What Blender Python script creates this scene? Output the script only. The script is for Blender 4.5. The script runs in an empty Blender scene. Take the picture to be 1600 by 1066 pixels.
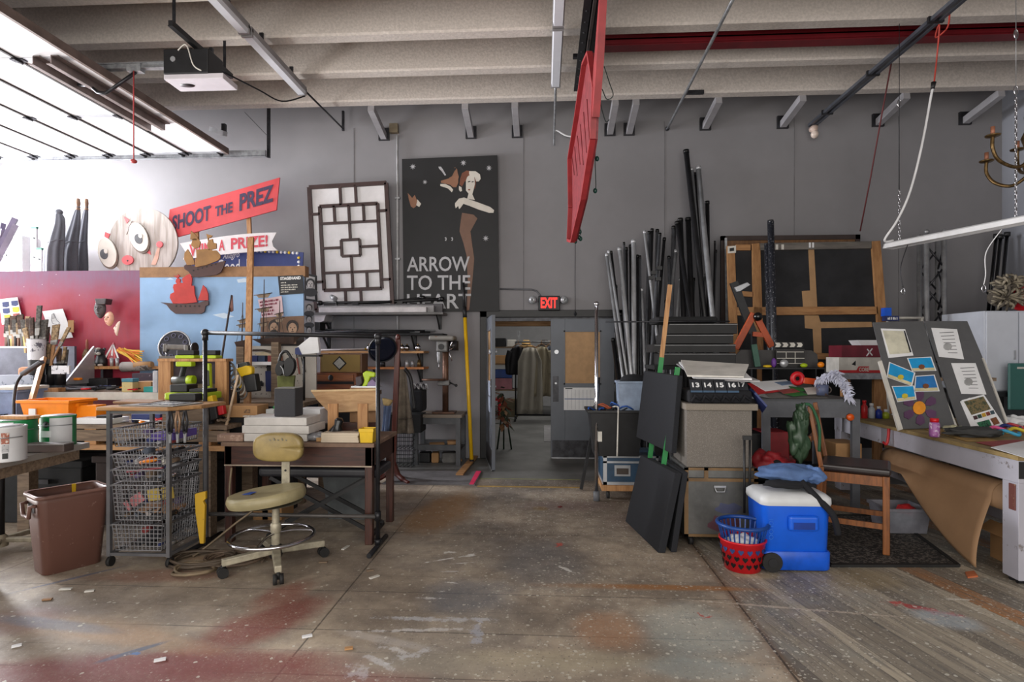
import bpy,bmesh,math,random
from mathutils import Vector as V,Matrix as MX,Euler,noise
R=random.Random(7)
PI=math.pi
SCN=bpy.context.scene
COL=SCN.collection
# ---------- survey of the room: camera at (0,0,1.5), 20 mm lens, back wall at y = 8.1 ----------
F,CX,CY,H=900.0,800.0,550.0,1.5
A=math.atan(50/900);CA,SA=math.cos(A),math.sin(A)
CAM=V((0,0,H));D=8.1
def ray(u,v):
 x=(u-CX)/F
 return V((x*CA-SA,x*SA+CA,-(v-CY)/F))
def W(u,v,y):
 d=ray(u,v);return CAM+d*(y/d.y)
def G(u,v,z=0.0):
 d=ray(u,v);return CAM+d*((z-H)/d.z)
def XP(u,v,x):
 d=ray(u,v);return CAM+d*(x/d.x)
def PL(u,v,o,n):
 d=ray(u,v);return CAM+d*((o-CAM).dot(n)/d.dot(n))
# ---------- materials ----------
def lin(c):
 c=c/255.0
 return c/12.92 if c<=0.04045 else((c+0.055)/1.055)**2.4
def rgb(c):return tuple(lin(x)for x in c)+(1.0,)
MATS={}
class NT:
 def __init__(s,m):s.t=m.node_tree;s.n=s.t.nodes;s.l=s.t.links
 def N(s,typ,**k):
  n=s.n.new(typ)
  for a,b in k.items():setattr(n,a,b)
  return n
 def S(s,sock,val):
  if isinstance(val,bpy.types.NodeSocket):s.l.new(val,sock)
  else:sock.default_value=val
 def math(s,op,a,b=0.0,c=None,clamp=False):
  n=s.N('ShaderNodeMath',operation=op,use_clamp=clamp);s.S(n.inputs[0],a);s.S(n.inputs[1],b)
  if c is not None:s.S(n.inputs[2],c)
  return n.outputs[0]
 def ramp(s,x,lo,hi,a=0.0,b=1.0):
  n=s.N('ShaderNodeMapRange',interpolation_type='SMOOTHSTEP');s.S(n.inputs[0],x)
  for i,q in enumerate((lo,hi,a,b)):n.inputs[i+1].default_value=q
  return n.outputs[0]
 def noise(s,co,scale,detail=3.0,rough=0.55,dist=0.0):
  n=s.N('ShaderNodeTexNoise');s.S(n.inputs['Vector'],co)
  n.inputs['Scale'].default_value=scale;n.inputs['Detail'].default_value=detail
  n.inputs['Roughness'].default_value=rough;n.inputs['Distortion'].default_value=dist
  return n.outputs[0]
 def voro(s,co,scale,out='Distance',feature='F1'):
  n=s.N('ShaderNodeTexVoronoi',feature=feature);s.S(n.inputs['Vector'],co);n.inputs['Scale'].default_value=scale
  return n.outputs[out]
 def mapc(s,co,scale=(1,1,1),loc=(0,0,0),rot=(0,0,0)):
  n=s.N('ShaderNodeMapping');s.S(n.inputs[0],co)
  n.inputs['Scale'].default_value=scale;n.inputs['Location'].default_value=loc;n.inputs['Rotation'].default_value=rot
  return n.outputs[0]
 def mix(s,f,a,b,mode='MIX'):
  n=s.N('ShaderNodeMix',data_type='RGBA',blend_type=mode);s.S(n.inputs[0],f)
  s.S(n.inputs[6],a);s.S(n.inputs[7],b);return n.outputs[2]
def newmat(name):
 m=bpy.data.materials.new(name);m.use_nodes=True
 t=NT(m);t.b=t.n['Principled BSDF'];return m,t
def K(name,c,rough=0.6,metal=0.0,var=0.12,sc=6.0,kind='plain',c2=None,thr=0.5,bump=0.0,st=(1,1,1),alpha=1.0,trans=0.0,emit=0.0):
 """procedural material: colour with wear (plain), grain (wood), flecks (fleck) or woven cloth (cloth)"""
 if name in MATS:return MATS[name]
 m,t=newmat(name);b=t.b
 co=t.N('ShaderNodeTexCoord').outputs['Object']
 base=rgb(c);c2=rgb(c2)if c2 else tuple(x*0.55 for x in base[:3])+(1,)
 if kind=='wood':
  n1=t.noise(t.mapc(co,st),sc,5,.6,.6)
  f=t.ramp(n1,.35,.7);col=t.mix(f,base,c2)
  n2=t.noise(co,3.0,2);col=t.mix(t.ramp(n2,.3,.8,0,.35),col,tuple(x*.6 for x in base[:3])+(1,))
  hgt=n1
 elif kind=='fleck':
  v=t.noise(co,sc,4,.7);col=t.mix(t.ramp(v,thr,thr+.06),base,c2)
  n2=t.noise(co,2.5,3);col=t.mix(t.ramp(n2,.3,.8,0,.35),col,tuple(x*.6 for x in base[:3])+(1,));hgt=v
 elif kind=='cloth':
  w=t.noise(t.mapc(co,(1,1,1)),160,2);n2=t.noise(co,5,4)
  col=t.mix(t.ramp(w,.3,.7,0,.3),base,c2);col=t.mix(t.ramp(n2,.3,.8,0,.35),col,c2);hgt=w
 else:
  n2=t.noise(co,sc,5,.6)
  d=tuple(max(0,x*(1-2.2*var))for x in base[:3])+(1,)
  l=tuple(min(1,x*(1+1.2*var))for x in base[:3])+(1,)
  col=t.mix(t.ramp(n2,.3,.72),d,l);hgt=n2
 t.S(b.inputs['Base Color'],col)
 b.inputs['Roughness'].default_value=rough;b.inputs['Metallic'].default_value=metal
 if bump:
  n=t.N('ShaderNodeBump');n.inputs['Strength'].default_value=bump;n.inputs['Distance'].default_value=.01
  t.S(n.inputs['Height'],hgt);t.l.new(n.outputs[0],b.inputs['Normal'])
 if alpha<1:b.inputs['Alpha'].default_value=alpha
 if trans:b.inputs['Transmission Weight'].default_value=trans
 if emit:
  t.S(b.inputs['Emission Color'],base);b.inputs['Emission Strength'].default_value=emit
 MATS[name]=m;return m
# ---------- mesh builder ----------
def basis(d):
 d=d.normalized();u=V((0,0,1))if abs(d.z)<.95 else V((1,0,0))
 x=d.cross(u).normalized();return x,x.cross(d).normalized()
FR={}
class MB:
 def __init__(s):s.v=[];s.f=[];s.sm=[]
 def add(s,vs,fs,sm=False):
  b=len(s.v);s.v+=[V(x)for x in vs];s.f+=[tuple(b+i for i in f)for f in fs];s.sm+=[sm]*len(fs);return s
 def box(s,x0,x1,y0,y1,z0,z1):
  return s.add([(x,y,z)for x in(x0,x1)for y in(y0,y1)for z in(z0,z1)],[(0,1,3,2),(4,6,7,5),(0,4,5,1),(2,3,7,6),(0,2,6,4),(1,5,7,3)])
 def ob(s,c,sz,rot=(0,0,0)):
  m=Euler(rot).to_matrix();c=V(c);h=V(sz)/2
  return s.add([c+m@V((x*h.x,y*h.y,z*h.z))for x in(-1,1)for y in(-1,1)for z in(-1,1)],[(0,1,3,2),(4,6,7,5),(0,4,5,1),(2,3,7,6),(0,2,6,4),(1,5,7,3)])
 def bar(s,p,q,w,h,up=(0,0,1)):
  p,q=V(p),V(q);d=(q-p).normalized();up=V(up)
  x=d.cross(up)
  if x.length<1e-3:x=d.cross(V((0,1,0)))
  x.normalize();y=x.cross(d)
  return s.add([a+x*(i*w/2)+y*(j*h/2)for a in(p,q)for i in(-1,1)for j in(-1,1)],[(0,1,3,2),(4,6,7,5),(0,4,5,1),(2,3,7,6),(0,2,6,4),(1,5,7,3)])
 def tube(s,pts,r,seg=8,closed=False):
  pts=[V(p)for p in pts];n=len(pts);rs=r if isinstance(r,(list,tuple))else[r]*n
  vs=[];fs=[];px=None
  for i,p in enumerate(pts):
   d=(pts[(i+1)%n]-pts[i-1])if closed else(pts[min(i+1,n-1)]-pts[max(i-1,0)])
   if d.length<1e-9:d=V((0,0,1))
   d.normalize()
   if px is None:px,_=basis(d)
   px=(px-d*px.dot(d))
   if px.length<1e-6:px,_=basis(d)
   px.normalize();py=d.cross(px)
   vs+=[p+(px*math.cos(2*PI*k/seg)+py*math.sin(2*PI*k/seg))*rs[i]for k in range(seg)]
  for i in range(n if closed else n-1):
   for k in range(seg):
    a=i*seg+k;b=i*seg+(k+1)%seg;c=((i+1)%n)*seg
    fs.append((a,b,c+(k+1)%seg,c+k))
  s.add(vs,fs,True)
  if not closed:
   b=len(s.v)-n*seg
   s.f+=[tuple(b+k for k in range(seg)),tuple(b+(n-1)*seg+k for k in range(seg))];s.sm+=[False,False]
  return s
 def cyl(s,p,q,r,r2=None,seg=16):return s.tube([p,q],[r,r if r2 is None else r2],seg)
 def lathe(s,prof,c=(0,0,0),ax=(0,0,1),seg=24,sq=None):
  c=V(c);az=V(ax).normalized();ax_,ay=basis(az)
  if abs(az.z)>.99:ax_,ay=V((1,0,0)),V((0,1,0))
  vs=[];fs=[]
  for r,z in prof:
   for k in range(seg):
    a=2*PI*k/seg;e=(1,1)if sq is None else sq
    vs.append(c+az*z+(ax_*math.cos(a)*e[0]+ay*math.sin(a)*e[1])*max(r,1e-5))
  for i in range(len(prof)-1):
   for k in range(seg):
    a=i*seg+k;b=i*seg+(k+1)%seg;fs.append((a,b,b+seg,a+seg))
  return s.add(vs,fs,True)
 def sph(s,c,r,seg=14,rings=9,rot=None):
  r=(r,r,r)if isinstance(r,(int,float))else r;m=Euler(rot).to_matrix()if rot else None;c=V(c);vs=[];fs=[]
  for i in range(rings+1):
   t=PI*i/rings
   for k in range(seg):
    a=2*PI*k/seg;p=V((r[0]*math.sin(t)*math.cos(a),r[1]*math.sin(t)*math.sin(a),r[2]*math.cos(t)))
    vs.append(c+(m@p if m else p))
  for i in range(rings):
   for k in range(seg):
    a=i*seg+k;b=i*seg+(k+1)%seg;fs.append((a,b,b+seg,a+seg))
  return s.add(vs,fs,True)
 def prism(s,pts,t):
  pts=[V(p)for p in pts];n=len(pts);t=V(t)
  return s.add(pts+[p+t for p in pts],[tuple(range(n)),tuple(range(n,2*n))]+[(i,(i+1)%n,n+(i+1)%n,n+i)for i in range(n)])
 def pp(s,px,y,t=.01):return s.prism([W(u,v,y)for u,v in px],(0,t,0))
 def plate(s,px,o,n,t):return s.prism([PL(u,v,o,n)for u,v in px],n*t)
 def grid(s,fn,nu,nv,sm=True):
  vs=[fn(i/nu,j/nv)for i in range(nu+1)for j in range(nv+1)]
  return s.add(vs,[(i*(nv+1)+j,(i+1)*(nv+1)+j,(i+1)*(nv+1)+j+1,i*(nv+1)+j+1)for i in range(nu)for j in range(nv)],sm)
 def text(s,st,o,ux,uy,w=None,h=None,depth=.002,bold=0.0,fit=True,shear=0.0):
  """lettering on a plane: o = lower left corner, ux / uy = directions, fitted to w x h"""
  cu=bpy.data.curves.new('lettering','FONT');cu.body=st;cu.size=1;cu.offset=bold;cu.resolution_u=3;cu.shear=shear
  tmp=bpy.data.objects.new('lettering',cu);COL.objects.link(tmp)
  dg=bpy.context.evaluated_depsgraph_get();me=tmp.evaluated_get(dg).to_mesh()
  P=[v.co.copy()for v in me.vertices];fs=[tuple(p.vertices)for p in me.polygons]
  tmp.evaluated_get(dg).to_mesh_clear();bpy.data.objects.remove(tmp);bpy.data.curves.remove(cu)
  x0=min(p.x for p in P);x1=max(p.x for p in P);y0=min(p.y for p in P);y1=max(p.y for p in P)
  sx=w/(x1-x0)if w else None;sy=h/(y1-y0)if h else sx
  if sx is None:sx=sy
  ux=V(ux).normalized();uy=V(uy).normalized();nn=ux.cross(uy)
  return s.add([V(o)+ux*((p.x-x0)*sx)+uy*((p.y-y0)*sy)+nn*depth for p in P],fs)
 def marks(s,o,ux,w,h,n):
  o=V(o);ux=V(ux).normalized()
  for i in range(n):
   a=o+ux*(w*i/n);b=a+ux*(w/n*(.55+.35*((i*7)%3==0)));k=h*(1 if i%4 else.8)
   s.add([a,b,b+Z_*k,a+Z_*k],[(0,1,2,3)])
  return s
 def o(s,name,m,par=None,bev=0,sub=0,sol=0,kind=None,label=None,cat=None,group=None,keep=False,seg=2):
  me=bpy.data.meshes.new(name)
  vs=s.v
  if par is not None:
   mi=FR[par.name];vs=[mi@p for p in vs];off=None
  else:
   lo=[min(p[i]for p in vs)for i in range(3)];hi=[max(p[i]for p in vs)for i in range(3)]
   off=V((0,0,0))if keep else V(((lo[0]+hi[0])/2,(lo[1]+hi[1])/2,lo[2]));vs=[p-off for p in vs]
  me.from_pydata([tuple(p)for p in vs],[],s.f)
  bm=bmesh.new();bm.from_mesh(me)
  if not sol:bmesh.ops.recalc_face_normals(bm,faces=bm.faces)
  bm.to_mesh(me);bm.free()
  me.polygons.foreach_set('use_smooth',s.sm)
  ob=bpy.data.objects.new(name,me);COL.objects.link(ob);me.materials.append(m)
  if par is not None:ob.parent=par;FR[ob.name]=FR[par.name]
  else:ob.location=off;FR[ob.name]=MX.Translation(-off)
  if sol:q=ob.modifiers.new('thick','SOLIDIFY');q.thickness=sol;q.offset=0
  if bev:q=ob.modifiers.new('edge','BEVEL');q.width=bev;q.segments=seg;q.limit_method='ANGLE';q.angle_limit=.7
  if sub:q=ob.modifiers.new('sub','SUBSURF');q.levels=sub;q.render_levels=sub
  if kind:ob['kind']=kind
  if label:ob['label']=label
  if cat:ob['category']=cat
  if group:ob['group']=group
  return ob
def T(name,label,cat,loc=(0,0,0),rz=0.0,group=None):
 e=bpy.data.objects.new(name,None);COL.objects.link(e);e.empty_display_size=.05
 e.location=loc;e.rotation_euler=(0,0,rz);e['label']=label;e['category']=cat
 if group:e['group']=group
 FR[e.name]=(MX.Translation(V(loc))@MX.Rotation(rz,4,'Z')).inverted()
 return e
def dup(o,loc=None,rz=None,label=None,group=None,par=None,sc=None):
 c=o.copy();COL.objects.link(c)
 if par is not None:c.parent=par
 if loc is not None:c.location=loc
 if rz is not None:c.rotation_euler=(0,0,rz)
 if sc is not None:c.scale=sc
 if label:c['label']=label
 if group:c['group']=group
 for ch in o.children:dup(ch,par=c)
 return c
def mv(o,loc,rot=None,sc=None):
 o.location=loc
 if rot is not None:o.rotation_euler=rot
 if sc is not None:o.scale=sc
 return o
def arc(c,r,a0,a1,n,ux,uy):return[V(c)+V(ux)*(r*math.cos(a0+(a1-a0)*i/n))+V(uy)*(r*math.sin(a0+(a1-a0)*i/n))for i in range(n+1)]
def spline(ps,n=6):
 ps=[V(p)for p in ps];out=[]
 for i in range(len(ps)-1):
  a,b,c,d=ps[max(i-1,0)],ps[i],ps[i+1],ps[min(i+2,len(ps)-1)]
  for k in range(n):
   t=k/n;out.append(.5*((2*b)+(c-a)*t+(2*a-5*b+4*c-d)*t*t+(3*b-a-3*c+d)*t**3))
 return out+[ps[-1]]
X_,Y_,Z_=V((1,0,0)),V((0,1,0)),V((0,0,1))
def one(name,label,cat,m,mb,**k):return mb.o(name,m,None,label=label,cat=cat,**k)
# ---------- palette ----------
wallm=K('grey_wall_paint',(133,131,134),.75,var=.03,sc=1.2)
wallr=K('light_grey_paint',(140,142,150),.7,var=.03,sc=1.5)
joistm=K('sprayed_concrete',(202,193,186),.9,var=.07,sc=40,bump=.5)
ceilm=K('deck_concrete',(120,112,106),.9,var=.1,sc=4)
blk=K('black_paint',(24,24,27),.5,var=.2,sc=9)
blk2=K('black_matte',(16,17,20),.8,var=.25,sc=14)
blkc=K('black_cloth',(22,23,29),.9,kind='cloth',c2=(12,12,16))
blkg=K('black_gloss',(14,14,17),.22,var=.2)
steel=K('galvanised_steel',(160,162,166),.38,.55,var=.15,sc=14)
chrome=K('chrome',(205,205,210),.12,1.0,var=.06)
dsteel=K('dark_steel',(62,62,66),.4,.7,var=.2,sc=12)
alum=K('aluminium',(184,186,190),.32,.5,var=.08)
white=K('white_paint',(226,226,228),.5,var=.05)
offw=K('off_white',(206,202,194),.6,var=.08)
paper=K('white_paper',(228,228,230),.8,var=.03)
redp=K('red_paint',(190,38,42),.5,var=.12,sc=9)
redb=K('red_plastic',(200,22,34),.35,var=.05)
wood=K('pine_wood',(188,140,92),.6,kind='wood',c2=(150,102,60),sc=5,st=(8,8,.7))
woodx=K('pine_wood_lengthwise',(190,145,98),.6,kind='wood',c2=(150,105,62),sc=5,st=(.7,8,8))
ply=K('plywood',(186,150,108),.6,kind='wood',c2=(158,120,82),sc=4,st=(1.2,6,6))
dwood=K('dark_oak',(70,36,26),.45,kind='wood',c2=(40,20,15),sc=6,st=(.8,8,8))
dwoodz=K('dark_oak_upright',(74,38,28),.45,kind='wood',c2=(40,20,15),sc=6,st=(8,8,.8))
cwood=K('chair_wood',(142,84,38),.4,kind='wood',c2=(102,58,24),sc=6,st=(8,8,.8))
mdf=K('brown_board',(150,112,78),.7,var=.1,sc=12)
oldw=K('old_timber',(132,112,92),.8,kind='wood',c2=(92,76,62),sc=6,st=(.8,8,8))
card=K('cardboard',(168,128,86),.8,var=.06)
kraft=K('kraft_paper',(158,124,92),.75,var=.05,sc=3)
yel=K('yellow_plastic',(226,186,24),.45,var=.06)
lime=K('lime_plastic',(170,196,28),.4,var=.05)
orange=K('orange_plastic',(246,140,16),.4,var=.04)
green=K('green_paint',(28,128,62),.5,var=.08)
blue=K('blue_plastic',(18,92,214),.35,var=.04)
navy=K('navy_paint',(38,50,104),.55,var=.1)
gsteel=K('grey_enamel',(98,100,106),.5,.1,var=.1,sc=5)
brownp=K('brown_plastic',(96,64,54),.5,var=.1,sc=10)
tan=K('tan_vinyl',(150,130,80),.4,var=.12,sc=7)
rubber=K('black_rubber',(26,25,25),.7,var=.15)
beige=K('beige_enamel',(168,160,140),.45,.2,var=.14,sc=16)
purple=K('purple_paint',(92,58,112),.6,var=.12)
glass=K('clear_plastic',(206,214,222),.25,trans=.0,alpha=.4,var=.02)
doorm=K('door_grey_paint',(96,101,110),.5,var=.05,sc=2)
# floor: worn paint over hardboard sheets on the left, oiled boards on the right
def floor_mat():
 m,t=newmat('painted_workshop_floor');b=t.b
 co=t.N('ShaderNodeNewGeometry').outputs['Position']
 sp=t.N('ShaderNodeSeparateXYZ');t.l.new(co,sp.inputs[0]);x,y=sp.outputs[0],sp.outputs[1]
 n1=t.noise(co,1.3,6,.62);n2=t.noise(co,9,5,.65);n3=t.noise(co,60,3,.7);n4=t.noise(t.mapc(co,(1,1,1),(7,3,0)),.55,4)
 col=t.mix(t.ramp(n1,.34,.68),rgb((124,112,100)),rgb((184,168,148)))
 col=t.mix(t.ramp(n2,.4,.75,0,.5),col,rgb((108,98,90)))
 col=t.mix(t.ramp(n4,.5,.72,0,.3),col,rgb((120,124,128)))
# floor darkens toward the doorway, fading out at the left
 dk=t.math('MULTIPLY',t.ramp(y,4.2,5.8),t.ramp(n1,.25,.6,1,.45));dk=t.math('MULTIPLY',dk,t.ramp(x,-1.9,-.6))
 col=t.mix(t.math('MULTIPLY',dk,.6),col,rgb((84,74,68)))
# boards on the right, laid askew
 rot=t.mapc(co,(1,1,1),(0,0,0),(0,0,-.205))
 sr=t.N('ShaderNodeSeparateXYZ');t.l.new(rot,sr.inputs[0])
 bx=t.math('DIVIDE',sr.outputs[0],.085);bi=t.math('FLOOR',bx);bf=t.math('FRACT',bx)
 wn=t.N('ShaderNodeTexWhiteNoise',noise_dimensions='1D');t.l.new(bi,wn.inputs['W'])
 gr=t.noise(t.mapc(rot,(26,1.6,1)),1.4,5,.65)
 bc=t.mix(wn.outputs[0],rgb((112,104,94)),rgb((188,176,156)))
 bc=t.mix(t.ramp(gr,.42,.72,0,.75),bc,rgb((88,84,82)))
 bc=t.mix(t.ramp(t.noise(co,2.1,5,.6),.5,.72,0,.55),bc,rgb((136,138,132)))
 wide=t.math('FLOOR',t.math('DIVIDE',sr.outputs[0],.17))
 w2=t.N('ShaderNodeTexWhiteNoise',noise_dimensions='1D');t.l.new(wide,w2.inputs['W'])
 ora=t.math('MULTIPLY',t.math('GREATER_THAN',w2.outputs[0],.55),t.ramp(x,2.35,2.6))
 bc=t.mix(t.math('MULTIPLY',ora,t.ramp(gr,.35,.6,.9,.35)),bc,rgb((172,116,66)))
 gap=t.math('LESS_THAN',bf,.045);bc=t.mix(t.math('MULTIPLY',gap,.6),bc,rgb((52,46,42)))
 right=t.math('GREATER_THAN',x,1.155);col=t.mix(right,col,bc)
# sheet seams
 def seam(c,p,w,a,ax0=None):
  d=t.math('LESS_THAN',t.math('ABSOLUTE',t.math('SUBTRACT',c,p)),w)
  return t.math('MULTIPLY',d,a)
 lefth=t.math('LESS_THAN',x,1.155)
 for cc,p in((x,-1.235),(x,-3.7)):col=t.mix(seam(cc,p,.005,.7),col,rgb((44,38,34)))
 for p in(2.62,3.05,3.55,4.72,5.9,6.45):col=t.mix(t.math('MULTIPLY',seam(y,p,.0045,.6),lefth),col,rgb((50,44,40)))
 for p in(2.83,3.3,3.8,4.2):col=t.mix(t.math('MULTIPLY',seam(y,p,.002,.45),lefth),col,rgb((60,52,46)))
 col=t.mix(t.math('MULTIPLY',t.ramp(t.math('ABSOLUTE',t.math('SUBTRACT',x,1.155)),.005,.05,1,0),.5),col,rgb((104,74,44)))
 col=t.mix(seam(x,1.155,.006,.75),col,rgb((46,38,32)))
# spills and oversprays of paint: centre pixel-surveyed, size in metres, turn, colour, strength
 wob=t.noise(co,3.2,5,.65);wobh=t.noise(co,16,5,.75)
 def blob(u,v,rx,ry,ang,c,a,soft=.5,hard=False):
  nonlocal col
  p=G(u,v)
  q=t.mapc(co,(1,1,0),(0,0,0),(0,0,0))
  ca,sa=math.cos(ang),math.sin(ang)
  dx=t.math('SUBTRACT',x,p.x);dy=t.math('SUBTRACT',y,p.y)
  ex=t.math('DIVIDE',t.math('ADD',t.math('MULTIPLY',dx,ca),t.math('MULTIPLY',dy,sa)),rx)
  ey=t.math('DIVIDE',t.math('SUBTRACT',t.math('MULTIPLY',dy,ca),t.math('MULTIPLY',dx,sa)),ry)
  r=t.math('SQRT',t.math('ADD',t.math('MULTIPLY',ex,ex),t.math('MULTIPLY',ey,ey)))
  r=t.math('ADD',r,t.math('MULTIPLY',t.math('SUBTRACT',wobh if hard else wob,.5),.9 if not hard else 4.5))
  mask=t.ramp(r,(1-soft)*(1 if not hard else.6),1+(.25 if not hard else-.05),a*(1 if not hard else.85),0)
  if not hard:mask=t.math('MULTIPLY',mask,t.ramp(n3,.3,.6,.7,1))
  col=t.mix(mask,col,rgb(c))
 for q in FLOOR_BLOBS:blob(*q)
# white paint flecks, thick in the middle of the room
 cd=t.N('ShaderNodeVectorMath',operation='ADD');t.l.new(co,cd.inputs[0]);nz_=t.N('ShaderNodeTexNoise');t.l.new(co,nz_.inputs['Vector']);nz_.inputs['Scale'].default_value=40;sc_=t.N('ShaderNodeVectorMath',operation='SCALE');t.l.new(nz_.outputs['Color'],sc_.inputs[0]);sc_.inputs['Scale'].default_value=.022;t.l.new(sc_.outputs[0],cd.inputs[1]);cd=cd.outputs[0]
 vd=t.voro(cd,34);vr=t.voro(cd,34,'Color');vs=t.N('ShaderNodeSeparateColor');t.l.new(vr,vs.inputs[0])
 zone=t.math('MULTIPLY',t.ramp(x,-1.6,.2),t.ramp(n1,.3,.62,.25,1))
 zone=t.math('MAXIMUM',zone,.2)
 dot=t.math('LESS_THAN',vd,t.math('MULTIPLY',vs.outputs[1],.36));dot=t.math('MULTIPLY',dot,t.math('LESS_THAN',vs.outputs[0],t.math('MULTIPLY',zone,.85)))
 col=t.mix(t.math('MULTIPLY',dot,.75),col,rgb((206,202,190)))
 vd2=t.voro(cd,84);vr2=t.voro(cd,84,'Color');v2=t.N('ShaderNodeSeparateColor');t.l.new(vr2,v2.inputs[0])
 d2=t.math('MULTIPLY',t.math('LESS_THAN',vd2,.36),t.math('LESS_THAN',v2.outputs[0],.4))
 dcol=t.mix(v2.outputs[1],rgb((60,54,50)),rgb((214,206,190)))
 col=t.mix(t.math('MULTIPLY',d2,t.math('ADD',t.math('MULTIPLY',zone,.6),.15)),col,dcol)
 t.S(b.inputs['Base Color'],col);t.S(b.inputs['Roughness'],t.ramp(n2,.3,.7,.42,.7))
 n=t.N('ShaderNodeBump');n.inputs['Strength'].default_value=.25;n.inputs['Distance'].default_value=.01;t.S(n.inputs['Height'],n2);t.l.new(n.outputs[0],b.inputs['Normal'])
 return m
FLOOR_BLOBS=[(60,1062,1.1,.16,.1,(120,62,62),.8),(330,1035,.75,.13,.05,(122,62,58),.85),(405,975,.2,.42,-.55,(122,58,50),.85),(300,1058,1.2,.18,0,(126,70,66),.7),(440,930,.14,.25,-.3,(124,62,50),.7),(250,900,.5,.12,.1,(132,74,56),.5),(120,980,.7,.14,-.15,(176,146,116),.5),(230,1000,.5,.09,-.2,(176,144,114),.45),(30,970,.25,.2,.3,(112,76,84),.5),(110,905,.32,.02,.9,(78,92,122),.7,.4),(210,1018,.16,.025,.8,(74,92,118),.8,.4),(80,975,.45,.06,-.15,(104,118,134),.6),(212,1022,.03,.016,0,(66,118,176),.9,.2,True),(690,800,.3,.75,-.15,(152,112,66),.7),(730,930,.3,.3,0,(104,112,124),.5),(850,880,.35,.5,0,(92,98,108),.45),(800,830,.5,.3,0,(72,62,60),.5),(950,985,.2,.22,.1,(172,126,92),.6),(1050,918,.5,.04,0,(170,112,56),.7),(1010,918,.7,.05,0,(160,110,64),.5),(870,1030,.5,.1,0,(186,174,146),.4),(760,1040,.7,.12,0,(180,170,150),.35),(1090,985,.3,.35,0,(168,180,178),.45),(1090,1045,.3,.12,0,(160,170,168),.5),(1445,952,.2,.05,-.5,(176,44,52),.9,.4,True),(1400,942,.08,.03,-.4,(186,60,60),.8,.5,True),(1480,968,.18,.12,-.6,(178,188,196),.6),(1105,965,.05,.012,.5,(190,60,50),.9,.3,True),(1096,962,.012,.05,.4,(190,60,50),.9,.3,True),(877,852,.05,.05,.2,(200,62,44),.9,.3,True),(1040,857,.12,.01,0,(190,176,160),.8,.3,True),(1020,850,.01,.1,.7,(180,160,150),.7,.3,True),(885,890,.1,.018,-.8,(224,222,216),.95,.2,True),(700,863,.06,.03,.2,(220,218,212),.95,.2,True),(725,880,.1,.012,.25,(216,214,208),.95,.2,True),(710,893,.12,.012,.1,(200,198,196),.8,.3,True),(690,875,.16,.012,.5,(226,224,220),1,.2,True),(735,868,.05,.03,.9,(226,224,220),1,.2,True),(650,985,.3,.02,.1,(214,212,212),.7,.3,True),(590,1035,.12,.03,-.6,(210,210,214),.55,.3,True),(640,1025,.12,.04,.6,(206,206,210),.7,.3,True),(708,911,.06,.01,-.2,(226,224,220),.95,.2,True),(688,924,.03,.02,0,(226,224,220),.95,.2,True),(675,935,.09,.02,0,(210,208,206),.8,.4,True),(690,968,.4,.03,.02,(196,198,204),.7,.4,True),(745,988,.035,.13,.1,(176,178,190),.8,.2,True),(618,1015,.12,.03,-.4,(214,212,212),.7,.5,True),(560,1050,.1,.05,-.5,(206,206,212),.45,.5,True),(600,1000,.3,.04,-.3,(200,194,190),.4),(1010,873,.18,.008,0,(196,182,164),.7,.3,True),(1230,950,.9,.015,-.14,(204,188,170),.7,.4,True),(1500,937,.12,.012,0,(222,216,206),.8,.3,True),(1345,905,.3,.2,.2,(170,150,110),.5),(1190,900,.2,.06,0,(190,176,140),.5),(640,745,.3,.3,0,(110,108,110),.4),(880,790,.5,.2,0,(120,92,96),.4),(988,815,.25,.3,0,(110,84,76),.4),(845,795,.08,.08,0,(150,120,50),.5),(335,872,.5,.06,0,(168,130,92),.5),]
floorm=floor_mat()
conc=K('doorway_concrete',(112,112,110),.55,var=.16,sc=1.6)
# ---------- the room ----------
XL,XR,ZC=-8.45,6.15,5.35
DL,DR,DH=-.80,.985,1.985
def st(name,mb,m,par=None,**k):return mb.o(name,m,par,kind='structure' if par is None else None,keep=True,**k)
st('floor',MB().box(XL,XR,-2.2,6.75,-.12,0),floorm)
st('floor_doorway',MB().box(XL,XR,6.75,16.2,-.12,0),conc)
w=MB()
for a in((XL,DL-.1,0,ZC),(DR+.1,XR,0,ZC),(DL-.1,DR+.1,DH+.1,ZC)):w.box(a[0],a[1],D,D+.16,a[2],a[3])
st('wall_back',w,wallm)
w=MB()
for a in((-2.2,2.35,0,ZC),(7.55,D,0,ZC),(2.35,7.55,4.02,ZC)):w.box(XL-.2,XL,a[0],a[1],a[2],a[3])
st('wall_left',w,wallm)
st('wall_right',MB().box(XR,XR+.2,-2.2,D,0,ZC),wallr)
st('ceiling',MB().box(XL-.2,XR+.2,-2.2,16.4,ZC,ZC+.15),ceilm)
for i,y in enumerate((7.30,6.53,5.76,4.99,4.22,3.45,2.68,1.91,1.14)):
 j=MB();z0=4.74
 j.prism([(XL,y,ZC),(XL,y+.02,z0+.02),(XL,y+.035,z0),(XL,y+.165,z0),(XL,y+.18,z0+.02),(XL,y+.24,ZC)],(XR-XL,0,0))
 st('trim_%d'%(i+1),j,joistm)
# storeroom behind the doorway
st('wall_storeroom',MB().box(-3.2,4.4,16.0,16.2,0,3.6).box(-3.4,-3.2,D+.16,16.2,0,3.6).box(4.4,4.6,D+.16,16.2,0,3.6),K('storeroom_paint',(176,176,178),.8,var=.03))
st('ceiling_storeroom',MB().box(-3.4,4.6,D+.16,16.2,3.6,3.7),wallr)
st('trim_20',MB().box(-1.5,1.6,8.9,9.05,1.9,2.06),woodx)
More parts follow.
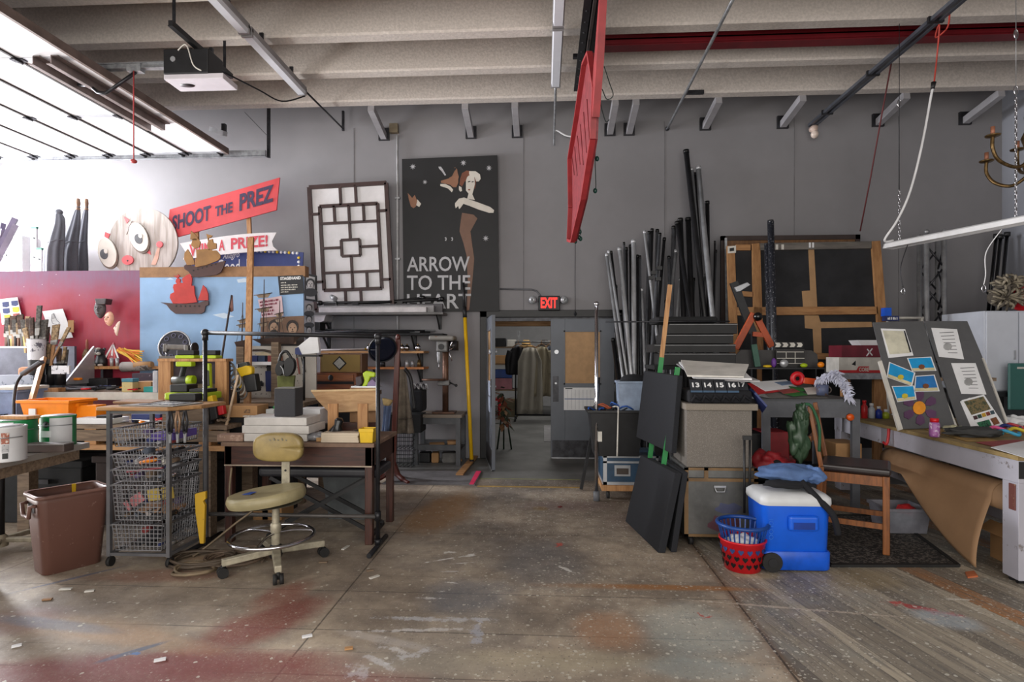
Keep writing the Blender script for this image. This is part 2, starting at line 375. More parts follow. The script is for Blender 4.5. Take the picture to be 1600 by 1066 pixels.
# seams between the wall sheets
for i,u in enumerate((553,818,1038,1241,1404)):
 p=W(u,300,D)
 st('trim_%d'%(30+i),MB().box(p.x-.004,p.x+.004,D-.004,D,2.0 if i==1 else 1.2,4.7),K('wall_joint',(112,111,114),.8))
# door frame and the two leaves
f=MB();f.box(DL-.1,DL,D-.04,D+.18,0,DH+.1).box(DR,DR+.1,D-.04,D+.18,0,DH+.1).box(DL-.1,DR+.1,D-.04,D+.18,DH,DH+.1)
st('trim_40',f,blk,bev=.006)
st('trim_41',MB().box(DL,DR,D+.02,D+.1,DH-.05,DH),dsteel)
def leaf(name,hinge,ang,w,side):
 """a door leaf hung at hinge, local x runs along its width"""
 e=bpy.data.objects.new(name,None);COL.objects.link(e);e.location=hinge;e.rotation_euler=(0,0,ang);e['kind']='structure'
 FR[e.name]=MX.Identity(4)
 b=MB();h=DH-.02;x=lambda q:q*side;t=.022
 wx0,wx1,wz0,wz1=.2,w-.2,1.06,1.78
 def bx(a,b_,z0,z1):b.box(min(x(a),x(b_)),max(x(a),x(b_)),-t,t,z0,z1)
 bx(0,wx0,.015,h);bx(wx1,w,.015,h);bx(wx0,wx1,.015,wz0);bx(wx0,wx1,wz1,h)
 b.o('door_slab',doorm,e,bev=.003)
 MB().box(min(x(wx0),x(wx1)),max(x(wx0),x(wx1)),-.01,.01,wz0,wz1).o('window_board',K('tan_hardboard',(176,138,96),.6,var=.06,sc=9),e)
 fr=MB()
 for s in(-1,1):
  for a,b_,z0,z1 in((wx0-.02,wx0,wz0-.02,wz1+.02),(wx1,wx1+.02,wz0-.02,wz1+.02),(wx0-.02,wx1+.02,wz0-.02,wz0),(wx0-.02,wx1+.02,wz1,wz1+.02)):
   fr.box(min(x(a),x(b_)),max(x(a),x(b_)),s*t-.004,s*t+.004,z0,z1)
 fr.o('window_bead',gsteel,e)
 k=MB()
 for s in(-1,1):k.box(min(x(.02),x(w-.02)),max(x(.02),x(w-.02)),s*t-.002,s*t+.002,.02,.26)
 k.o('kick_plate',dsteel,e)
 for s in(-1,1):
  pl=MB().box(min(x(w-.11),x(w-.03)),max(x(w-.11),x(w-.03)),s*t-.004,s*t+.004,.8,1.16).o('pull_plate',dsteel,e)
  MB().cyl((x(w-.07),s*t,1.06),(x(w-.07),s*(t+.02),1.06),.014).o('key_cylinder',alum,pl)
  MB().cyl((x(w-.08),s*t,1.5),(x(w-.08),s*(t+.03),1.5),.03).o('deadbolt',alum,e)
 for z in(.25,1.0,1.72):MB().cyl((x(-.012),-t-.006,z-.05),(x(-.012),-t-.006,z+.05),.012,seg=8).o('hinge',alum,e)
 MB().box(min(x(.01),x(w-.01)),max(x(.01),x(w-.01)),-t-.006,-t,.005,.02).o('door_sweep',alum,e)
 return e
d1=leaf('door_1',(DL+.01,D-.03,0),-PI/2+.18,.885,1)
d2=leaf('door_2',(DR-.005,D+.03,0),0.0,.885,-1)
# ---------- overhead door, rolled up under the ceiling at the left ----------
gw=K('door_skin_white',(222,222,226),.45,var=.02,sc=2)
dz=4.15;DX0=-4.22;DY0,DY1=2.5,7.45
gd=bpy.data.objects.new('door_3',None);COL.objects.link(gd);gd.location=(DX0,4.97,dz);gd['kind']='structure';FR['door_3']=MX.Translation(-V(gd.location))
xs=[DX0-.53*i for i in range(8)]
for i in range(7):
 MB().box(xs[i+1]+.006,xs[i],DY0,DY1,dz,dz+.045).o('door_section',gw,gd)
e=MB().box(DX0,DX0+.03,DY0,DY1,dz-.02,dz+.06);e.o('bottom_seal',K('brown_seal',(112,96,90),.7),gd)
for y in(2.53,3.73,4.96,6.2,7.41):
 for i in range(7):
  MB().box(xs[i+1]+.03,xs[i]-.02,y-.035,y+.035,dz-.006,dz).o('stile_plate',alum,gd)
 for i in range(1,7):
  h=MB();h.box(xs[i]-.06,xs[i]+.06,y-.03,y+.03,dz-.014,dz-.004).cyl((xs[i],y-.04,dz-.02),(xs[i],y+.04,dz-.02),.012,seg=8).box(xs[i]-.015,xs[i]+.015,y-.06,y+.02,dz-.03,dz-.008)
  h.o('hinge',dsteel,gd)
for x in xs[1:7]:MB().box(x-.012,x+.014,DY0,DY1,dz-.014,dz).o('section_joint',K('joint_brown',(40,32,30),.8),gd)
for x in(-4.39,-4.56):
 s_=MB();s_.box(x-.004,x+.004,4.9,6.45,dz-.08,dz-.002).box(x-.045,x,4.9,6.45,dz-.08,dz-.074).box(x,x+.06,4.9,6.45,dz-.01,dz-.004)
 s_.o('stiffener_bar',K('stiffener_steel',(128,116,112),.5,.5),gd)
tr=MB();tr.box(XL,DX0+.5,7.50,7.54,dz-.03,dz+.05).box(XL,DX0+.5,7.50,7.56,dz-.035,dz-.025);tr.o('roller_track',steel,gd)
for x in xs[:7]:MB().cyl((x-.1,7.40,dz-.005),(x-.1,7.52,dz-.005),.014,seg=8).cyl((x-.1,7.49,dz-.005),(x-.1,7.52,dz-.005),.026,seg=10).o('roller',dsteel,gd)
# track hanger at the wall
t=T('track_hanger','slotted steel hanger holding the end of the overhead door track','bracket',(-3.72,7.6,4.1))
MB().bar((-3.72,7.6,4.12),(-3.72,7.6,4.9),.035,.035).o('upright',dsteel,t)
MB().bar((-3.72,7.6,4.4),(-4.05,7.6,4.74),.03,.004).o('brace',dsteel,t)
t=T('track_hanger','white steel bracket under the joist above the overhead door corner','bracket',(-4.45,7.75,4.4))
MB().bar(W(330,203,7.75),W(352,210,7.6),.06,.06).o('arm',alum,t);MB().bar(W(350,212,7.62),W(350,195,7.62),.05,.05).o('post',dsteel,t)
# ---------- door opener ----------
oy=5.4
t=T('door_opener','black garage door opener motor with grey rail hanging under the ceiling','door opener',(-3.3,oy,4.08))
rz_=4.27
MB().box(-5.0,-3.58,oy-.02,oy+.02,rz_-.02,rz_+.03).box(-5.0,-3.58,oy-.035,oy+.035,rz_+.02,rz_+.03).box(-5.0,-3.58,oy-.03,oy+.03,rz_-.025,rz_-.018).o('rail',steel,t)
MB().box(-3.60,-3.16,oy-.14,oy+.12,4.12,4.36).o('motor_housing',blk,t,bev=.012)
c=MB().box(-3.60,-3.02,oy-.13,oy+.13,4.075,4.125).o('light_cover',K('label_white',(206,200,206),.5,var=.03),t,bev=.006)
MB().lathe([(.001,.0),(.07,.0),(.07,.002),(.001,.002)],(-3.45,oy,4.0725),sq=(1,.55)).o('badge',K('badge_black',(40,34,38),.5),c)
for s_ in(-.1,.1):MB().bar((-3.3+s_,oy-.02,4.34),(-3.3+s_,oy-.02,4.42),.03,.03).o('mount',dsteel,t)
MB().box(-3.34,-3.30,4.95,5.95,4.40,4.445).box(-3.345,-3.30,4.95,5.95,4.395,4.402).o('hanger_bar',blk,t)
for y in(5.0,5.82):MB().bar((-3.32,y,4.44),(-3.32,y,4.80),.03,.005).o('hanger_strap',dsteel,t)
MB().tube(spline([(-3.45,oy-.145,4.34),(-3.36,oy-.16,4.38),(-3.3,oy-.15,4.2),(-3.22,oy-.15,4.14)]),.006).o('wire',offw,t)
MB().cyl((-3.5,oy-.14,4.26),(-3.5,oy-.15,4.26),.025,seg=12).o('bolt',alum,t)
MB().ob((-3.97,oy,4.25),(.14,.07,.07)).o('trolley',steel,t)
MB().tube([(-3.97,oy,4.22),(-4.12,oy-.02,4.10),(-4.26,oy-.02,4.01),(-4.34,oy-.02,4.02),(-4.42,oy-.02,4.09),(-4.54,oy-.02,4.10)],.017,6).o('door_arm',dsteel,t)
pc=XP(224,100,-3.97);pz=XP(227,262,-3.97).z
MB().cyl((-3.97,oy-.03,4.22),(-3.97,oy-.03,3.35),.006,seg=6).o('release_cord',K('red_cord',(172,60,60),.8),t)
MB().sph((-3.97,oy-.03,3.34),(.03,.03,.02)).o('pull_knob',K('red_knob',(190,70,70),.5),t)
one('power_cord','black cable sagging from the door opener to the left strip light','cord',blkc,MB().tube(spline([(-3.1,oy,4.2),(-3.0,5.9,4.25),(-2.93,6.3,4.3),(-2.88,6.8,4.58)]),.008))
# ---------- strip lights, rods and rails on the ceiling ----------
lampw=K('lamp_lens',(214,216,224),.4,var=.02);lampg=K('lamp_body',(150,148,150),.5,.2,var=.06)
def strip(x,y0,y1,z,label,name='strip_light'):
 t=T(name,label,'ceiling light',(x,(y0+y1)/2,z),group=None)
 MB().box(x-.055,x+.055,y0,y1,z+.04,z+.1).o('housing',lampg,t,bev=.008)
 MB().prism([(x-.05,y0+.03,z+.04),(x-.04,y0+.03,z),(x+.04,y0+.03,z),(x+.05,y0+.03,z+.04)],(0,y1-y0-.06,0)).o('lens',lampw,t)
 for y in(y0,y1-.03):MB().box(x-.055,x+.055,y,y+.03,z,z+.08).o('end_cap',lampg,t)
 for y in(y0+.3,y1-.3):MB().box(x-.02,x+.02,y-.01,y+.01,z+.1,4.76).o('hanger',dsteel,t)
 return t
strip(-2.89,5.45,6.75,4.56,'far strip light of the left run, ending above the black lattice wall')
strip(-2.89,4.1,5.42,4.56,'near strip light of the left run, cut by the top of the picture')
strip(.135,5.5,6.72,4.56,'far strip light above the doorway with conduit dropping from its end')
strip(.135,4.2,5.47,4.56,'near strip light of the middle run, beside the black steel beam')
a=V((-2.86,6.74,4.62));b=W(537,203,8.05)
t=T('hanging_rod','thin dark rod from the left strip light down to the wall','rod',b);MB().cyl(a,b,.012,seg=8).o('rod',dsteel,t);MB().bar(b-V((0,.02,.03)),b+V((0,-.02,.25)),.03,.03).o('wall_clip',dsteel,t)
t=T('hanging_conduit','white conduit dropping from the middle strip light and curving to the red sign','conduit',(.135,6.75,4.0))
MB().tube([(.135,6.70,4.6),(.135,6.78,4.56),(.135,6.9,4.50),(.14,7.9,4.48),(.14,8.0,4.40),(.14,8.02,4.36)],.014).o('pipe',steel,t)
MB().tube(spline([(.14,8.02,4.42),W(868,205,8.02),W(885,213,8.02),W(902,215,8.02)]),.012).o('flexible_end',white,t)
# black girder, red steel channel
bx=.42
t=T('steel_beam','black drilled steel beam running under the joists beside the red sign','beam',(bx,5.2,4.42))
MB().box(bx-.085,bx-.01,3.9,6.55,4.44,4.452).box(bx-.02,bx-.01,3.9,6.55,4.44,4.74).box(bx+.02,bx+.095,3.9,6.55,4.44,4.452).box(bx+.02,bx+.03,3.9,6.55,4.44,4.74).o('flanges',blk,t)
MB().box(bx-.008,bx+.018,3.9,6.6,4.40,4.438).o('cable_rail',K('rail_brown',(70,62,60),.5,.5),t)
for k in range(12):
 y=4.5+k*.17
 for s_ in(-.05,.062):MB().lathe([(.001,0),(.012,0),(.012,-.002),(.001,-.002)],(bx+s_,y,4.44),seg=10).o('bolt_hole',K('hole_dark',(70,70,74),.5,.6),t)
for y in(4.6,6.4):MB().bar((bx-.05,y,4.74),(bx-.05,y,4.78),.1,.05).o('joist_clamp',dsteel,t)
ry=6.12
r=MB();x0=W(943,55,ry).x
r.box(x0,XR,ry+.06,ry+.075,4.80,5.0).box(x0,XR,ry,ry+.14,4.79,4.805).box(x0,XR,ry,ry+.012,4.74,4.90).box(x0,XR,ry-.0,ry+.14,4.73,4.745)
st('trim_50',r,K('red_steel',(112,18,28),.45,.1,var=.08))
# slack rods / rails on the right half of the ceiling
b=W(1043,202,8.06);a=V((b.x-.04,4.2,b.z+.06))
t=T('hanging_rod','single thin grey rod slanting overhead to the right of the red sign','rod',b);MB().cyl(a,b,.017,seg=10).o('rod',steel,t);MB().sph(b,.03).o('wall_fitting',dsteel,t)
p=W(1085,147,7.28);one('ceiling_plate','small dark grey plate fixed across the lower edge of a ceiling joist','plate',dsteel,MB().box(p.x-.11,p.x+.11,7.24,7.28,p.z-.02,p.z+.025))
b=W(1268,197,8.0);a=V((b.x+.06,4.1,b.z+.07))
t=T('ceiling_rail','pair of grey steel rails crossing the ceiling toward the right wall lamp socket','rail',b)
for s_ in(-.03,.045):MB().bar(a+V((s_,0,0)),b+V((s_,0,0)),.035,.035).o('rail_bar',K('unistrut',(108,112,122),.4,.7,var=.1),t)
for y in(4.6,5.6,6.6,7.6):
 q=a+(b-a)*((y-a.y)/(b.y-a.y));MB().box(q.x-.06,q.x+.08,y-.015,y+.015,q.z-.025,q.z+.03).o('strap',dsteel,t)
p=W(1272,206,8.0)
t=T('lamp_holder','pale porcelain lamp socket with bulb at the lower end of the ceiling rail','lamp',p)
MB().lathe([(.02,.02),(.055,0),(.06,.03),(.035,.07),(.03,.08)],W(1270,200,7.98),(0.3,-.3,-1)).o('socket',K('porcelain',(190,168,156),.4),t);MB().sph(W(1273,211,7.95),(.05,.05,.055)).o('bulb',K('bulb_glass',(214,196,184),.25),t)
# stub brackets along the top of the wall
brm=K('bracket_grey',(150,148,152),.6,var=.06)
BR=[(586,192,600,208),(730,190,736,207),(806,190,808,205),(958,188,953,204),(990,187,983,204),(1112,187,1102,201),(1238,182,1223,197),(1390,180,1372,195),(1530,178,1508,192)]
BL_=['leftmost, above the lattice screen','above the black theatre board, right of its middle','just left of the strip light conduit','left of the close pair by the red sign','right of the close pair by the red sign','above the tall leaning tubes','beside the ceiling lamp socket','crossed by the red hanging cord','far right, next to the corner']
for(u0,v0,u1,v1),l in zip(BR,BL_):
 y0,y1=7.46,8.08;a=W(u1,v1,y1);b=V((a.x,y0,4.70));a.z=4.55 if u1<1000 else 4.60
 t=T('mounting_bracket','painted stub bracket on the wall top, '+l,'bracket',a)
 MB().bar(b,a,.085,.09).o('stub',brm,t,bev=.004)
 MB().box(a.x-.075,a.x+.075,8.06,8.1,a.z-.05,a.z+.12).o('wall_plate',dsteel,t)
one('junction_box','tan junction box with white conduit on the wall top left of the theatre board','box',K('tan_box',(120,108,88),.6),MB().box(W(609,200,8.05).x,W(622,200,8.05).x,8.02,8.09,W(600,209,8.05).z,W(600,195,8.05).z))
# wall conduit left of the theatre board
t=T('wall_conduit','white conduit running down the wall between lattice screen and theatre board','conduit',W(618,500,8.07))
a=W(621,212,8.07);c=W(617,545,8.07)
MB().tube([a,(a.x,8.07,c.z)],.016).o('pipe',K('conduit_white',(186,186,188),.5),t)
for v in(310,405,492):MB().box(a.x-.035,a.x+.035,8.055,8.1,W(620,v,8.07).z-.012,W(620,v,8.07).z+.012).o('clip',steel,t)
# ---------- red arrow sign hanging edge-on ----------
redsg=K('red_sign_face',(132,48,54),.55,var=.14,sc=14);redsg2=K('red_sign_edge',(150,44,48),.5,var=.1)
def sgn(u,v):
 return PL(u,v,V((.43,5.3,3)),V((-1,-.085,0)).normalized())
t=T('arrow_sign','red painted arrow sign with bulb cords, hung edge-on below the black beam','sign',W(905,340,5.6))
nn=V((1,.085,0)).normalized()
face=[(926,117),(934,140),(931,200),(926,240),(918,290),(905,322),(897,341),(893,336),(899,280),(901,210),(912,160),(920,128)]
# the board seen almost along its plane: rebuilt as a chamfered plate about 1.2 m long and 1.5 m tall
def P(y,z):return V((.305+(6.25-y)*.115,y,z))
out=[P(6.25,3.05),P(6.35,2.72),P(6.1,2.66),P(5.5,2.95),P(5.05,3.35),P(4.95,3.75),P(5.2,4.18),P(5.45,4.2),P(5.9,3.85),P(6.3,3.6)]
MB().prism(out,nn*.025).o('board',redsg,t)
rim=MB()
for i in range(len(out)):rim.bar(out[i]-nn*.02,out[(i+1)%len(out)]-nn*.02,.03,.05,nn)
rim.o('rim',redsg2,t)
out2=[P(5.05,3.55),P(4.92,3.9),P(4.7,4.36),P(4.66,4.36),P(4.78,3.9),P(4.95,3.5)]
MB().prism([p-nn*.04 for p in out2],nn*.06).o('arrow_tip',redsg2,t)
for k in range(6):MB().tube([P(5.25+k*.17,3.3+.06*(k%2))-nn*.004,P(5.4+k*.17,3.85-.05*k)-nn*.004],.004,5).o('grain_line',K('dark_red',(130,34,40),.6),t)
MB().tube([P(5.4,4.2),(bx+.0,5.4,4.42)],.005,5).o('hanging_wire',dsteel,t)
MB().tube([P(6.1,3.75),(bx+.0,6.1,4.42)],.005,5).o('hanging_wire',dsteel,t)
gb=K('green_bulb',(24,70,62),.3);wire=K('green_wire',(46,58,56),.7)
def hang(us,y,bulbs,nm):
 c=MB().tube(spline([W(u,v,y)for u,v in us]),.0045,5).o('light_cord',wire,t)
 for u,v in bulbs:MB().sph(W(u,v,y),(.02,.02,.026)).o('bulb',gb,c)
hang([(944,105),(952,130),(958,150),(948,156),(940,140),(938,160),(946,190),(952,188)],5.3,[],'a')
hang([(934,190),(930,240),(931,290),(930,298)],5.6,[(933,249),(930,299)],'b')
hang([(901,340),(905,355),(903,372),(898,380)],6.2,[(904,350),(906,363),(905,372),(899,378)],'c')
hang([(904,340),(906,355),(907,368)],6.2,[(907,374)],'d')
# black pull cord with small pear switch above the doorway
p=W(899,491,8.03);one('pull_cord','thin dark cord with small weight hanging over the exit sign side of the door','cord',blkc,MB().tube([W(899,380,8.04),W(898.5,440,8.04),p],.004,5).sph(p,(.018,.018,.028)))
# ---------- hanging shop light, cords and hooks on the right ----------
lz=2.53;La=V((3.45,6.0,lz));Lb=V((3.99,4.93,lz+.03));ld=(Lb-La).normalized();lx=ld.cross(Z_).normalized()
t=T('shop_light','white twin tube shop light hanging on chains over the right bench','hanging light',(La+Lb)/2)
prof=[(-.07,-.0),(-.055,.045),(-.03,.06),(.03,.06),(.055,.045),(.07,0),(.064,0),(.05,.04),(-.05,.04),(-.064,0)]
MB().prism([La+lx*a+Z_*b for a,b in prof],Lb-La).o('reflector',white,t)
for s_ in(-.03,.03):MB().cyl(La+lx*s_+Z_*.012+ld*.03,Lb+lx*s_+Z_*.012-ld*.03,.013,seg=10).o('tube_lamp',K('tube_glass',(232,232,236),.25,var=.01),t)
for e_ in(La,Lb):MB().prism([e_+lx*a+Z_*b for a,b in prof[:6]],ld*.012).o('end_plate',white,t)
MB().ob(Lb+Z_*.03+ld*.008,(.04,.03,.03),(0,0,math.atan2(ld.y,ld.x))).o('lamp_clip',blk,t)
def links(p,q,par,m,r=.014):
 n=max(2,int((q-p).length/.034));d=(q-p).normalized();x,y=basis(d)
 c=MB()
 for i in range(n):
  cen=p+(q-p)*((i+.5)/n);a,b=(x,y)if i%2 else(y,x)
  c.tube([cen+d*(math.cos(k*PI/4)*.021)+a*(math.sin(k*PI/4)*r*.6)for k in range(8)],.0035,5,True)
 c.o('chain',m,par)
q1=La+ld*.12+Z_*.06;q2=Lb-ld*.12+Z_*.06
t1=XP(1402,300,q1.x);t2=XP(1532,262,q2.x)
links(q1,V((q1.x,q1.y,3.1)),t,chrome);links(q2,V((q2.x,q2.y,3.62)),t,chrome)
MB().tube([(q1.x,q1.y,3.1),(q1.x,q1.y,4.76)],.003,5).o('hanger_wire',dsteel,t);MB().tube([(q2.x,q2.y,3.62),(q2.x,q2.y,4.76)],.003,5).o('hanger_wire',steel,t)
for q,z in((q1,3.95),(q2,4.15),(q2,3.68)):MB().tube([V((q.x,q.y,z))+V((math.sin(k*PI/4)*.016,0,math.cos(k*PI/4)*.04))for k in range(8)],.005,5,True).o('snap_hook',chrome,t)
q=La+ld*.06;dz_=[q+Z_*.075,W(1382,376,5.9),W(1402,345,5.85),W(1422,300,5.8),W(1440,230,5.75),W(1455,150,5.7),W(1458,140,5.7)]
MB().tube(spline(dz_),.011).o('power_cord',white,t)
t=T('extension_cord','red extension cord hanging from the ceiling rail to the white plug','cord',W(1458,135,5.7))
MB().tube(spline([W(1484,22,5.5),W(1480,45,5.6),W(1462,60,5.7),W(1468,40,5.6),W(1464,90,5.7),W(1459,135,5.7)]),.007).o('cable',K('red_cable',(176,58,44),.6),t)
MB().cyl(W(1459,130,5.7),W(1457,141,5.7),.022,.016).o('plug',blk,t)
one('power_cord','thin dark red cord slanting from the ceiling rail down to the framed board','cord',K('maroon_cord',(96,40,42),.7),MB().tube([W(1393,98,6.9),W(1376,190,7.2),W(1360,280,7.5),W(1344,362,7.8)],.009,6))
for us,m_,l in(([(1401,400),(1407,420),(1411,450)],dsteel,'thin dark loose wire with hook, hanging below the left end of shop light'),([(1536,372),(1541,395),(1540,430),(1537,446)],white,'white loose wire with hook, hanging below the right end of shop light')):
 y=5.8 if us[0][0]<1450 else 5.15
 t=T('hanging_wire',l,'wire',W(us[-1][0],us[-1][1],y));z0=V((La+ld*.2)if us[0][0]<1450 else(Lb-ld*.22));z0.z=lz+.01
 MB().tube(spline([z0]+[W(u,v,y)for u,v in us[1:]]),.004,5).o('wire',m_,t);p=W(us[-1][0],us[-1][1]+6,y)
 MB().tube([p+V((math.sin(k*PI/4)*.017,0,math.cos(k*PI/4)*.03))for k in range(8)],.005,5,True).o('hook',chrome,t)
# brass chandelier at the right edge
cp=V((4.03,5.0,3.22))
brass=K('aged_brass',(120,96,62),.35,.8,var=.25,sc=20)
t=T('chandelier','aged brass chandelier with candle arms, cut by the right edge of the picture','chandelier',cp)
MB().lathe([(.01,-.3),(.04,-.26),(.06,-.18),(.03,-.1),(.05,-.02),(.07,.05),(.03,.14),(.05,.22),(.02,.32),(.012,.6)],cp).o('centre_stem',brass,t)
MB().tube([cp+Z_*.58,V((cp.x,cp.y,4.76))],.008).o('chain_rod',brass,t)
for i in range(6):
 a=PI+i*PI/3+.12;d=V((math.cos(a),math.sin(a),0));r=.34 if i%2==0 else.3;dz2=0 if i%2==0 else-.12
 am=MB().tube(spline([cp+Z_*(-.12+dz2),cp+d*.12+Z_*(-.2+dz2),cp+d*(r-.06)+Z_*(-.15+dz2),cp+d*r+Z_*(-.05+dz2),cp+d*r+Z_*(.05+dz2)]),.014).o('arm',brass,t)
 MB().lathe([(.005,.045),(.05,.05),(.055,.06),(.01,.066)],cp+d*r+Z_*dz2).o('drip_pan',brass,am)
 MB().cyl(cp+d*r+Z_*(.06+dz2),cp+d*r+Z_*(.13+dz2),.016,seg=10).o('candle_sleeve',K('copper_sleeve',(168,110,84),.5,.2),am)
# ---------- back wall: signs, boards and posters ----------
def wpt(u,v,y,dy=0):p=W(u,v,y);p.y+=dy;return p
# lattice screen
Ys=7.95
lat=K('lattice_brown',(64,44,42),.5,var=.12);latp=K('screen_paper',(232,230,232),.8,var=.03)
t=T('lattice_screen','tall dark brown lattice screen with white backing leaning against the wall','screen',W(548,470,Ys))
O=[W(484,294,Ys),W(604,287,Ys),W(614,482,Ys),W(494,486,Ys)]
def q4(a,b):
 return(O[0]*(1-a)+O[1]*a)*(1-b)+(O[3]*(1-a)+O[2]*a)*b
MB().prism([q4(.01,.01),q4(.99,.01),q4(.99,.99),q4(.01,.99)],(0,.008,0)).o('backing_paper',latp,t)
fr=MB()
def lb(a0,b0,a1,b1,w):fr.bar(q4(a0,b0)-Y_*.022,q4(a1,b1)-Y_*.022,.035,w,(0,0,1)if abs(b1-b0)<.01 else(1,0,0))
def lbar(m,a0,b0,a1,b1,w):
 p,q=q4(a0,b0),q4(a1,b1);d=(q-p).normalized();n=d.cross(Y_).normalized()
 m.prism([p+n*w/2-Y_*.035,p-n*w/2-Y_*.035,q-n*w/2-Y_*.035,q+n*w/2-Y_*.035],(0,.035,0))
o_=MB()
for s_ in((0,0,1,0),(1,0,1,1),(0,1,1,1),(0,0,0,1)):lbar(o_,*s_,.055)
o_.o('outer_frame',lat,t)
i_=MB();a0,a1,b0,b1=.125,.875,.16,.84
for s_ in((a0,b0,a1,b0),(a1,b0,a1,b1),(a0,b1,a1,b1),(a0,b0,a0,b1)):lbar(i_,*s_,.045)
i_.o('inner_frame',lat,t)
for s_ in((.4,0,.4,b0),(.6,0,.6,b0),(.4,b1,.4,1),(.6,b1,.6,1),(0,.22,a0,.22),(0,.77,a0,.77),(a1,.22,1,.22),(a1,.77,1,.77),(.31,b0,.31,.3),(.5,b0,.5,.44),(.69,b0,.69,.3),(a0,.3,a1,.3),(a0,.5,.38,.5),(.62,.5,a1,.5),(a0,.7,a1,.7),(.31,.7,.31,b1),(.5,.57,.5,b1),(.69,.7,.69,b1)):
 m=MB();lbar(m,*s_,.034);m.o('lattice_bar',lat,t)
m=MB()
for s_ in((.38,.44,.62,.44),(.62,.44,.62,.57),(.38,.57,.62,.57),(.38,.44,.38,.57)):lbar(m,*s_,.034)
m.o('centre_square',lat,t)
# black theatre board
Yp=8.03
t=T('theatre_sign','tall black painted board with dancing couple, stars and silver lettering','board',W(703,487,Yp))
MB().pp([(628,249),(777,243),(780,487),(631,487)],Yp,.03).o('board',K('board_black',(19,19,22),.6,var=.12,sc=5),t)
silver=K('silver_paint',(176,176,180),.5,var=.06);skinb=K('painted_brown_skin',(142,100,76),.6,var=.06);cream=K('painted_cream',(206,200,190),.6,var=.04);gown=K('painted_gown',(116,86,70),.6,var=.05);hairc=K('painted_black',(14,13,14),.5);auburn=K('painted_auburn',(116,66,46),.6)
def fl(nm,px,m,k=1):return MB().pp(px,Yp-.002*k,.002*k).o(nm,m,t)
for u,v,r in((645,261,5),(724,255,5),(764,263,5),(664,285,4),(759,373,5)):
 fl('painted_star',[(u+r*(1 if i%2==0 else.35)*math.cos(i*PI/8),v+r*(1 if i%2==0 else.35)*math.sin(i*PI/8))for i in range(16)],silver)
fl('gown',[(722,333),(740,336),(746,342),(735,362),(738,385),(741,405),(738,440),(733,485),(729,487),(731,440),(729,400),(724,380),(718,362),(720,345)],gown)
fl('man_hair',[(700,268),(706,263),(714,263),(710,268),(706,276),(700,279),(698,273)],hairc,3)
fl('man_head',[(702,279),(703,270),(706,265),(711,262),(714,264),(715,270),(717,277),(716,280),(716,286),(713,293),(708,293),(703,289),(689,286),(689,283)],skinb,2)
fl('man_collar',[(688,288),(696,288),(704,292),(708,297),(706,301),(700,295),(688,291)],cream)
fl('curl',[(685,261),(689,261),(692,265),(697,274),(695,275),(690,268),(686,264)],silver)
fl('woman_hair',[(719,280),(722,271),(729,267),(737,268),(742,273),(744,285),(742,296),(734,282),(726,284),(722,292),(718,289)],auburn,1)
fl('woman_hat',[(733,268),(743,268),(750,273),(751,280),(748,284),(744,284),(741,276),(733,273)],cream,3)
fl('woman_face',[(728,283),(730,277),(735,273),(741,275),(742,288),(740,297),(738,304),(742,313),(730,311),(732,303),(728,298)],cream,2)
fl('woman_eye',[(731,284),(735,283),(735,284.5),(731,285.5)],hairc,3);fl('woman_eye',[(737,284),(740,283.5),(740,285),(737,285.5)],hairc,3);fl('woman_mouth',[(731,296),(735,296),(734,298),(732,298)],auburn,3)
fl('earring',[(717,291),(721,293),(722,299),(719,300),(717,297)],cream)
fl('woman_arm',[(711,318),(717,311),(725,309),(733,312),(750,318),(766,324),(772,329),(771,333),(764,333),(748,328),(733,322),(724,319),(719,326),(717,327),(716,322),(712,326),(711,322)],cream,2)
fl('man_hand',[(637,302),(640,305),(644,310),(648,305),(650,310),(652,314),(650,323),(646,326),(642,323),(639,313)],skinb);fl('man_cuff',[(652,312),(658,319),(655,324),(650,321)],cream)
for u in(696,706):fl('button',[(u-1.5,372),(u+1,371),(u+2,374),(u+1,377),(u-1,376.5),(u+.5,374)],silver)
for s_,u0,u1,v0,v1 in(('ARROW',636,734,425,402),('TO THE',636,735,454,431),('HEART',636,736,483,460)):
 a,b=W(u0,v0,Yp),W(u1,v0,Yp);MB().text(s_,a-Y_*.004,X_,Z_,w=b.x-a.x,h=W(u0,v1,Yp).z-a.z,bold=.012,depth=0).o('lettering',silver,t)
# exit sign
t=T('exit_sign','black exit sign with glowing red letters and twin lamp heads above the doorway','exit sign',W(858,486,8.05))
a,b=W(841,486,8.02),W(875,463,8.02)
MB().box(a.x,b.x,8.0,8.1,a.z,b.z).o('housing',blk,t,bev=.012)
MB().text('EXIT',W(845,482,8.0)-Y_*.003,X_,Z_,w=(b.x-a.x)*.76,h=(b.z-a.z)*.72,bold=.03).o('lettering',K('exit_red',(255,30,20),.4,emit=1.6,var=0),t)
for u in(833,881):
 p=W(u,469,8.0);h=MB().lathe([(.02,.06),(.05,.05),(.055,0),(.045,-.01),(.001,-.004)],p+Y_*.03,(0.3 if u>858 else-.3,-1,-.1)).o('lamp_head',alum,t)
 MB().bar(p+Y_*.05,W(858,470,8.05),.025,.025).o('lamp_arm',dsteel,t)
one('sign_conduit','thin dark conduit running along the wall to the exit sign','conduit',K('conduit_grey',(92,92,96),.6),MB().tube([W(781,452,8.08),W(830,453,8.08),W(838,455,8.08),W(843,461,8.08),W(845,464,8.08)],.012))
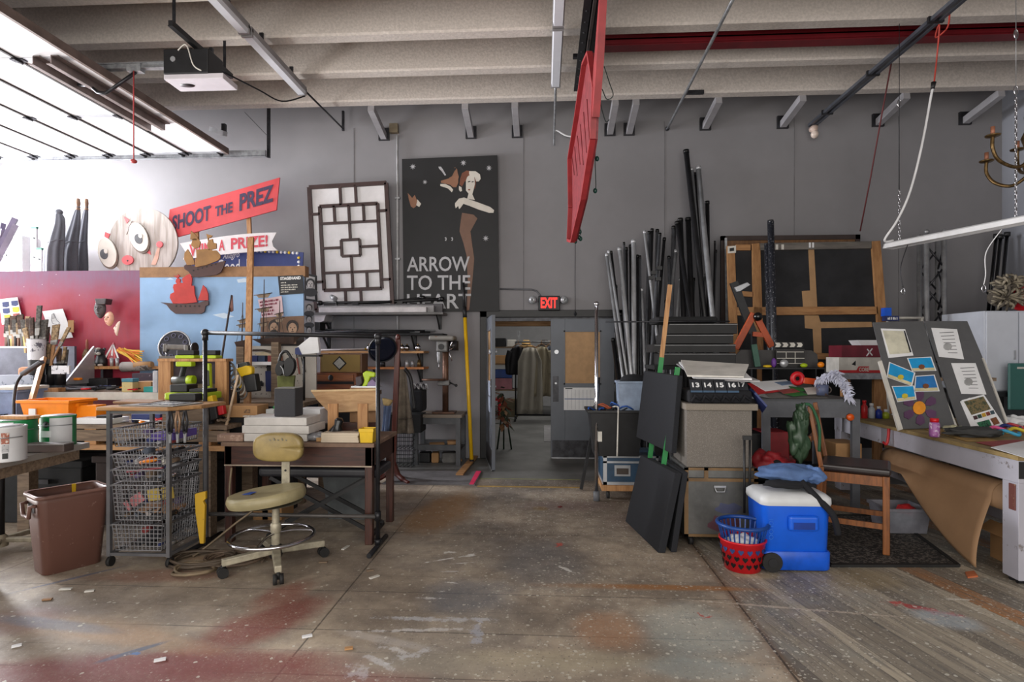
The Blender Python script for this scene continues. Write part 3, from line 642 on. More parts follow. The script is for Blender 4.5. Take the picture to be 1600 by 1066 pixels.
# signs leaning on the wall at the left
Yw=7.6
def board(nm,lab,px,y,m,th=.02,cat='sign',label_at=None):
 c=[sum(p[i]for p in px)/len(px)for i in(0,1)]
 t=T(nm,lab,cat,W(c[0],max(p[1]for p in px),y));MB().pp(px,y,th).o('board',m,t,bev=.002);return t
redsign=K('sign_red',(196,62,66),.6,var=.05,sc=4);ink=K('navy_ink',(52,40,70),.7,var=.1,sc=30)
t=board('prize_game_sign','slanted red sign reading SHOOT THE PREZ held up on wooden sticks',[(265,328),(437,278),(432,329),(260,376)],Yw,redsign)
d=(W(437,278,Yw)-W(265,328,Yw)).normalized();up=V((-d.z,0,d.x)).normalized();up=(up+Z_*.25).normalized()
for s_,u,v,w_,h_ in(('SHOOT',269,362,66,25),('THE',336,340,30,17),('PREZ',374,331,58,28)):
 k=Yw/F*.98;MB().text(s_,W(u,v,Yw)-Y_*.004,d,(W(265,328,Yw)-W(260,376,Yw)).normalized()*.3+Z_,w=w_*k*1.02,h=h_*k,bold=.035,depth=0).o('lettering',ink,t)
for u0,u1 in((390,394),(308,310)):MB().bar(W(u0-2,320,Yw+.05),W(u1+2,520,Yw+.05),.055,.03,(0,1,0)).o('stick',wood,t)
px=[(281,381)]+[(281+(432-281)*i/12,381-17*math.sin(PI*(.5*i/12)))for i in range(13)]+[(425,378),(427,386),(434,392)]+[(434-(148)*i/10,392+14*(i/10)**1.4)for i in range(1,11)]+[(290,395)]
t=board('win_a_prize_sign','white banner sign with red letters reading WIN A PRIZE',px,Yw-.1,K('sign_white',(214,208,208),.6,var=.04),.015)
d=(W(420,378,Yw)-W(300,385,Yw)).normalized();k=Yw/F*.97;rl=K('letter_red',(196,58,74),.6,var=.1,sc=20)
for s_,u,v,w_,h_ in(('WIN',296,402,38,20),('A',342,393,10,18),('PRIZE!',361,391,62,19)):
 MB().text(s_,W(u,v,Yw-.1)-Y_*.004,(d+Z_*.03),Z_,w=w_*k,h=h_*k,bold=.03,depth=0).o('lettering',rl,t)
t=board('marquee_sign','navy blue sign with white script and a border of painted bulbs behind the brown ship',[(300,398),(345,394),(400,391),(474,395),(472,440),(300,440)],Yw+.1,K('sign_navy',(48,62,122),.5,var=.06))
for i in range(16):
 u,v=(396+i*6.2,392.5+i*.35)if i<12 else(467,397+(i-11)*6.5)
 c=W(u,v,Yw+.1);MB().lathe([(.001,0),(.02,0),(.02,.006),(.001,.008)],c,(0,-1,0),10).o('painted_bulb',(white if i%3 else yel),t)
MB().text('Allegro',W(348,409,Yw+.1)-Y_*.003,(1,0,.12),Z_,w=.24,h=.11,shear=.35,depth=0).o('script_lettering',white,t)
MB().text('Good  D',W(340,428,Yw+.1)-Y_*.003,(1,0,.02),Z_,w=.5,h=.19,depth=0).o('lettering',white,t)
# round clown board
Yc=7.55;cw=K('whitewashed_planks',(190,182,176),.7,kind='wood',c2=(150,140,130),sc=4,st=(5,5,.5));pink=K('pink_paint',(206,96,100),.6,var=.06);ivory=K('ivory_oval',(212,206,196),.6,var=.04);gryp=K('grey_pupil',(84,84,88),.6)
t=T('clown_game_board','round whitewashed plank board with oval eyes and pink cheeks behind the flats','game board',W(223,430,Yc))
c=W(223,381,Yc);r=58*Yc/F*1.0
MB().cyl(c,c+Y_*.03,r,seg=48).o('disc',cw,t);MB().bar((c.x,Yc+.05,0),(c.x,Yc+.05,c.z),.08,.04,(1,0,0)).o('support_post',wood,t)
def oval(nm,u,v,a,b,ang,m,y,th=.015,par=None):
 pts=[]
 for i in range(24):
  x,z=a*math.cos(i*PI/12),b*math.sin(i*PI/12);pts.append((u+x*math.cos(ang)-z*math.sin(ang),v+x*math.sin(ang)+z*math.cos(ang)))
 return MB().pp(pts,y,th).o(nm,m,par or t,bev=.003)
for u,v,ang in((216,371,-.35),(167,395,-.25)):
 oval('eye_rim',u+1.5,v+2,15,25,ang,K('rim_brown',(120,106,96),.6),Yc-.02,.015);oval('eye',u,v,14,23.5,ang,ivory,Yc-.035,.02);oval('pupil',u-(0 if u>200 else 5),v+3,6,8,ang,gryp,Yc-.04,.006)
 oval('pupil_notch',u+3-(0 if u>200 else 5),v-2,3,4,ang,ivory,Yc-.044,.004)
for px in([(193,339),(202,344),(198,350)],[(164,363),(172,366),(169,374),(163,370)],[(226,394),(234,391),(236,399)]):MB().pp(px,Yc-.006,.006).o('red_triangle',pink,t)
oval('cheek',199,407,9,7.5,0,pink,Yc-.02,.02);oval('cheek_hole',199,408,1.3,1.3,0,blk,Yc-.024,.004);oval('nose',249,382.5,5,5,0,pink,Yc-.02,.02)
MB().pp([(246,388),(250,388),(247,405),(243,415),(236,414),(241,402)],Yc-.006,.006).o('mouth_curve',K('peach_paint',(214,166,146),.6),t)
for px in([(200,350),(206,346),(201,356),(199,364),(197,367),(196,358)],[(163,374),(170,375),(174,379),(166,377)]):MB().pp(px,Yc-.012,.012).o('brow',K('brow_grey',(170,160,156),.6),t)
# folded parasols in grey covers
dgc=K('grey_canvas',(84,86,94),.85,kind='cloth',c2=(50,50,56))
t_n=[('large folded grey cloth bundle with drooping hood, standing behind the red flat',[(84,415),(88,378),(93,350),(92,332)],[15,13,9,7]),('folded grey parasol cover with rolled top, middle one of the three bundles',[(104,418),(110,380),(117,350),(122,324)],[17,12,8,4.5]),('folded grey parasol cover with wooden tip, nearest the clown board',[(124,418),(127,380),(131,350),(135,324)],[13,9,6,4])]
for n_,(lab,path,rr)in enumerate(t_n):
 y=7.0+.24*n_;p0_=W(path[0][0],path[0][1],y);pts=spline([V((p0_.x,y,.03)),V((p0_.x,y,1.2))]+[W(u,v,y)for u,v in path],6);rr=[rr[0]*.5,rr[0]*.9]+rr;N_=len(pts);k=y/F*.97
 def fn(a,b,pts=pts,rr=rr,k=k,n_=n_):
  i=min(int(a*(len(pts)-1)+.5),len(pts)-1);f=a*(len(rr)-1);j=min(int(f),len(rr)-2);r_=rr[j]+(rr[j+1]-rr[j])*(f-j)
  th=2*PI*b;fold=1+.13*math.sin(th*7+n_+a*2.2)*(1.15-a*.6);hood=max(0,a-.8)/.2
  return pts[i]+(X_*math.cos(th)+Y_*math.sin(th)*.7)*(r_*k*fold*(1-.55*hood**3))
 t=T('folded_parasol',lab,'parasol',pts[0])
 MB().grid(fn,N_-1,42).o('cover',dgc,t)
 MB().sph(pts[-1],(rr[-1]*k*.95,rr[-1]*k*.7,rr[-1]*k*(.8 if n_==0 else.3))).o('top',dgc,t)
 if n_:MB().lathe([(.0,.12),(.02,.11),(.028,.05),(.02,.0),(.03,-.04)],pts[-1]).o('wooden_tip',K('tip_wood',(116,84,62),.5),t)
 for f_ in(.35,.62):
  i=int(f_*(N_-1));ff=f_*(len(rr)-1);j=int(ff);r_=(rr[j]+(rr[j+1]-rr[j])*(ff-j))*k
  MB().tube([pts[i]+(X_*math.cos(a*PI/8)+Y_*math.sin(a*PI/8)*.7)*(r_*1.03)+Z_*(.02*math.cos(a*PI/8))for a in range(16)],.008,6,True).o('strap',dgc,t)
# pale clutter at the far left: ladder rails, white shelving, grey tubes
t=T('step_ladder','white step ladder with green caps standing behind the red flat','ladder',W(56,420,7.4))
gcap=K('green_cap',(24,96,78),.5)
for u,v0 in((54,355),(62,388)):
 a,b=W(u,v0,7.4),W(u-2,620,7.4);MB().bar(a,(b.x,7.4,.02),.075,.03,(0,1,0)).o('rail',K('ladder_white',(206,200,206),.5),t);MB().bar(a,a-Z_*.03,.08,.035,(0,1,0)).o('cap',gcap,t)
 for dv in(18,48):p=W(u-.5,v0+dv,7.38);MB().cyl(p,p-Y_*.01,.014,seg=8).o('rivet',blk,t)
t=T('cube_shelf','white cube shelf unit at the far left behind the red flat','shelf',W(28,430,7.7))
for u in(12,26,48):a=W(u,372+(u>20)*2,7.7);MB().box(a.x-.015,a.x+.015,7.55,7.85,0,a.z).o('upright',white,t)
for v in(373,402,450,500):a,b=W(12,v,7.7),W(48,v,7.7);MB().box(a.x,b.x,7.55,7.85,b.z-.015,b.z+.015).o('shelf_board',white,t)
for u0,v0,u1,v1,r_,l in((4,350,-12,420,.03,'thick grey tube leaning at the left picture edge'),(24,342,-6,400,.03,'longer grey channel slanting behind the red flat at far left')):
 t=T('hanging_rail',l,'channel',W(u1,v1,7.2));MB().bar(W(u0,v0,7.25),W(u1,v1,7.15),r_*2,r_*2).o('channel',K('grey_channel',(92,84,104),.5,.2),t);MB().bar(W(u0+1,v0+10,7.2),W(u1+2,v1+8,7.1),r_*1.2,r_*2).o('lip',K('grey_channel2',(112,104,120),.5,.2),t)
# ---------- red and blue stage flats ----------
Yf=6.25
redflat=None
def flat_mat():
 m,t=newmat('red_flat_purple_top');co=t.N('ShaderNodeTexCoord').outputs['Object']
 n=t.noise(co,2.2,5,.6);n2=t.noise(t.mapc(co,(1,1,.2)),30,3);sp=t.N('ShaderNodeSeparateXYZ');t.l.new(co,sp.inputs[0])
 h=t.math('ADD',sp.outputs[2],t.math('MULTIPLY',t.math('SUBTRACT',n,.5),.5))
 col=t.mix(t.ramp(n,.3,.7),rgb((142,24,46)),rgb((160,36,58)))
 col=t.mix(t.ramp(h,1.95,2.42,0,.85),col,rgb((112,88,116)))  # red turns mottled purple toward the top edge
 col=t.mix(t.ramp(n2,.4,.7,0,.25),col,rgb((140,50,80)))
 v=t.voro(co,9);col=t.mix(t.math('MULTIPLY',t.math('LESS_THAN',v,.06),.7),col,rgb((210,190,200)))
 t.S(t.b.inputs['Base Color'],col);t.b.inputs['Roughness'].default_value=.5;return m
a,b=W(0,413,Yf),W(220,413,Yf);c=W(478,413,Yf)
zt=2.45
t=T('stage_flat','long red painted flat, mottled purple toward the top, at the back of the left benches','stage flat',((a.x+b.x)/2-.4,Yf,0))
MB().box(a.x-1.2,b.x,Yf,Yf+.02,0,zt-.03).o('painted_panel',flat_mat(),t)
MB().box(a.x-1.2,b.x,Yf+.02,Yf+.09,zt-.09,zt-.03).o('rear_rail',wood,t)
sky=K('sky_blue_paint',(142,176,214),.6,var=.05,sc=3);skyw=K('cloud_white',(196,212,228),.7,var=.05)
t=T('stage_flat','sky blue painted flat with brown top rail behind the ship cut-outs','stage flat',((b.x+c.x)/2,Yf,0))
MB().box(b.x+.004,c.x-.02,Yf-.02,Yf,0,zt-.1).o('painted_panel',sky,t)
MB().box(b.x+.004,c.x,Yf-.025,Yf+.08,zt-.115,zt).o('top_rail',mdf,t)
for px in([(370,437),(382,435),(390,437),(384,441),(372,442)],[(332,492),(350,489),(366,495),(350,498)],[(258,437),(266,434),(272,437)],[(232,428),(250,426),(262,428),(245,430)]):MB().pp(px,Yf-.023,.003).o('painted_cloud',skyw,t)
# ship cut-outs
def cut(nm,px,y,m,par,th=.015):return MB().pp(px,y,th).o(nm,m,par,bev=.002)
sred=K('sail_red',(186,52,46),.6,var=.08);sbrn=K('sail_brown',(150,108,58),.6,var=.12);hull=K('hull_brown',(84,60,58),.6,var=.1);hull2=K('hull_dark',(74,46,42),.6,var=.1)
Yh=Yf-.06
t=T('hanging_ship_cutout','plywood ship cut-out with red sails mounted on the blue flat','ship cut-out',W(290,492,Yh))
cut('hull',[(250,473),(262,474),(272,475),(280,475.5),(310,474),(321,470),(325.5,471),(325.5,477),(321,479),(319,488),(314,491),(274,491),(266,485),(260,477)],Yh,hull,t)
cut('main_sail',[(270,475),(265,466),(266,460),(272,457),(270,450),(271,445),(276,444),(274,441),(275,437),(278,435),(282,437),(281,442),(286,443),(284,436),(292,430),(298,428),(300,436),(299,447),(303,447),(304,460),(308,473),(290,475)],Yh-.014,sred,t)
cut('fore_sail',[(309,470),(317,446),(322,451),(325,460),(325,470)],Yh-.014,sred,t)
cut('top_pennant',[(271,431),(276,432),(278,429),(281,432),(277,436)],Yh-.014,sred,t)
for i in range(6):p=W(275+i*7.2,479,Yh);MB().cyl(p,p-Y_*.004,.009,seg=8).o('porthole',blk,t)
t=T('hanging_ship_cutout','brown ship cut-out sailing on the top rail of the blue flat','ship cut-out',W(320,433,Yh))
cut('hull',[(287,416),(292,413),(305,417),(318,416),(352,408),(349,418),(345,426),(338,430),(310,434),(300,433),(294,425),(288,421)],Yh-.02,hull2,t)
cut('main_sail',[(304,417),(307,405),(306,391),(318,390),(325,389),(332,392),(338,392),(344,399),(344,404),(340,408),(322,415),(307,418)],Yh-.034,sbrn,t)
cut('top_sail',[(298,384),(301,374),(308,372),(313,379),(311,387),(304,389)],Yh-.034,sbrn,t);cut('pennant',[(298,361),(309,371),(307,378),(297,375)],Yh-.034,sbrn,t)
cut('mizzen_sail',[(322,366),(332,369),(328,373),(326,372),(325,376),(332,374),(333,380),(338,381),(338,389),(326,392),(323,384),(325,378)],Yh-.034,sbrn,t)
cut('jib_sail',[(293,390),(298,398),(303,408),(304,414),(292,415),(287,405),(288,396)],Yh-.034,sbrn,t)
for i in range(6):p=W(302+i*7,423.5-i*2,Yh-.02);MB().cyl(p,p-Y_*.004,.008,seg=8).o('porthole',blk,t)
# long stick in front of the blue flat
one('wooden_stick','long upright pine stick rising from the bench before the blue flat','stick',wood,MB().bar(W(386.5,632,5.45),W(392,372,6.05),.062,.03,(0,1,0)))
# posters on the blue flat
t=T('hanging_poster','black STAGEHAND notice pinned at the right top of the blue flat','poster',W(455,462,Yf-.03))
o0,n0=V((0,Yf-.035,0)),V((0,-1,0))
MB().pp([(434,432),(473,430.5),(475,459),(437,462)],Yf-.03,.004).o('sheet',K('poster_black',(30,32,38),.6),t)
MB().text('STAGEHAND',W(438,438.5,Yf-.032)-Y_*.002,(1,0,.03),Z_,w=.232,h=.035,bold=.05,depth=0).o('lettering',white,t)
for v,w_,n in((443,.06,4),(447,.19,14),(450.5,.19,13),(454,.17,12),(457.5,.09,6)):MB().marks(W(439,v+.5,Yf-.032)-Y_*.002,(1,0,.03),w_,.012,n).o('small_print',offw,t)
t=T('hanging_note','pink paper with rows of dark red capitals pinned on the blue flat','poster',W(422,497,Yf-.05))
MB().pp([(403,469),(440,463),(443,494),(409,497)],Yf-.04,.004).o('sheet',K('pink_paper',(214,188,194),.7,var=.04),t)
for i,(n,w_)in enumerate(((11,.22),(10,.19),(8,.14),(7,.14),(6,.13))):MB().marks(W(406+i*.8,474.5+i*5,Yf-.044)-Y_*.002,(1,0,.13),w_,.022,n).o('lettering',K('plum_ink',(128,44,66),.7),t)
sep=K('sepia_dark',(46,36,32),.6,var=.2);sep2=K('sepia_mid',(122,92,72),.6,var=.15);sep3=K('sepia_light',(168,136,112),.6,var=.1)
def face(par,u,v,s_,y,m=sep3,hat=False,dk=None,beard=False):
 dk=dk or sep
 def ov(nm,cu,cv,a,b,m_,k):MB().pp([(cu+a*math.cos(i*PI/8),cv+b*math.sin(i*PI/8))for i in range(16)],y-.002*k,.002*k).o(nm,m_,par)
 ov('shoulders',u,v+2.1*s_,1.9*s_,1.1*s_,dk,1);ov('hair',u,v-.35*s_,1.15*s_,1.25*s_,dk,1);ov('face',u,v,.8*s_,1.05*s_,m,2)
 for e in(-.35,.35):ov('eye',u+e*s_,v-.15*s_,.16*s_,.09*s_,dk,3)
 ov('mouth',u,v+.55*s_,.3*s_,.08*s_,dk,3);ov('nose',u,v+.18*s_,.1*s_,.2*s_,dk,3)
 if beard:ov('beard',u,v+.75*s_,.7*s_,.42*s_,dk,3)
t=T('hanging_portrait_poster','sepia poster of two old time faces below the blue flat right end','poster',W(441,545,Yf-.06))
MB().pp([(407,497),(475,494),(475,541),(407,542)],Yf-.05,.004).o('sheet',sep2,t);face(t,428,513,8,Yf-.052,beard=True);face(t,457,514,8.5,Yf-.052)
MB().pp([(407,528),(475,527),(475,542),(407,542.5)],Yf-.058,.006).o('base_band',sep,t);MB().marks(W(430,538,Yf-.06)-Y_*.003,X_,.26,.045,5).o('lettering',sep3,t)
t=T('framed_portrait','black framed grey portrait leaning beside the lattice screen on the shelf end','framed picture',W(484,470,7.4))
MB().pp([(476,427),(494,431),(494,472),(476,470)],7.0,.03).o('frame',blk,t);MB().pp([(478.5,431),(492,434),(492,469),(478.5,467)],6.995,.006).o('print',K('grey_print',(170,166,164),.6,var=.1),t);face(t,485,445,6,6.993,K('print_face',(196,190,186),.6),dk=K('print_dark',(50,48,48),.6))
t=T('hanging_photo_strip','narrow grey strip of three oval portraits hanging from the shelf end','poster',W(482,525,6.9))
MB().pp([(475,473),(490,473),(492,520),(474,523)],6.9,.004).o('strip',K('strip_grey',(150,144,140),.6,var=.1),t)
for i,v in enumerate((482,500,517)):face(t,483,v,4.2,6.898,K('print_face2',(186,176,168),.6),dk=K('print_dark2',(62,58,56),.6))
# ---------- right part of the back wall: tubes, flats, truss ----------
tubem=[K('tube_steel',(158,160,164),.35,.4,var=.12),K('tube_black',(26,26,29),.45,var=.2),K('tube_grey',(92,94,99),.45,.25,var=.15),K('tube_alu',(196,198,202),.3,.4,var=.08)]
tc=K('tube_cap',(12,12,13),.4)
# (top u, top v, foot u, radius m, material, wall distance of the foot)
TB=[(1072,236,1118,.036,1,.7),(1080,264,1112,.03,0,.75),(1084,272,1108,.036,1,.6),(1091,262,1127,.034,0,.85),(1105,316,1110,.028,1,.5),(1075,342,1088,.036,1,.55),(1063,343,1073,.034,1,.65),(1058,348,1099,.03,1,.8),(1053,355,1044,.03,2,.45),(1056,392,1030,.022,0,.95),(1117,378,1112,.012,1,.6),(1119,392,1110,.012,2,.75),(1007,362,1040,.018,3,1.0),(1014,363,1008,.02,2,.5),(1019,359,1010,.02,1,.7),(1027,360,1022,.022,2,.6),(1031,366,1012,.02,2,.8),(1038,373,1016,.02,1,.9),(990,377,991,.033,3,.75),(985,384,989,.02,1,.5),(975,380,985,.014,2,.6),(979,388,981,.016,1,.45),(968,389,992,.026,3,.95),(951,393,988,.017,3,.9),(955,394,984,.017,1,.7),(948,398,980,.02,0,1.05),(962,447,975,.02,1,1.0),(1000,401,1002,.016,2,.55),(996,400,998,.018,1,.7),(995,430,1003,.014,0,.85),(1102,430,1074,.016,0,1.1),(1062,436,1046,.014,3,1.05),(1066,445,1057,.012,3,.9),(1074,448,1062,.012,2,1.0),(1084,436,1078,.018,2,.8),(1015,462,1012,.024,2,1.1),(1003,452,1010,.016,3,1.15),(1045,402,1050,.02,2,.9),(1048,420,1040,.014,0,1.2),(986,420,984,.02,2,1.1),(972,450,986,.014,0,1.2),(958,531,972,.026,1,1.35),(963,562,968,.02,0,1.4),(978,515,985,.03,2,1.3),(970,490,985,.018,1,1.25),(1005,500,1000,.016,3,1.3),(1016,518,1006,.018,3,1.35),(1040,470,1036,.014,2,1.3)]
ORD=['tallest black tube, its top above all others','tall steel tube just right of the tallest black one','black tube between the two tall steel tubes','tall steel tube right of the tallest ones, bright edge','black tube standing alone left of the framed board','thick black tube in the middle of the tall group','short thick black tube left of the tall group','leaning black tube at the left of the tall group','grey tube at the left edge of the tall group','thin steel tube below the left of the tall group','thin black rod right of the tall group','thin grey rod beside the framed board','thin bright tube slanting across the middle bundle','grey tube at the top of the middle bundle','black capped tube at the top of the middle bundle','grey tube right in the middle bundle top','grey leaning tube at right of the middle bundle','black tube with clamps leaning right of the middle bundle','thick bright aluminium tube in the left bundle','black tube behind the thick bright one','thin grey tube in the left bundle','thin black tube in the left bundle','bright slanting tube in the left bundle','leftmost bright tube, slanting over the door corner','black tube beside the leftmost bright tube','steel tube at the left end, nearest the door','short black tube at the left end of the bundle','grey tube right of the thick bright one','black tube right of the thick bright one','short steel tube right of the thick bright one','steel tube slanting left below the tall group','short bright tube leaning in the gap between bundles','thin bright rod between bundles','thin grey rod between bundles','grey tube below the tall group','grey tube low in the middle bundle','bright thin tube low in the middle bundle','grey tube in the gap left of the tall group','thin steel tube low in the gap','grey tube low in the left bundle','thin steel rod low in the left bundle','black tube before the door edge, above the cable tub','pale short tube before the door edge','grey short tube above the cable tub','black thin tube above the cable tub','bright short tube above the clear bin','bright tube right above the clear bin','grey short rod before the black platforms']
def segdist(p1,q1,p2,q2):
 d1,d2,r=q1-p1,q2-p2,p1-p2;a,e,f,c,b=d1.dot(d1),d2.dot(d2),d2.dot(r),d1.dot(r),d1.dot(d2);dn=a*e-b*b
 s_=min(max((b*f-c*e)/dn,0),1)if dn>1e-9 else 0
 t_=(b*s_+f)/e
 if t_<0:t_=0;s_=min(max(-c/a,0),1)
 elif t_>1:t_=1;s_=min(max((b-c)/a,0),1)
 return(p1+d1*s_-p2-d2*t_).length
LAID=[]
def leaning(u,v,uf,off):
 yt=8.0-off*.15;yf=8.0-off;zt=W(u,v,yt).z
 for _ in(1,2,3):k=zt/(zt-W(uf,640,yf).z);yf=yt-(yt-8.0+off)/k
 top=W(u,v,yt);bot=W(uf,640,yf);foot=top+(bot-top)*(top.z/max(top.z-bot.z,.1));foot.z=.003
 return top,foot
for(u,v,uf,r_,m_,off),l in zip(TB,ORD):
 for k in range(120):
  o_=off+(k+1)//2*.025*(1 if k%2 else-1)
  if not.12<o_<1.42:continue
  top,foot=leaning(u,v,uf,o_)
  if all(segdist(top,foot,p,q)>(r_+r)*1.15+.004 for p,q,r in LAID):break
 LAID.append((top,foot,r_))
 t=T('steel_tube',l,'tube',foot,group=None)
 MB().cyl(foot,top,r_,seg=12).o('tube',tubem[m_],t)
 MB().cyl(top-(top-foot).normalized()*.03,top+(top-foot).normalized()*.012,r_*1.12,seg=12).o('end_cap',tc if m_ in(1,2)else tubem[3],t)
t0=[(1021,427),(1030,420),(1017,435),(1028,437)]
t=T('tube_clamp','cluster of small dark clamps on a black tube of the middle bundle','clamp',W(1024,437,7.0))
for u,v in t0:MB().box(*(lambda p:(p.x-.03,p.x+.03,p.y-.03,p.y+.03,p.z-.02,p.z+.02))(W(u,v,7.0))).o('jaw',blk,t)
# brown framed board behind the wooden frame flat
yb=7.85
t=T('framed_board','large brown framed plywood board leaning on the wall behind the raw timber flat','board',W(1235,560,yb))
a,b=W(1126,372,yb),W(1343,362,yb);z1=a.z+.02
MB().box(a.x,b.x,yb,yb+.02,.05,z1).o('panel',K('brown_ply',(122,84,48),.6,kind='wood',c2=(96,64,36),sc=4,st=(6,6,1)),t)
for s_ in((a.x,a.x+.06,0,z1),(b.x-.06,b.x,0,z1),(a.x,b.x,z1-.06,z1)):MB().box(s_[0],s_[1],yb-.02,yb+.02,s_[2],s_[3]).o('frame_rail',K('frame_dark',(52,38,34),.5),t)
p=W(1134,372,7.75);one('metal_strip','thin bright metal strip standing at the left edge of the framed board','strip',steel,MB().bar(p,(p.x+.02,7.7,0),.03,.012,(0,1,0)))
p=W(1141,430,7.7);one('metal_strip','shorter bright metal strip standing left of the raw timber flat','strip',steel,MB().bar(p,(p.x,7.66,0),.025,.012,(0,1,0)))
# raw timber flat, leaning, with black cloth
o0=W(1385,555,7.45);nf=V((0,-1,.09)).normalized()
def tf(px,th,off=0):m=MB();m.prism([PL(u,v,o0+nf*off,nf)for u,v in px],-nf*th);return m
t=T('timber_flat','raw timber stage flat covered in black cloth, back side out, leaning on the wall','stage flat',V((W(1260,700,7.3).x,7.35,0)))
bclo=K('black_backing',(34,34,37),.85,var=.2,sc=3)
tf([(1140,384),(1376,380),(1395,700),(1150,700)],.01,-.03).o('backing',bclo,t)
ro=K('raw_timber',(172,126,80),.65,kind='wood',c2=(140,96,56),sc=5,st=(6,6,.8));rox=K('raw_timber_across',(172,126,80),.65,kind='wood',c2=(138,94,54),sc=5,st=(.8,6,6));grw=K('grey_timber',(110,104,98),.7,kind='wood',c2=(84,80,76),sc=5,st=(.8,6,6))
patch=K('torn_paper',(166,130,92),.8,var=.05)
for px,m_,n_ in(([(1136,384),(1148,384),(1160,700),(1144,700)],ro,'side_rail'),([(1362,377),(1376,376),(1402,700),(1384,700)],ro,'side_rail'),([(1175,381),(1188,380),(1198,700),(1182,700)],ro,'stile'),([(1186,380),(1362,377),(1362,388),(1186,391)],grw,'top_rail'),([(1150,382),(1173,382),(1173,391),(1150,391)],rox,'top_rail'),([(1152,480),(1372,479),(1373,491),(1152,493)],rox,'cross_rail'),([(1152,547),(1315,553),(1315,562),(1152,560)],rox,'cross_rail'),([(1160,455),(1176,456),(1176,464),(1160,463)],rox,'block')):
 tf(px,.035).o(n_,m_,t,bev=.003)
for px in([(1263,389),(1272,389),(1277,480),(1255,480),(1253,455),(1266,454)],[(1257,493),(1279,493),(1282,503),(1362,503),(1363,511),(1283,513),(1284,555),(1272,557),(1270,514),(1258,513)]):tf(px,.004,-.024).o('paper_patch',patch,t)
for u in(1202,1212,1221):tf([(u,382),(u+4,382),(u+4,390),(u,390)],.002,.002).o('pencil_mark',offw,t)
for u in(1264,1269):tf([(u,379),(u+3,379),(u+3,387),(u,387)],.002,.002).o('chalk_number',white,t)
tf([(1137,385),(1150,384),(1150,395),(1137,396)],.003,.002).o('paper_tag',offw,t);tf([(1140,388),(1147,387),(1147,392),(1140,393)],.001,.004).o('tag_print',blk,t)
# speckled black tubes
spk=K('speckled_black',(30,32,40),.5,kind='fleck',c2=(190,190,196),sc=60,thr=.6)
for u,v,uf,l in((1204,346,1212,'taller black paint-flecked tube standing before the raw timber flat'),(1199,382,1206,'shorter black paint-flecked tube half hidden behind the taller one')):
 top=W(u,v,7.15+(u<1202)*.09);foot=W(uf,640,7.02+(u<1202)*.1);k=top.z/(top.z-foot.z);foot=top+(foot-top)*k;foot.z=.003
 t=T('flecked_tube',l,'tube',foot);MB().cyl(foot,top,.038,seg=14).o('tube',spk,t);MB().cyl(top,top+Z_*.015,.034,seg=14).o('end_cap',blk,t)
# aluminium truss
t=T('box_truss','upright silver box truss standing against the wall behind the shop light','truss',V((W(1465,600,7.7).x,7.7,0)))
xa,xb=W(1448,365,7.55).x,W(1475,358,7.55).x;ztop=W(1448,366,7.55).z
tus=K('truss_alu',(156,156,158),.35,.5,var=.12)
for x,y in((xa,7.55),(xb,7.55),(xb+.12,7.85),(xa+.1,7.85)):
 c=MB().cyl((x,y,.01),(x,y,ztop),.03,seg=12).o('chord_tube',tus,t);MB().sph((x,y,ztop+.03),.032).o('end_coupler',tus,c)
n=10
for i in range(n):
 z0,z1=.15+i*(ztop-.3)/n,.15+(i+1)*(ztop-.3)/n
 p,q=((xa,7.55,z0),(xb,7.55,z1))if i%2==0 else((xb,7.55,z0),(xa,7.55,z1))
 MB().cyl(p,q,.012,seg=8).o('brace',dsteel,t)
 p,q=((xb,7.55,z0),(xb+.12,7.85,z1))if i%2==0 else((xb+.12,7.85,z0),(xb,7.55,z1))
 MB().cyl(p,q,.012,seg=8).o('brace',dsteel,t)
 p,q=((xa+.1,7.85,z1),(xb+.12,7.85,z0))if i%2==0 else((xb+.12,7.85,z1),(xa+.1,7.85,z0))
 MB().cyl(p,q,.012,seg=8).o('brace',dsteel,t)
# black stands in the right corner
for i,(u,v,uf)in enumerate(((1557,366,1532),(1564,367,1540),(1574,363,1551))):
 yy=7.8-i*.12;top=W(u,v,yy);foot=W(uf,600,yy);k=top.z/(top.z-foot.z);foot=top+(foot-top)*k;foot.z=0
 t=T('black_stand','folded black light stand in the right corner, '+('leftmost of three','middle of three','rightmost of three')[i],'stand',foot)
 MB().cyl(foot,foot+(top-foot)*.6,.03,seg=10).o('lower_pole',blk,t);MB().cyl(foot+(top-foot)*.6,top,.02,seg=10).o('upper_pole',blkg,t);MB().cyl(top-(top-foot).normalized()*.05,top,.035,seg=10).o('head',blk,t)
 for f_ in(.45,.6,.75):q=foot+(top-foot)*f_;MB().sph(q,(.042,.042,.035)).o('knob',rubber,t)
# white cabinet on a black table in the right corner
ca=W(1540,486,6.6);cbz=W(1545,612,6.6).z
t=T('cabinet','plain white cabinet on a black table in the right corner','cabinet',V((ca.x+.4,6.9,cbz)))
MB().box(ca.x,XR-.03,6.62,7.3,cbz,ca.z).o('body',K('cabinet_white',(196,200,210),.5,var=.03),t,bev=.006)
mid=W(1592,500,6.6).x
for x0,x1 in((ca.x+.012,mid-.006),(mid+.006,XR-.04)):dd=MB().box(x0,x1,6.6,6.62,cbz+.015,ca.z-.015).o('door',K('cabinet_white2',(206,210,220),.45,var=.02),t,bev=.004);MB().box(x1-.05,x1-.035,6.585,6.6,cbz+.35,cbz+.45).o('handle',alum,dd)
t=T('black_table','black square legged table carrying the white corner cabinet','table',V((ca.x+.4,6.9,0)))
MB().box(ca.x-.05,XR-.02,6.5,7.35,cbz-.05,cbz).o('table_top',blk,t)
for x in(ca.x+.12,XR-.12):
 for y in(6.6,7.25):MB().box(x-.04,x+.04,y-.04,y+.04,0,cbz-.05).o('leg',blk,t)
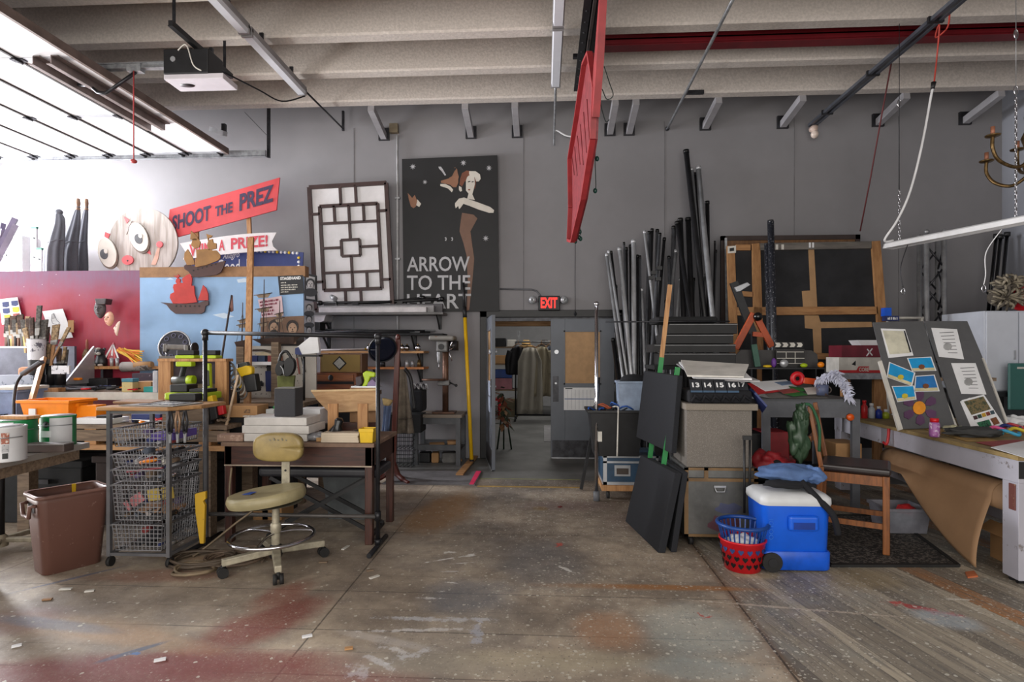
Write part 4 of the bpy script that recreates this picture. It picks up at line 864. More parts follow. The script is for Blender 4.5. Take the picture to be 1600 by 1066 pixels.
# mop heads and ball on the cabinet
mopm=K('mop_yarn',(150,140,122),.95,var=.25,sc=18);mopd=K('mop_dark',(92,84,74),.95)
def mop(lab,u,v,rx,rz,y):
 c=W(u,v,y);c.z=max(c.z,0)
 t=T('mop_head',lab,'mop head',c-Z_*rz)
 for i in range(46):
  a=i*2*PI/46;p0=c+V((R.uniform(-.03,.03),-.05,R.uniform(-.02,.02)));d=V((math.cos(a)*rx,R.uniform(-.12,.02),math.sin(a)*rz))
  MB().tube(spline([p0,p0+d*.5+V((R.uniform(-.04,.04),-.06,R.uniform(-.03,.03))),p0+d*R.uniform(.75,1.0)+V((R.uniform(-.03,.03),0,R.uniform(-.01,.01)))],3),.013,5).o('yarn_strand',mopm if i%3 else mopd,t)
 MB().sph(c+Y_*.0,(rx*.72,.1,rz*.72)).o('core',mopd,t)
mop('upper grey mop head stacked on another on the white cabinet',1569,443,.17,.085,6.75)
mop('lower larger grey mop head lying on the white cabinet top',1564,466,.19,.145,6.74)
p=W(1598,463,6.8);t=T('beach_ball','red ball with white patches cut by the right picture edge','ball',V((p.x,p.y,ca.z)))
MB().sph((p.x+.03,p.y,ca.z+.16),.16,24,16).o('ball',redb,t)
for a,b_ in((-.5,.45),(.3,-.5),(.1,.8)):d=V((math.sin(a)*.9,-math.cos(a),b_)).normalized();MB().lathe([(.001,.158),(.06,.148),(.062,.144)],(p.x+.03,p.y,ca.z+.16),d,18).o('white_patch',white,t)
# teal cutting mat board leaning at the right edge
t=T('hanging_teal_board','teal rounded board with hand slot leaning on the table at the right edge','board',W(1592,640,6.44));a,b=W(1577,638,6.44),W(1612,568,6.44)
MB().box(a.x,b.x+.1,6.44,6.47,a.z-.02,b.z).o('board',K('teal_plastic',(54,104,98),.5,kind='fleck',c2=(40,84,80),sc=80,thr=.6),t,bev=.012);MB().box(a.x+.08,a.x+.17,6.435,6.44,b.z-.06,b.z-.04).o('hand_slot',offw,t)
t=T('utility_box','blue and white box on the pipe shelf behind the raw timber flat end','box',W(1395,502,7.3));a,b=W(1384,502,7.3),W(1405,494,7.3)
MB().box(a.x,b.x,7.3,7.38,a.z+.05-.05,b.z).o('box',navy,t);MB().marks((a.x+.02,7.298,a.z+.015),X_,(b.x-a.x)*.8,.03,6).o('lettering',white,t);MB().box(a.x,a.x+.08,7.32,7.4,b.z,b.z+.1).o('blue_jug',blue,t)
t=T('pipe_shelf','low white pipe rail standing behind the art boards beside the truss','shelf',V((W(1420,505,7.3).x,7.3,0)));a,b=W(1386,497,7.4),W(1443,494,7.4)
MB().box(a.x-.02,b.x,7.25,7.5,a.z-.075,a.z-.055).o('shelf_board',oldw,t)
for x in(a.x+.01,b.x-.02):MB().cyl((x,7.4,0),(x,7.4,a.z),.018,seg=8).o('post',offw,t)
MB().cyl((a.x,7.4,a.z),(b.x,7.4,a.z),.016,seg=8).o('rail',offw,t)
# ---------- left side: benches against the flats ----------
def px(u0,u1,v0,v1,y):
 a,b=W(u0,v1,y),W(u1,v0,y);return a.x,b.x,a.z,b.z
def bx(name,label,cat,m,u0,u1,v0,v1,y,dp,z0=None,bev=.004,group=None,rz=0):
 """a box whose front face fills the surveyed rectangle on plane y; z0 = the surface it stands on"""
 x0,x1,a,b=px(u0,u1,v0,v1,y)
 if z0 is not None:a=z0
 if rz:return MB().ob(((x0+x1)/2,y+dp/2,(a+b)/2),(x1-x0,dp,b-a),(0,0,rz)).o(name,m,None,label=label,cat=cat,bev=bev,group=group)
 return MB().box(x0,x1,y,y+dp,a,b).o(name,m,None,label=label,cat=cat,bev=bev,group=group)
# rear workbench made of pallets
BZ=.9
t=T('workbench','long rough bench of pallet timber at the left, heaped with tools','workbench',(-4.4,4.9,0))
for i in range(6):MB().box(-6.9,-2.56,4.52+i*.145,4.65+i*.145,BZ-.03,BZ).o('top_board',oldw,t)
MB().box(-6.9,-2.56,4.52,4.56,BZ-.13,BZ-.04).o('front_stringer',oldw,t);MB().box(-6.9,-2.56,4.50,4.60,BZ-.2,BZ-.16).o('lower_slat',woodx,t)
for x in(-6.0,-4.9,-3.72,-2.75):MB().box(x-.05,x+.05,4.53,4.63,BZ-.16,BZ-.03).o('pallet_block',wood,t);MB().box(x-.05,x+.05,5.2,5.3,0,BZ-.03).o('rear_leg',oldw,t)
for x in(-6.0,-4.3,-2.75):MB().box(x-.05,x+.05,4.53,4.62,0,BZ-.2).o('front_leg',oldw,t)
BS=1.1
t=T('bench_shelf','raised white edged shelf behind the pallet bench, in front of the red flat','shelf',(-4.4,5.8,0))
MB().box(-7.2,-3.3,5.42,6.2,BS-.03,BS).o('shelf_board',oldw,t);MB().box(-7.2,-3.3,5.40,5.42,BS-.07,BS+.004).o('white_edge',offw,t)
for x in(-7.0,-5.2,-3.4):
 for y in(5.5,6.1):MB().box(x-.04,x+.04,y-.04,y+.04,0,BS-.03).o('leg',oldw,t)
t=T('timber_ledge_shelf','narrow timber ledge on the red flat carrying bulldog and little glasses','shelf',(-4.2,6.15,1.3))
a=px(104,252,573,578,6.05);SZ=a[3];MB().box(a[0],a[1],6.03,6.24,SZ-.03,SZ).o('ledge_board',wood,t)
for u in(150,153):pass
MB().box(a[0]+.35,a[0]+.38,6.1,6.24,BS,SZ-.03).o('bracket',dsteel,t);MB().box(a[1]-.1,a[1]-.07,6.1,6.24,BS-.0,SZ-.03).o('bracket',dsteel,t)
# grey lidded case full of brushes
cy=5.75;x0,x1,z0,z1=px(2,112,541,600,cy)
t=T('tool_case','grey metal open case standing on the bench shelf, full of paint brushes','case',((x0+x1)/2,cy,BS))
MB().box(x0,x1,cy-.12,cy+.3,BS,BS+.06).o('tray',gsteel,t);MB().box(x0-.4,x1-.2,cy+.27,cy+.3,BS+.06,z1).o('lid',K('case_grey',(108,110,124),.5,.2,var=.12),t)
MB().prism([(x1,cy-.12,BS+.06),(x1,cy+.28,BS+.06),(x1,cy+.28,z1)],(.02,0,0)).o('side_stay',alum,t);MB().box(x0-.4,x0+.35,cy+.24,cy+.32,z1-.02,z1).o('top_edge',alum,t)
MB().box(x0-.4,x0+.3,6.07,6.2,BS,W(10,553,6.1).z).o('brush_rack',oldw,None,label='low timber rack behind the grey case holding a row of brushes',cat='rack')
MB().bar((x0+.14,cy+.25,z1-.02),(x0+.1,cy+.25,z1-.1),.02,.01).o('latch',alum,t)
br_h=[K('handle_brown',(110,74,50),.5),K('handle_grey',(96,90,84),.6),K('handle_yellow',(206,186,110),.5),K('handle_tan',(160,120,84),.5),blk]
br_f=K('ferrule',(150,146,140),.35,.6);br_b=[K('bristle_brown',(74,56,46),.9,var=.3,sc=40),K('bristle_grey',(88,84,80),.9,var=.3,sc=40),K('bristle_tan',(150,126,96),.9,var=.3,sc=40)]
def brush(foot,top,w,hm,bm,lab,grp,th=.018):
 foot,top=V(foot),V(top);d=top-foot;L=d.length;d.normalize();s_=d.cross(Y_).normalized()
 t=T('paint_brush',lab,'paint brush',foot,group=grp)
 def pr(a,b,wa,wb,m,nm):p,q=foot+d*a*L,foot+d*b*L;MB().prism([p-s_*wa/2-Y_*th/2,p+s_*wa/2-Y_*th/2,q+s_*wb/2-Y_*th/2,q-s_*wb/2-Y_*th/2],Y_*th).o(nm,m,t,bev=.003)
 pr(0,.5,w*.3,w*.5,hm,'handle');pr(.5,.62,w*.9,w,br_f,'ferrule');pr(.62,1,w*.95,w*1.05,bm,'bristles')
 return t
g1='paint brushes standing behind the grey case'
for i in range(11):
 u=10+i*4;v0=(503,497,508,494,500,505,492,500,495,498,510)[i]
 brush(W(u+R.uniform(-2,2),552,6.12-.015*i),W(u+R.uniform(-3,3),v0,6.12-.015*i),.05+.02*(i%3==0),br_h[i%5],br_b[i%3],'worn paint brush standing bristles up in the row behind the grey case',g1)
g2='brushes in the white paint-splashed tub'
tub_u=[(62,478,55,.05),(50,497,52,.04),(39,513,50,.05),(70,500,62,.07),(57,503,56,.06),(108,512,78,.035),(88,508,80,.075),(47,515,58,.04),(74,512,70,.05)]
tl=['tallest grey handled brush in the splashed tub','brown handled brush left in the splashed tub','yellow handled brush leaning left out of the splashed tub','wide brush with grey bristles right in the splashed tub','grey bristled brush in the middle of the splashed tub','thin stick brush leaning right beside the pencil drawing','wide tan brush in front of the pencil drawing','small dark brush low in the splashed tub','dark brush right of the splashed tub']
for i,(u,v,uf,w)in enumerate(tub_u):brush(W(uf,572,5.55),W(u,v,5.62+.01*i),w,br_h[(1,0,2,1,4,3,3,0,4)[i]],br_b[(1,0,2,1,1,2,2,0,0)[i]],tl[i],None)
c=W(60,552,5.52);k=5.5/F
def vessel(name,lab,cat,m,c,r0,r1,h,seg=24,wall=.004,band=None):
 t=T(name,lab,cat,c);MB().lathe([(.001,0),(r0,0),(r1,h),(r1-wall,h),(r0-wall,wall),(.001,wall)],c,seg=seg).o('body',m,t);MB().lathe([(r1,h-.006),(r1+.004,h-.003),(r1,h)],c,seg=seg).o('rim',m,t)
 if band:MB().lathe([(r0+(r1-r0)*.25+.001,h*.25),(r0+(r1-r0)*.8+.001,h*.8)],c,seg=seg).o('label_band',band,t)
 return t
TB_=vessel('brush_tub','white paint-splashed tub holding brushes in front of the grey case','tub',blk,V((c.x,5.5,BS+.06)),.062,.076,W(60,530,5.5).z-BS-.06);hh=W(60,530,5.5).z-BS-.06;MB().lathe([(.0705,hh*.55),(.0775,hh+.001)],V((c.x,5.5,BS+.06))).o('splashed_band',K('splashed_white',(206,206,214),.5,kind='fleck',c2=(70,66,84),sc=14,thr=.55),TB_)
for u,l in((76,'black jar of brushes right of the splashed tub'),(92,'black jar of brushes nearest the case stay')):
 p=W(u,572,5.6);vessel('brush_jar',l,'jar',blk,V((p.x,5.62,BS+.06)),.045,.05,.22)
 for j in range(4):
  q=V((p.x+R.uniform(-.03,.03),5.62+R.uniform(-.03,.03),BS+.08));brush(q,q+V((R.uniform(-.06,.06),R.uniform(-.02,.02),.34+R.uniform(0,.08))),.03,br_h[j%5],br_b[j%3],'small brush standing in the black jars beside the case stay','brushes in the black jars')
bx('cloth_lump','peach cloth lump lying in the grey case tray','cloth',K('peach_cloth',(206,150,116),.9,var=.15),26,44,574,585,5.66,.1,BS+.065,.03)
bx('hanging_stencil','white stencil plate with black strokes leaning on the case right side','plate',K('stencil',(214,214,220),.5,kind='fleck',c2=(26,26,30),sc=26,thr=.56),80,108,572,585,5.42,.02,None,.002)
# sheets pinned on the red flat
t=T('hanging_chart','white sheet with rows of blue and yellow cartoon swatches pinned at the left edge','poster',W(15,508,6.2));MB().pp([(-2,468.5),(27,465),(33,492),(30,505),(3,508)],6.22,.004).o('sheet',paper,t)
for u,v,m_ in((8,477,navy),(22,475,navy),(9,487,navy),(24,485,yel),(11,497,yel),(25,495,K('brick_red',(150,70,60),.6))):MB().pp([(u-5,v-4),(u+5,v-5),(u+6,v+2),(u+2,v+4),(u-4,v+3)],6.216,.003).o('swatch',m_,t)
t=T('hanging_drawing','white pencil drawing sheet pinned beside the brush tub on the red flat','poster',W(95,528,6.2));MB().pp([(66,487),(98,483),(114,528),(82,532)],6.215,.004).o('sheet',paper,t)
pen=K('pencil_grey',(140,140,150),.8)
for a_ in([(81,492),(84,490),(88,500),(93,505),(90,508),(82,506),(80,500)],[(84,490),(86,497),(82,499)],[(80,501),(92,503)]):MB().tube([W(u,v,6.212)for u,v in a_],.0025,4,True).o('pencil_line',pen,t)
bx('hanging_cardboard','cardboard scrap behind the pencil drawing on the red flat','cardboard',card,106,115,501,520,6.19,.008,None,.001)
# masks on the red flat
def mask(name,lab,u,v,w,h,m,y,rz=0,feat=True,dk=None,ry=0):
 c=W(u,v,y);k=y/F*.97;a,b=w/2*k,h/2*k
 t=T(name,lab,'mask',c-Z_*b)
 m3=MX.Rotation(ry,3,'Y')@MX.Rotation(rz,3,'Z')
 def fn(i,j):
  th=-PI/2+PI*i;ph=PI*j;x=math.sin(th)*math.sin(ph);z=math.cos(ph);d=-math.cos(th)*math.sin(ph)*.55
  jaw=1-.28*max(0,-z)**1.5
  nose=-.22*math.exp(-((x/.14)**2+((z+.05)/.2)**2));eye=.12*(math.exp(-(((x-.36)/.18)**2+((z-.2)/.13)**2))+math.exp(-(((x+.36)/.18)**2+((z-.2)/.13)**2)));mth=-.06*math.exp(-((x/.28)**2+((z+.5)/.09)**2));brow=-.05*math.exp(-(((abs(x)-.36)/.25)**2+((z-.42)/.08)**2))
  return c+m3@V((x*a*jaw,(d+(nose+eye+mth+brow if feat else 0))*a*1.1,z*b))
 MB().grid(fn,28,28).o('shell',m,t,sol=.004)
 dk=dk or K('mask_dark',(70,46,40),.6)
 for s_ in(-1,1):MB().sph(c+m3@V((s_*.36*a,-.47*a,.2*b)),(.2*a,.1*a,.075*b)).o('eye',dk,t)
 MB().sph(c+m3@V((0,-.56*a,-.5*b)),(.22*a,.1*a,.055*b)).o('lips',K('mask_lips',(150,60,60),.5)if m is not dgc2 else dk,t)
 return t
dgc2=K('dark_clay',(72,62,64),.5,var=.2,sc=12)
t=mask('hanging_mask','dark grey carved mask with flat top hung on the red flat',157,484,20,30,dgc2,6.16);x0,x1,z0,z1=px(147.5,166,467,476,6.1);
MB().prism([(x0,6.1,z1),(x1,6.1,z1),(x1-.015,6.1,z0),(x0+.015,6.1,z0)],(0,.1,0)).o('crown',dgc2,t,bev=.008)
mask('hanging_mask','flesh coloured face mask with red lips on the red flat',172,499,21,24,K('flesh_mask',(206,152,126),.45,var=.06),6.12,-.35)
mask('hanging_mask','pale profile face mask turned away below the flesh mask',186,514,18,25,K('pale_mask',(206,176,158),.45,var=.08),6.1,-.9,ry=.2)
# ledge ornaments
SY=6.12
t=T('bulldog_figurine','black and white bulldog figurine sitting on the timber ledge','figurine',W(158,573,SY));c=W(158,573,SY);c.z=SZ;pin=K('bulldog_black',(30,30,34),.35);piw=K('bulldog_cream',(190,182,172),.4)
MB().lathe([(.001,0),(.062,0),(.066,.05),(.05,.11),(.03,.14),(.001,.15)],c,seg=18,sq=(1,.8)).sph(c+V((0,-.02,.155)),(.052,.05,.045)).o('body',pin,t)
for s_ in(-1,1):
 MB().sph(c+V((s_*.048,-.015,.185)),(.018,.012,.02)).o('ear',pin,t);MB().sph(c+V((s_*.04,-.06,.012)),(.024,.03,.014)).o('paw',piw,t);MB().sph(c+V((s_*.022,-.062,.17)),(.008,.006,.008)).o('eye',blkg,t);MB().sph(c+V((s_*.02,-.062,.138)),(.022,.018,.018)).o('jowl',piw,t)
MB().sph(c+V((0,-.04,.192)),(.024,.025,.014)).o('forehead',piw,t)
for u,l in((174.5,'left small metal cup on the ledge right of the bulldog'),(183,'right small metal cup on the ledge right of the bulldog')):p=W(u,573,6.08);vessel('metal_cup',l,'cup',alum,V((p.x,6.08,SZ)),.016,.018,.09,14)
t=T('whisk_broom','small whisk broom standing against the red flat left of the bulldog','broom',W(136,573,6.17));c=W(136,570,6.17);c.z=SZ
MB().prism([c+V((-.045,-.02,0)),c+V((.045,-.02,0)),c+V((.04,-.02,.13)),c+V((.012,-.02,.19)),c+V((-.012,-.02,.19)),c+V((-.04,-.02,.13))],(0,.03,0)).o('bristles',br_b[2],t);MB().lathe([(.012,.18),(.014,.24),(.011,.29),(.001,.3)],c).o('handle',K('handle_red',(166,96,72),.5),t)
t=T('ribbon_bottle','glass bottle with pink and white ribbons round its neck beside the bulldog','bottle',W(178,573,6.17));c=W(178,573,6.17);c.z=SZ
MB().lathe([(.001,0),(.05,0),(.055,.1),(.03,.15),(.014,.2),(.014,.26),(.001,.26)],c).o('bottle',K('rose_glass',(190,90,100),.15,alpha=.75),t);MB().lathe([(.001,.004),(.047,.004),(.05,.05),(.001,.05)],c).o('amber_liquid',K('amber',(96,40,26),.2),t)
for i in range(5):a_=-.5+i*.25;MB().prism([c+V((.0,-.03,.24)),c+V((.02,-.03,.24)),c+V((a_*.16+.02,-.05,.08)),c+V((a_*.16,-.05,.08))],(0,.004,0)).o('ribbon',pink if i%2 else paper,t)
t=T('streamer_bunch','bunch of orange and yellow streamers lying on the ledge end','streamers',W(204,573,6.1));m1,m2=K('streamer_orange',(222,120,34),.6),K('streamer_yellow',(232,190,60),.6)
for i in range(26):
 u0,v0=182+R.uniform(-1,1),543+R.uniform(0,3);u1,v1=205+R.uniform(0,21),546+R.uniform(0,24)
 MB().bar(W(u0+R.uniform(0,12),v0+R.uniform(0,6),6.12-R.uniform(0,.1)),W(u1,max(v1,545),6.1-R.uniform(0,.1)),.012,.002,(0,1,0)).o('streamer',m1 if i%2 else m2,t)
t=T('cloth_roll','rolled grey striped cloth lying on the ledge end below the streamers','roll',W(212,578,6.0))
MB().cyl(W(192,574,6.05),W(236,572,6.02),.055,.05,16).o('roll',K('roll_grey',(148,140,136),.8,kind='fleck',c2=(70,64,62),sc=12,thr=.55),t);MB().cyl(W(212,572,6.02),W(238,570,6.0),.04,.03,14).o('tan_core',card,t)
# things on the bench shelf
def coil(name,lab,m,c,r,n,tr,cat='cable',flat=.35):
 pts=[]
 for i in range(n*16):a_=i*PI/8;q=r*(1+.12*math.sin(i*.7)-.1*(i/(n*16)));pts.append(c+V((math.cos(a_)*q,math.sin(a_)*q*.7,tr+.02*abs(math.sin(i*.37))+flat*tr*(i//16))))
 return one(name,lab,cat,m,MB().tube(pts,tr,6))
coil('cable_coil','grey cable coil heaped on the bench shelf below the ledge',K('cable_grey',(96,96,104),.6),V((W(118,610,5.55).x,5.62,BS)),.14,5,.009)
coil('cable_coil','black cable coil lying flat on the bench shelf right of the grey one',blkc,V((W(150,610,5.55).x,5.7,BS)),.13,4,.008)
bx('dark_case','flat black tool case at the back of the bench shelf under the ledge','case',blk,124,168,592,606,5.95,.2,BS,.01)
bx('orange_strap','orange plastic grip lying on the bench shelf cables','tool',orange,104,124,591,598,5.75,.05,BS+.1,.01)
bx('wood_offcut','small pine offcut at the front of the bench shelf near the leaning stick','block',wood,68,90,607,616,5.43,.1,BS)
t=T('tea_tin','cream and teal tin on the bench shelf front edge','tin',W(198,616,5.46));x0,x1,z0,z1=px(190,207,592,616,5.46);MB().box(x0,x1,5.46,5.55,BS,z1-.035).o('body',K('tin_cream',(198,180,128),.4,kind='fleck',c2=(150,140,70),sc=30,thr=.6),t,bev=.006);MB().box(x0-.002,x1+.002,5.458,5.552,z1-.035,z1).o('lid',K('tin_teal',(70,130,150),.35),t,bev=.006)
bx('cardboard_box','small brown cardboard box on the bench shelf beside the tea tin','box',card,208,236,597,612,5.55,.2,BS)
bx('teal_box','small teal box in front of the timber tool stand','box',K('teal_box',(22,138,132),.5),224,246,605,614,5.44,.1,BS+.0);bx('dark_tool','dark printed carton lying behind the cardboard box on the bench shelf','carton',K('dark_carton',(60,46,62),.5,kind='fleck',c2=(170,160,170),sc=30,thr=.62),206,242,584,598,5.86,.15,BS)
bx('white_bottle','pale grey plastic bottle with lime neck standing before the tool stand','bottle',K('pale_grey',(186,188,196),.4),238,246,580,606,5.4,.06,BS,.01)
# pallet bench clutter
t=T('storage_tote','orange plastic storage tote on the pallet bench above the paint cans','tote',(W(70,655,4.65).x,4.75,BZ));x0,x1,z0,z1=px(30,107,622,656,4.62);z1=BZ+.19
def tote(t,x0,x1,y0,y1,z0,z1,m,tp=.03,rimw=.018,th=.005):
 o0=[(x0+tp,y0+tp),(x1-tp,y0+tp),(x1-tp,y1-tp),(x0+tp,y1-tp)];o1=[(x0,y0),(x1,y0),(x1,y1),(x0,y1)]
 vs=[(*p,z0)for p in o0]+[(*p,z1)for p in o1];i0=[(x0+tp+th,y0+tp+th),(x1-tp-th,y0+tp+th),(x1-tp-th,y1-tp-th),(x0+tp+th,y1-tp-th)];i1=[(x0+th,y0+th),(x1-th,y0+th),(x1-th,y1-th),(x0+th,y1-th)]
 vs+=[(*p,z0+th)for p in i0]+[(*p,z1)for p in i1]
 MB().add(vs,[(0,1,2,3),(0,1,5,4),(1,2,6,5),(2,3,7,6),(3,0,4,7),(8,9,10,11),(8,9,13,12),(9,10,14,13),(10,11,15,14),(11,8,12,15),(4,5,13,12),(5,6,14,13),(6,7,15,14),(7,4,12,15)]).o('body',m,t)
 r=MB();w=rimw;r.box(x0-w,x1+w,y0-w,y0,z1-.025,z1).box(x0-w,x1+w,y1,y1+w,z1-.025,z1).box(x0-w,x0,y0,y1,z1-.025,z1).box(x1,x1+w,y0,y1,z1-.025,z1);r.o('rim',m,t,bev=.004)
tote(t,x0,x1,4.62,4.9,BZ,z1,orange);MB().box(x0+.09,x0+.15,4.612,4.622,BZ+.03,BZ+.12).o('label',paper,t);MB().box(x1-.01,x1+.02,4.7,4.8,z1-.06,z1-.03).o('latch',orange,t)
bx('plastic_cover','orange plastic lid lying beside the orange tote on the bench','lid',orange,110,150,634,643,4.72,.12,BZ+.03,.006)
t=T('leaning_stick','short pine stick leaning across the bench shelf behind the orange tote','stick',W(50,622,4.95));MB().bar(W(48,632,4.95),W(68,560,5.35),.05,.03,(0,1,0)).o('stick',wood,t)
t=T('gooseneck_lamp','grey gooseneck bench lamp with long narrow head behind the orange tote','lamp',W(22,655,4.9));p=W(22,655,4.88)
MB().tube(spline([V((p.x,4.88,BZ)),W(22,625,4.88),W(26,600,4.88),W(36,584,4.88)]),.012).o('neck',dsteel,t);MB().bar(W(34,586,4.88),W(66,565,4.88),.055,.035).o('lamp_head',K('lamp_grey',(92,92,98),.4,.3),t,bev=.012);MB().lathe([(.001,0),(.06,0),(.06,.015),(.02,.03)],V((p.x,4.88,BZ))).o('base',dsteel,t)
t=T('plastic_bin','bluish clear storage bin on the bench at the left picture edge','bin',W(8,655,5.1));x0,x1,z0,z1=px(-20,26,610,655,5.05);tote(t,x0,x1,5.05,5.35,BZ,z1,K('blue_clear',(150,168,206),.3,alpha=.85));MB().box(x0-.03,x1+.03,5.03,5.37,z1,z1+.03).o('lid',offw,t,bev=.006)
bx('silver_case','silver and grey printed box above the clear bin at the left edge','box',K('silver_print',(150,154,166),.35,.3,kind='fleck',c2=(70,80,90),sc=9,thr=.56),-10,52,587,604,5.42,.2,BS)
BB=[]
for i,(u0,u1,v0,v1,y,dp,m_,l)in enumerate(((112,175,655,662,4.56,.2,paper,'stack of pale paper lying at the front of the pallet bench'),(60,112,657,664,4.54,.05,woodx,'thin timber strip along the pallet bench front'),(112,140,645,650,4.8,.1,oldw,'weathered board offcut right of the orange tote'),(150,178,650,660,4.6,.1,blk,'black plastic box left of the wire cart top on the bench'),(205,250,648,660,4.7,.12,navy,'navy box behind the wire cart on the bench'),(268,300,645,660,4.7,.1,K('red_brown',(120,50,46),.5),'dark red box behind the wire cart on the bench'),(250,330,640,655,5.1,.15,K('plum_box',(70,52,80),.5),'plum case at the back of the bench below the tool stand'))):
 BB.append((W(u0,v1,y).x,W(u1,v1,y).x,y,y+dp));bx('bench_box',l,'box',m_,u0,u1,v0,v1,y,dp,BZ,.004)
gj='loose hand tools heaped on the pallet bench'
jm=[dsteel,blk,alum,redb,orange,navy,oldw,chrome]
OCC=[(-4.4,-3.6,4.5,5.05),(-3.2,-2.55,4.5,5.35)];OC2=[]
for i in range(90):
 x=R.uniform(-5.2,-2.7);y=R.uniform(4.56,5.2)
 if len(OC2)>30 or any(a-.1<x<b+.1 and c-.1<y<d+.1 for a,b,c,d in OCC+BB)or any((x-p)**2+(y-q)**2<.02 for p,q in OC2):continue
 OC2.append((x,y))
 a_=R.uniform(0,PI);L=R.uniform(.1,.22);d=V((math.cos(a_),math.sin(a_),0))*L/2;z=BZ+.018;c=V((x,y,z))
 t=T('hand_tool','loose hand tool lying in the heap on the pallet bench','tool',c-Z_*.015,group=gj)
 MB().tube([c-d,c-d*.1,c,c+d*.05],[.014,.012,.01,.006],8).o('grip',jm[i%8],t);MB().bar(c,c+d,.012,.006).o('shaft',steel if i%2 else dsteel,t);MB().ob(c+d,(.03,.012,.014),(0,0,a_+PI/2)).o('tip',dsteel,t)
# ---------- left foreground: paint table, bin, wire cart, tool stand ----------
PZ=.9
t=T('paint_table','paint-stained low bench at the left picture edge carrying the paint cans','table',(-3.6,2.9,0))
top=[(-2.90,2.35,PZ),(-3.01,3.66,PZ),(-3.75,3.62,PZ),(-4.6,3.5,PZ),(-4.6,2.35,PZ)]
MB().prism([V(p)-Z_*.035 for p in top],(0,0,.035)).o('table_top',K('stained_top',(140,134,128),.6,kind='fleck',c2=(128,158,150),sc=5,thr=.6),t)
MB().prism([V(p)-Z_*.1 for p in[(-2.93,2.4,PZ),(-3.03,3.6,PZ),(-3.08,3.6,PZ),(-2.98,2.4,PZ)]],(0,0,.065)).o('apron',oldw,t)
dk=K('dark_brown_leg',(52,40,38),.7,var=.15)
MB().prism([(-3.5,3.5,0),(-3.8,3.5,0),(-3.8,3.5,PZ-.1),(-3.6,3.5,PZ-.1)],(0,-.03,0)).o('leg_panel',dk,t);MB().prism([(-3.3,2.5,0),(-3.6,2.5,0),(-3.6,2.5,PZ-.1),(-3.4,2.5,PZ-.1)],(0,-.03,0)).o('leg_panel',dk,t)
MB().bar((-3.6,3.46,PZ-.12),(-3.42,3.4,.02),.05,.03,(0,1,0)).o('brace',dk,t)
canw=K('can_white',(198,198,200),.4,var=.03);cang=K('can_green',(24,120,66),.4,var=.08)
def can(lab,u,v,y,body,band,r=.095,h=.19,rz=0):
 c=W(u,v,y);c.z=PZ;t=T('paint_can',lab,'paint can',c)
 MB().lathe([(.001,0),(r,0),(r+.002,.004),(r,.01),(r,h-.012),(r+.003,h-.006),(r,h),(r-.012,h),(r-.014,h-.008),(.001,h-.006)],c,seg=32).o('body',body,t)
 def patch(a0,a1,z0,z1,m,nm,k=.0015):
  return MB().grid(lambda i,j:c+V((math.cos(a0+(a1-a0)*i)*(r+k),math.sin(a0+(a1-a0)*i)*(r+k),z0+(z1-z0)*j)),10,1).o(nm,m,t)
 for q in band:patch(*q)
 MB().tube([c+V((math.cos(a)*(r+.006),math.sin(a)*(r+.006),h*.72-.06*math.sin((a+PI)/PI*PI)if False else h*.7))for a in[PI+i*PI/10 for i in range(11)]],.0025,5).o('wire_handle',steel,t)
 MB().lathe([(r-.012,h-.004),(r-.012,h+.002),(.001,h+.002)],c,seg=32).o('lid',alum,t);return c,r,h
f0=-PI/2+.35
ig=K('label_ink',(30,34,32),.5)
c,r,h=can('white and green paint can standing rearmost on the paint table, white label at right',91,697,3.55,cang,[(f0-.1,f0+1.2,.01,.18,canw,'label'),(f0-.75,f0+.0,.06,.1,paper,'price_label',.002)])
MB().lathe([(.001,.0965),(.02,.0965),(.02,.0985),(.001,.0985)],c+Z_*.14,(math.cos(f0-.3),math.sin(f0-.3),0),16).o('badge',ig,bpy.data.objects['paint_can'])
c,r,h=can('green paint can behind the big white one, brown wood scrap on its lid',28,702,3.32,cang,[(f0-1.4,f0+.2,.012,.18,canw,'label')])
c2_=c+Z_*(h+.003);one('wood_scrap','curled brown wood scrap lying on the lid of the green paint can','scrap',wood,MB().prism([c2_+V((-.1,-.03,0)),c2_+V((.1,-.05,0)),c2_+V((.12,.03,0)),c2_+V((-.08,.05,0))],(0,0,.02)),bev=.004)
c,r,h=can('white labelled paint can with yellow stripe, nearest the left picture edge',8,716,3.02,canw,[(f0-1.2,f0+.1,.03,.045,yel,'stripe'),(f0+.25,f0+.6,.1,.16,K('label_rust',(150,84,64),.5,kind='fleck',c2=(210,200,190),sc=60,thr=.55),'label_picture'),(f0+.3,f0+.55,.02,.05,ig,'label_print'),(f0+.28,f0+.58,.055,.095,K('label_lines',(170,170,172),.5,kind='fleck',c2=(90,90,94),sc=90,thr=.55),'label_print')])
MB().lathe([(.001,.0965),(.022,.0965),(.022,.0985),(.001,.0985)],c+Z_*.12,(math.cos(f0-.05),math.sin(f0-.05),0),16).o('badge',ig,bpy.data.objects['paint_can.002'])
c=W(74,702,3.3);c.z=PZ;t=T('sanding_block','dark brown wooden block lying before the rear paint can','block',c)
MB().ob(c+Z_*.022,(.25,.09,.044),(0,0,.12)).o('block',K('block_brown',(74,62,58),.6,var=.12),t,bev=.006);MB().ob(c+Z_*.047,(.25,.09,.006),(0,0,.12)).o('top_sheet',K('grit',(128,124,122),.9),t)
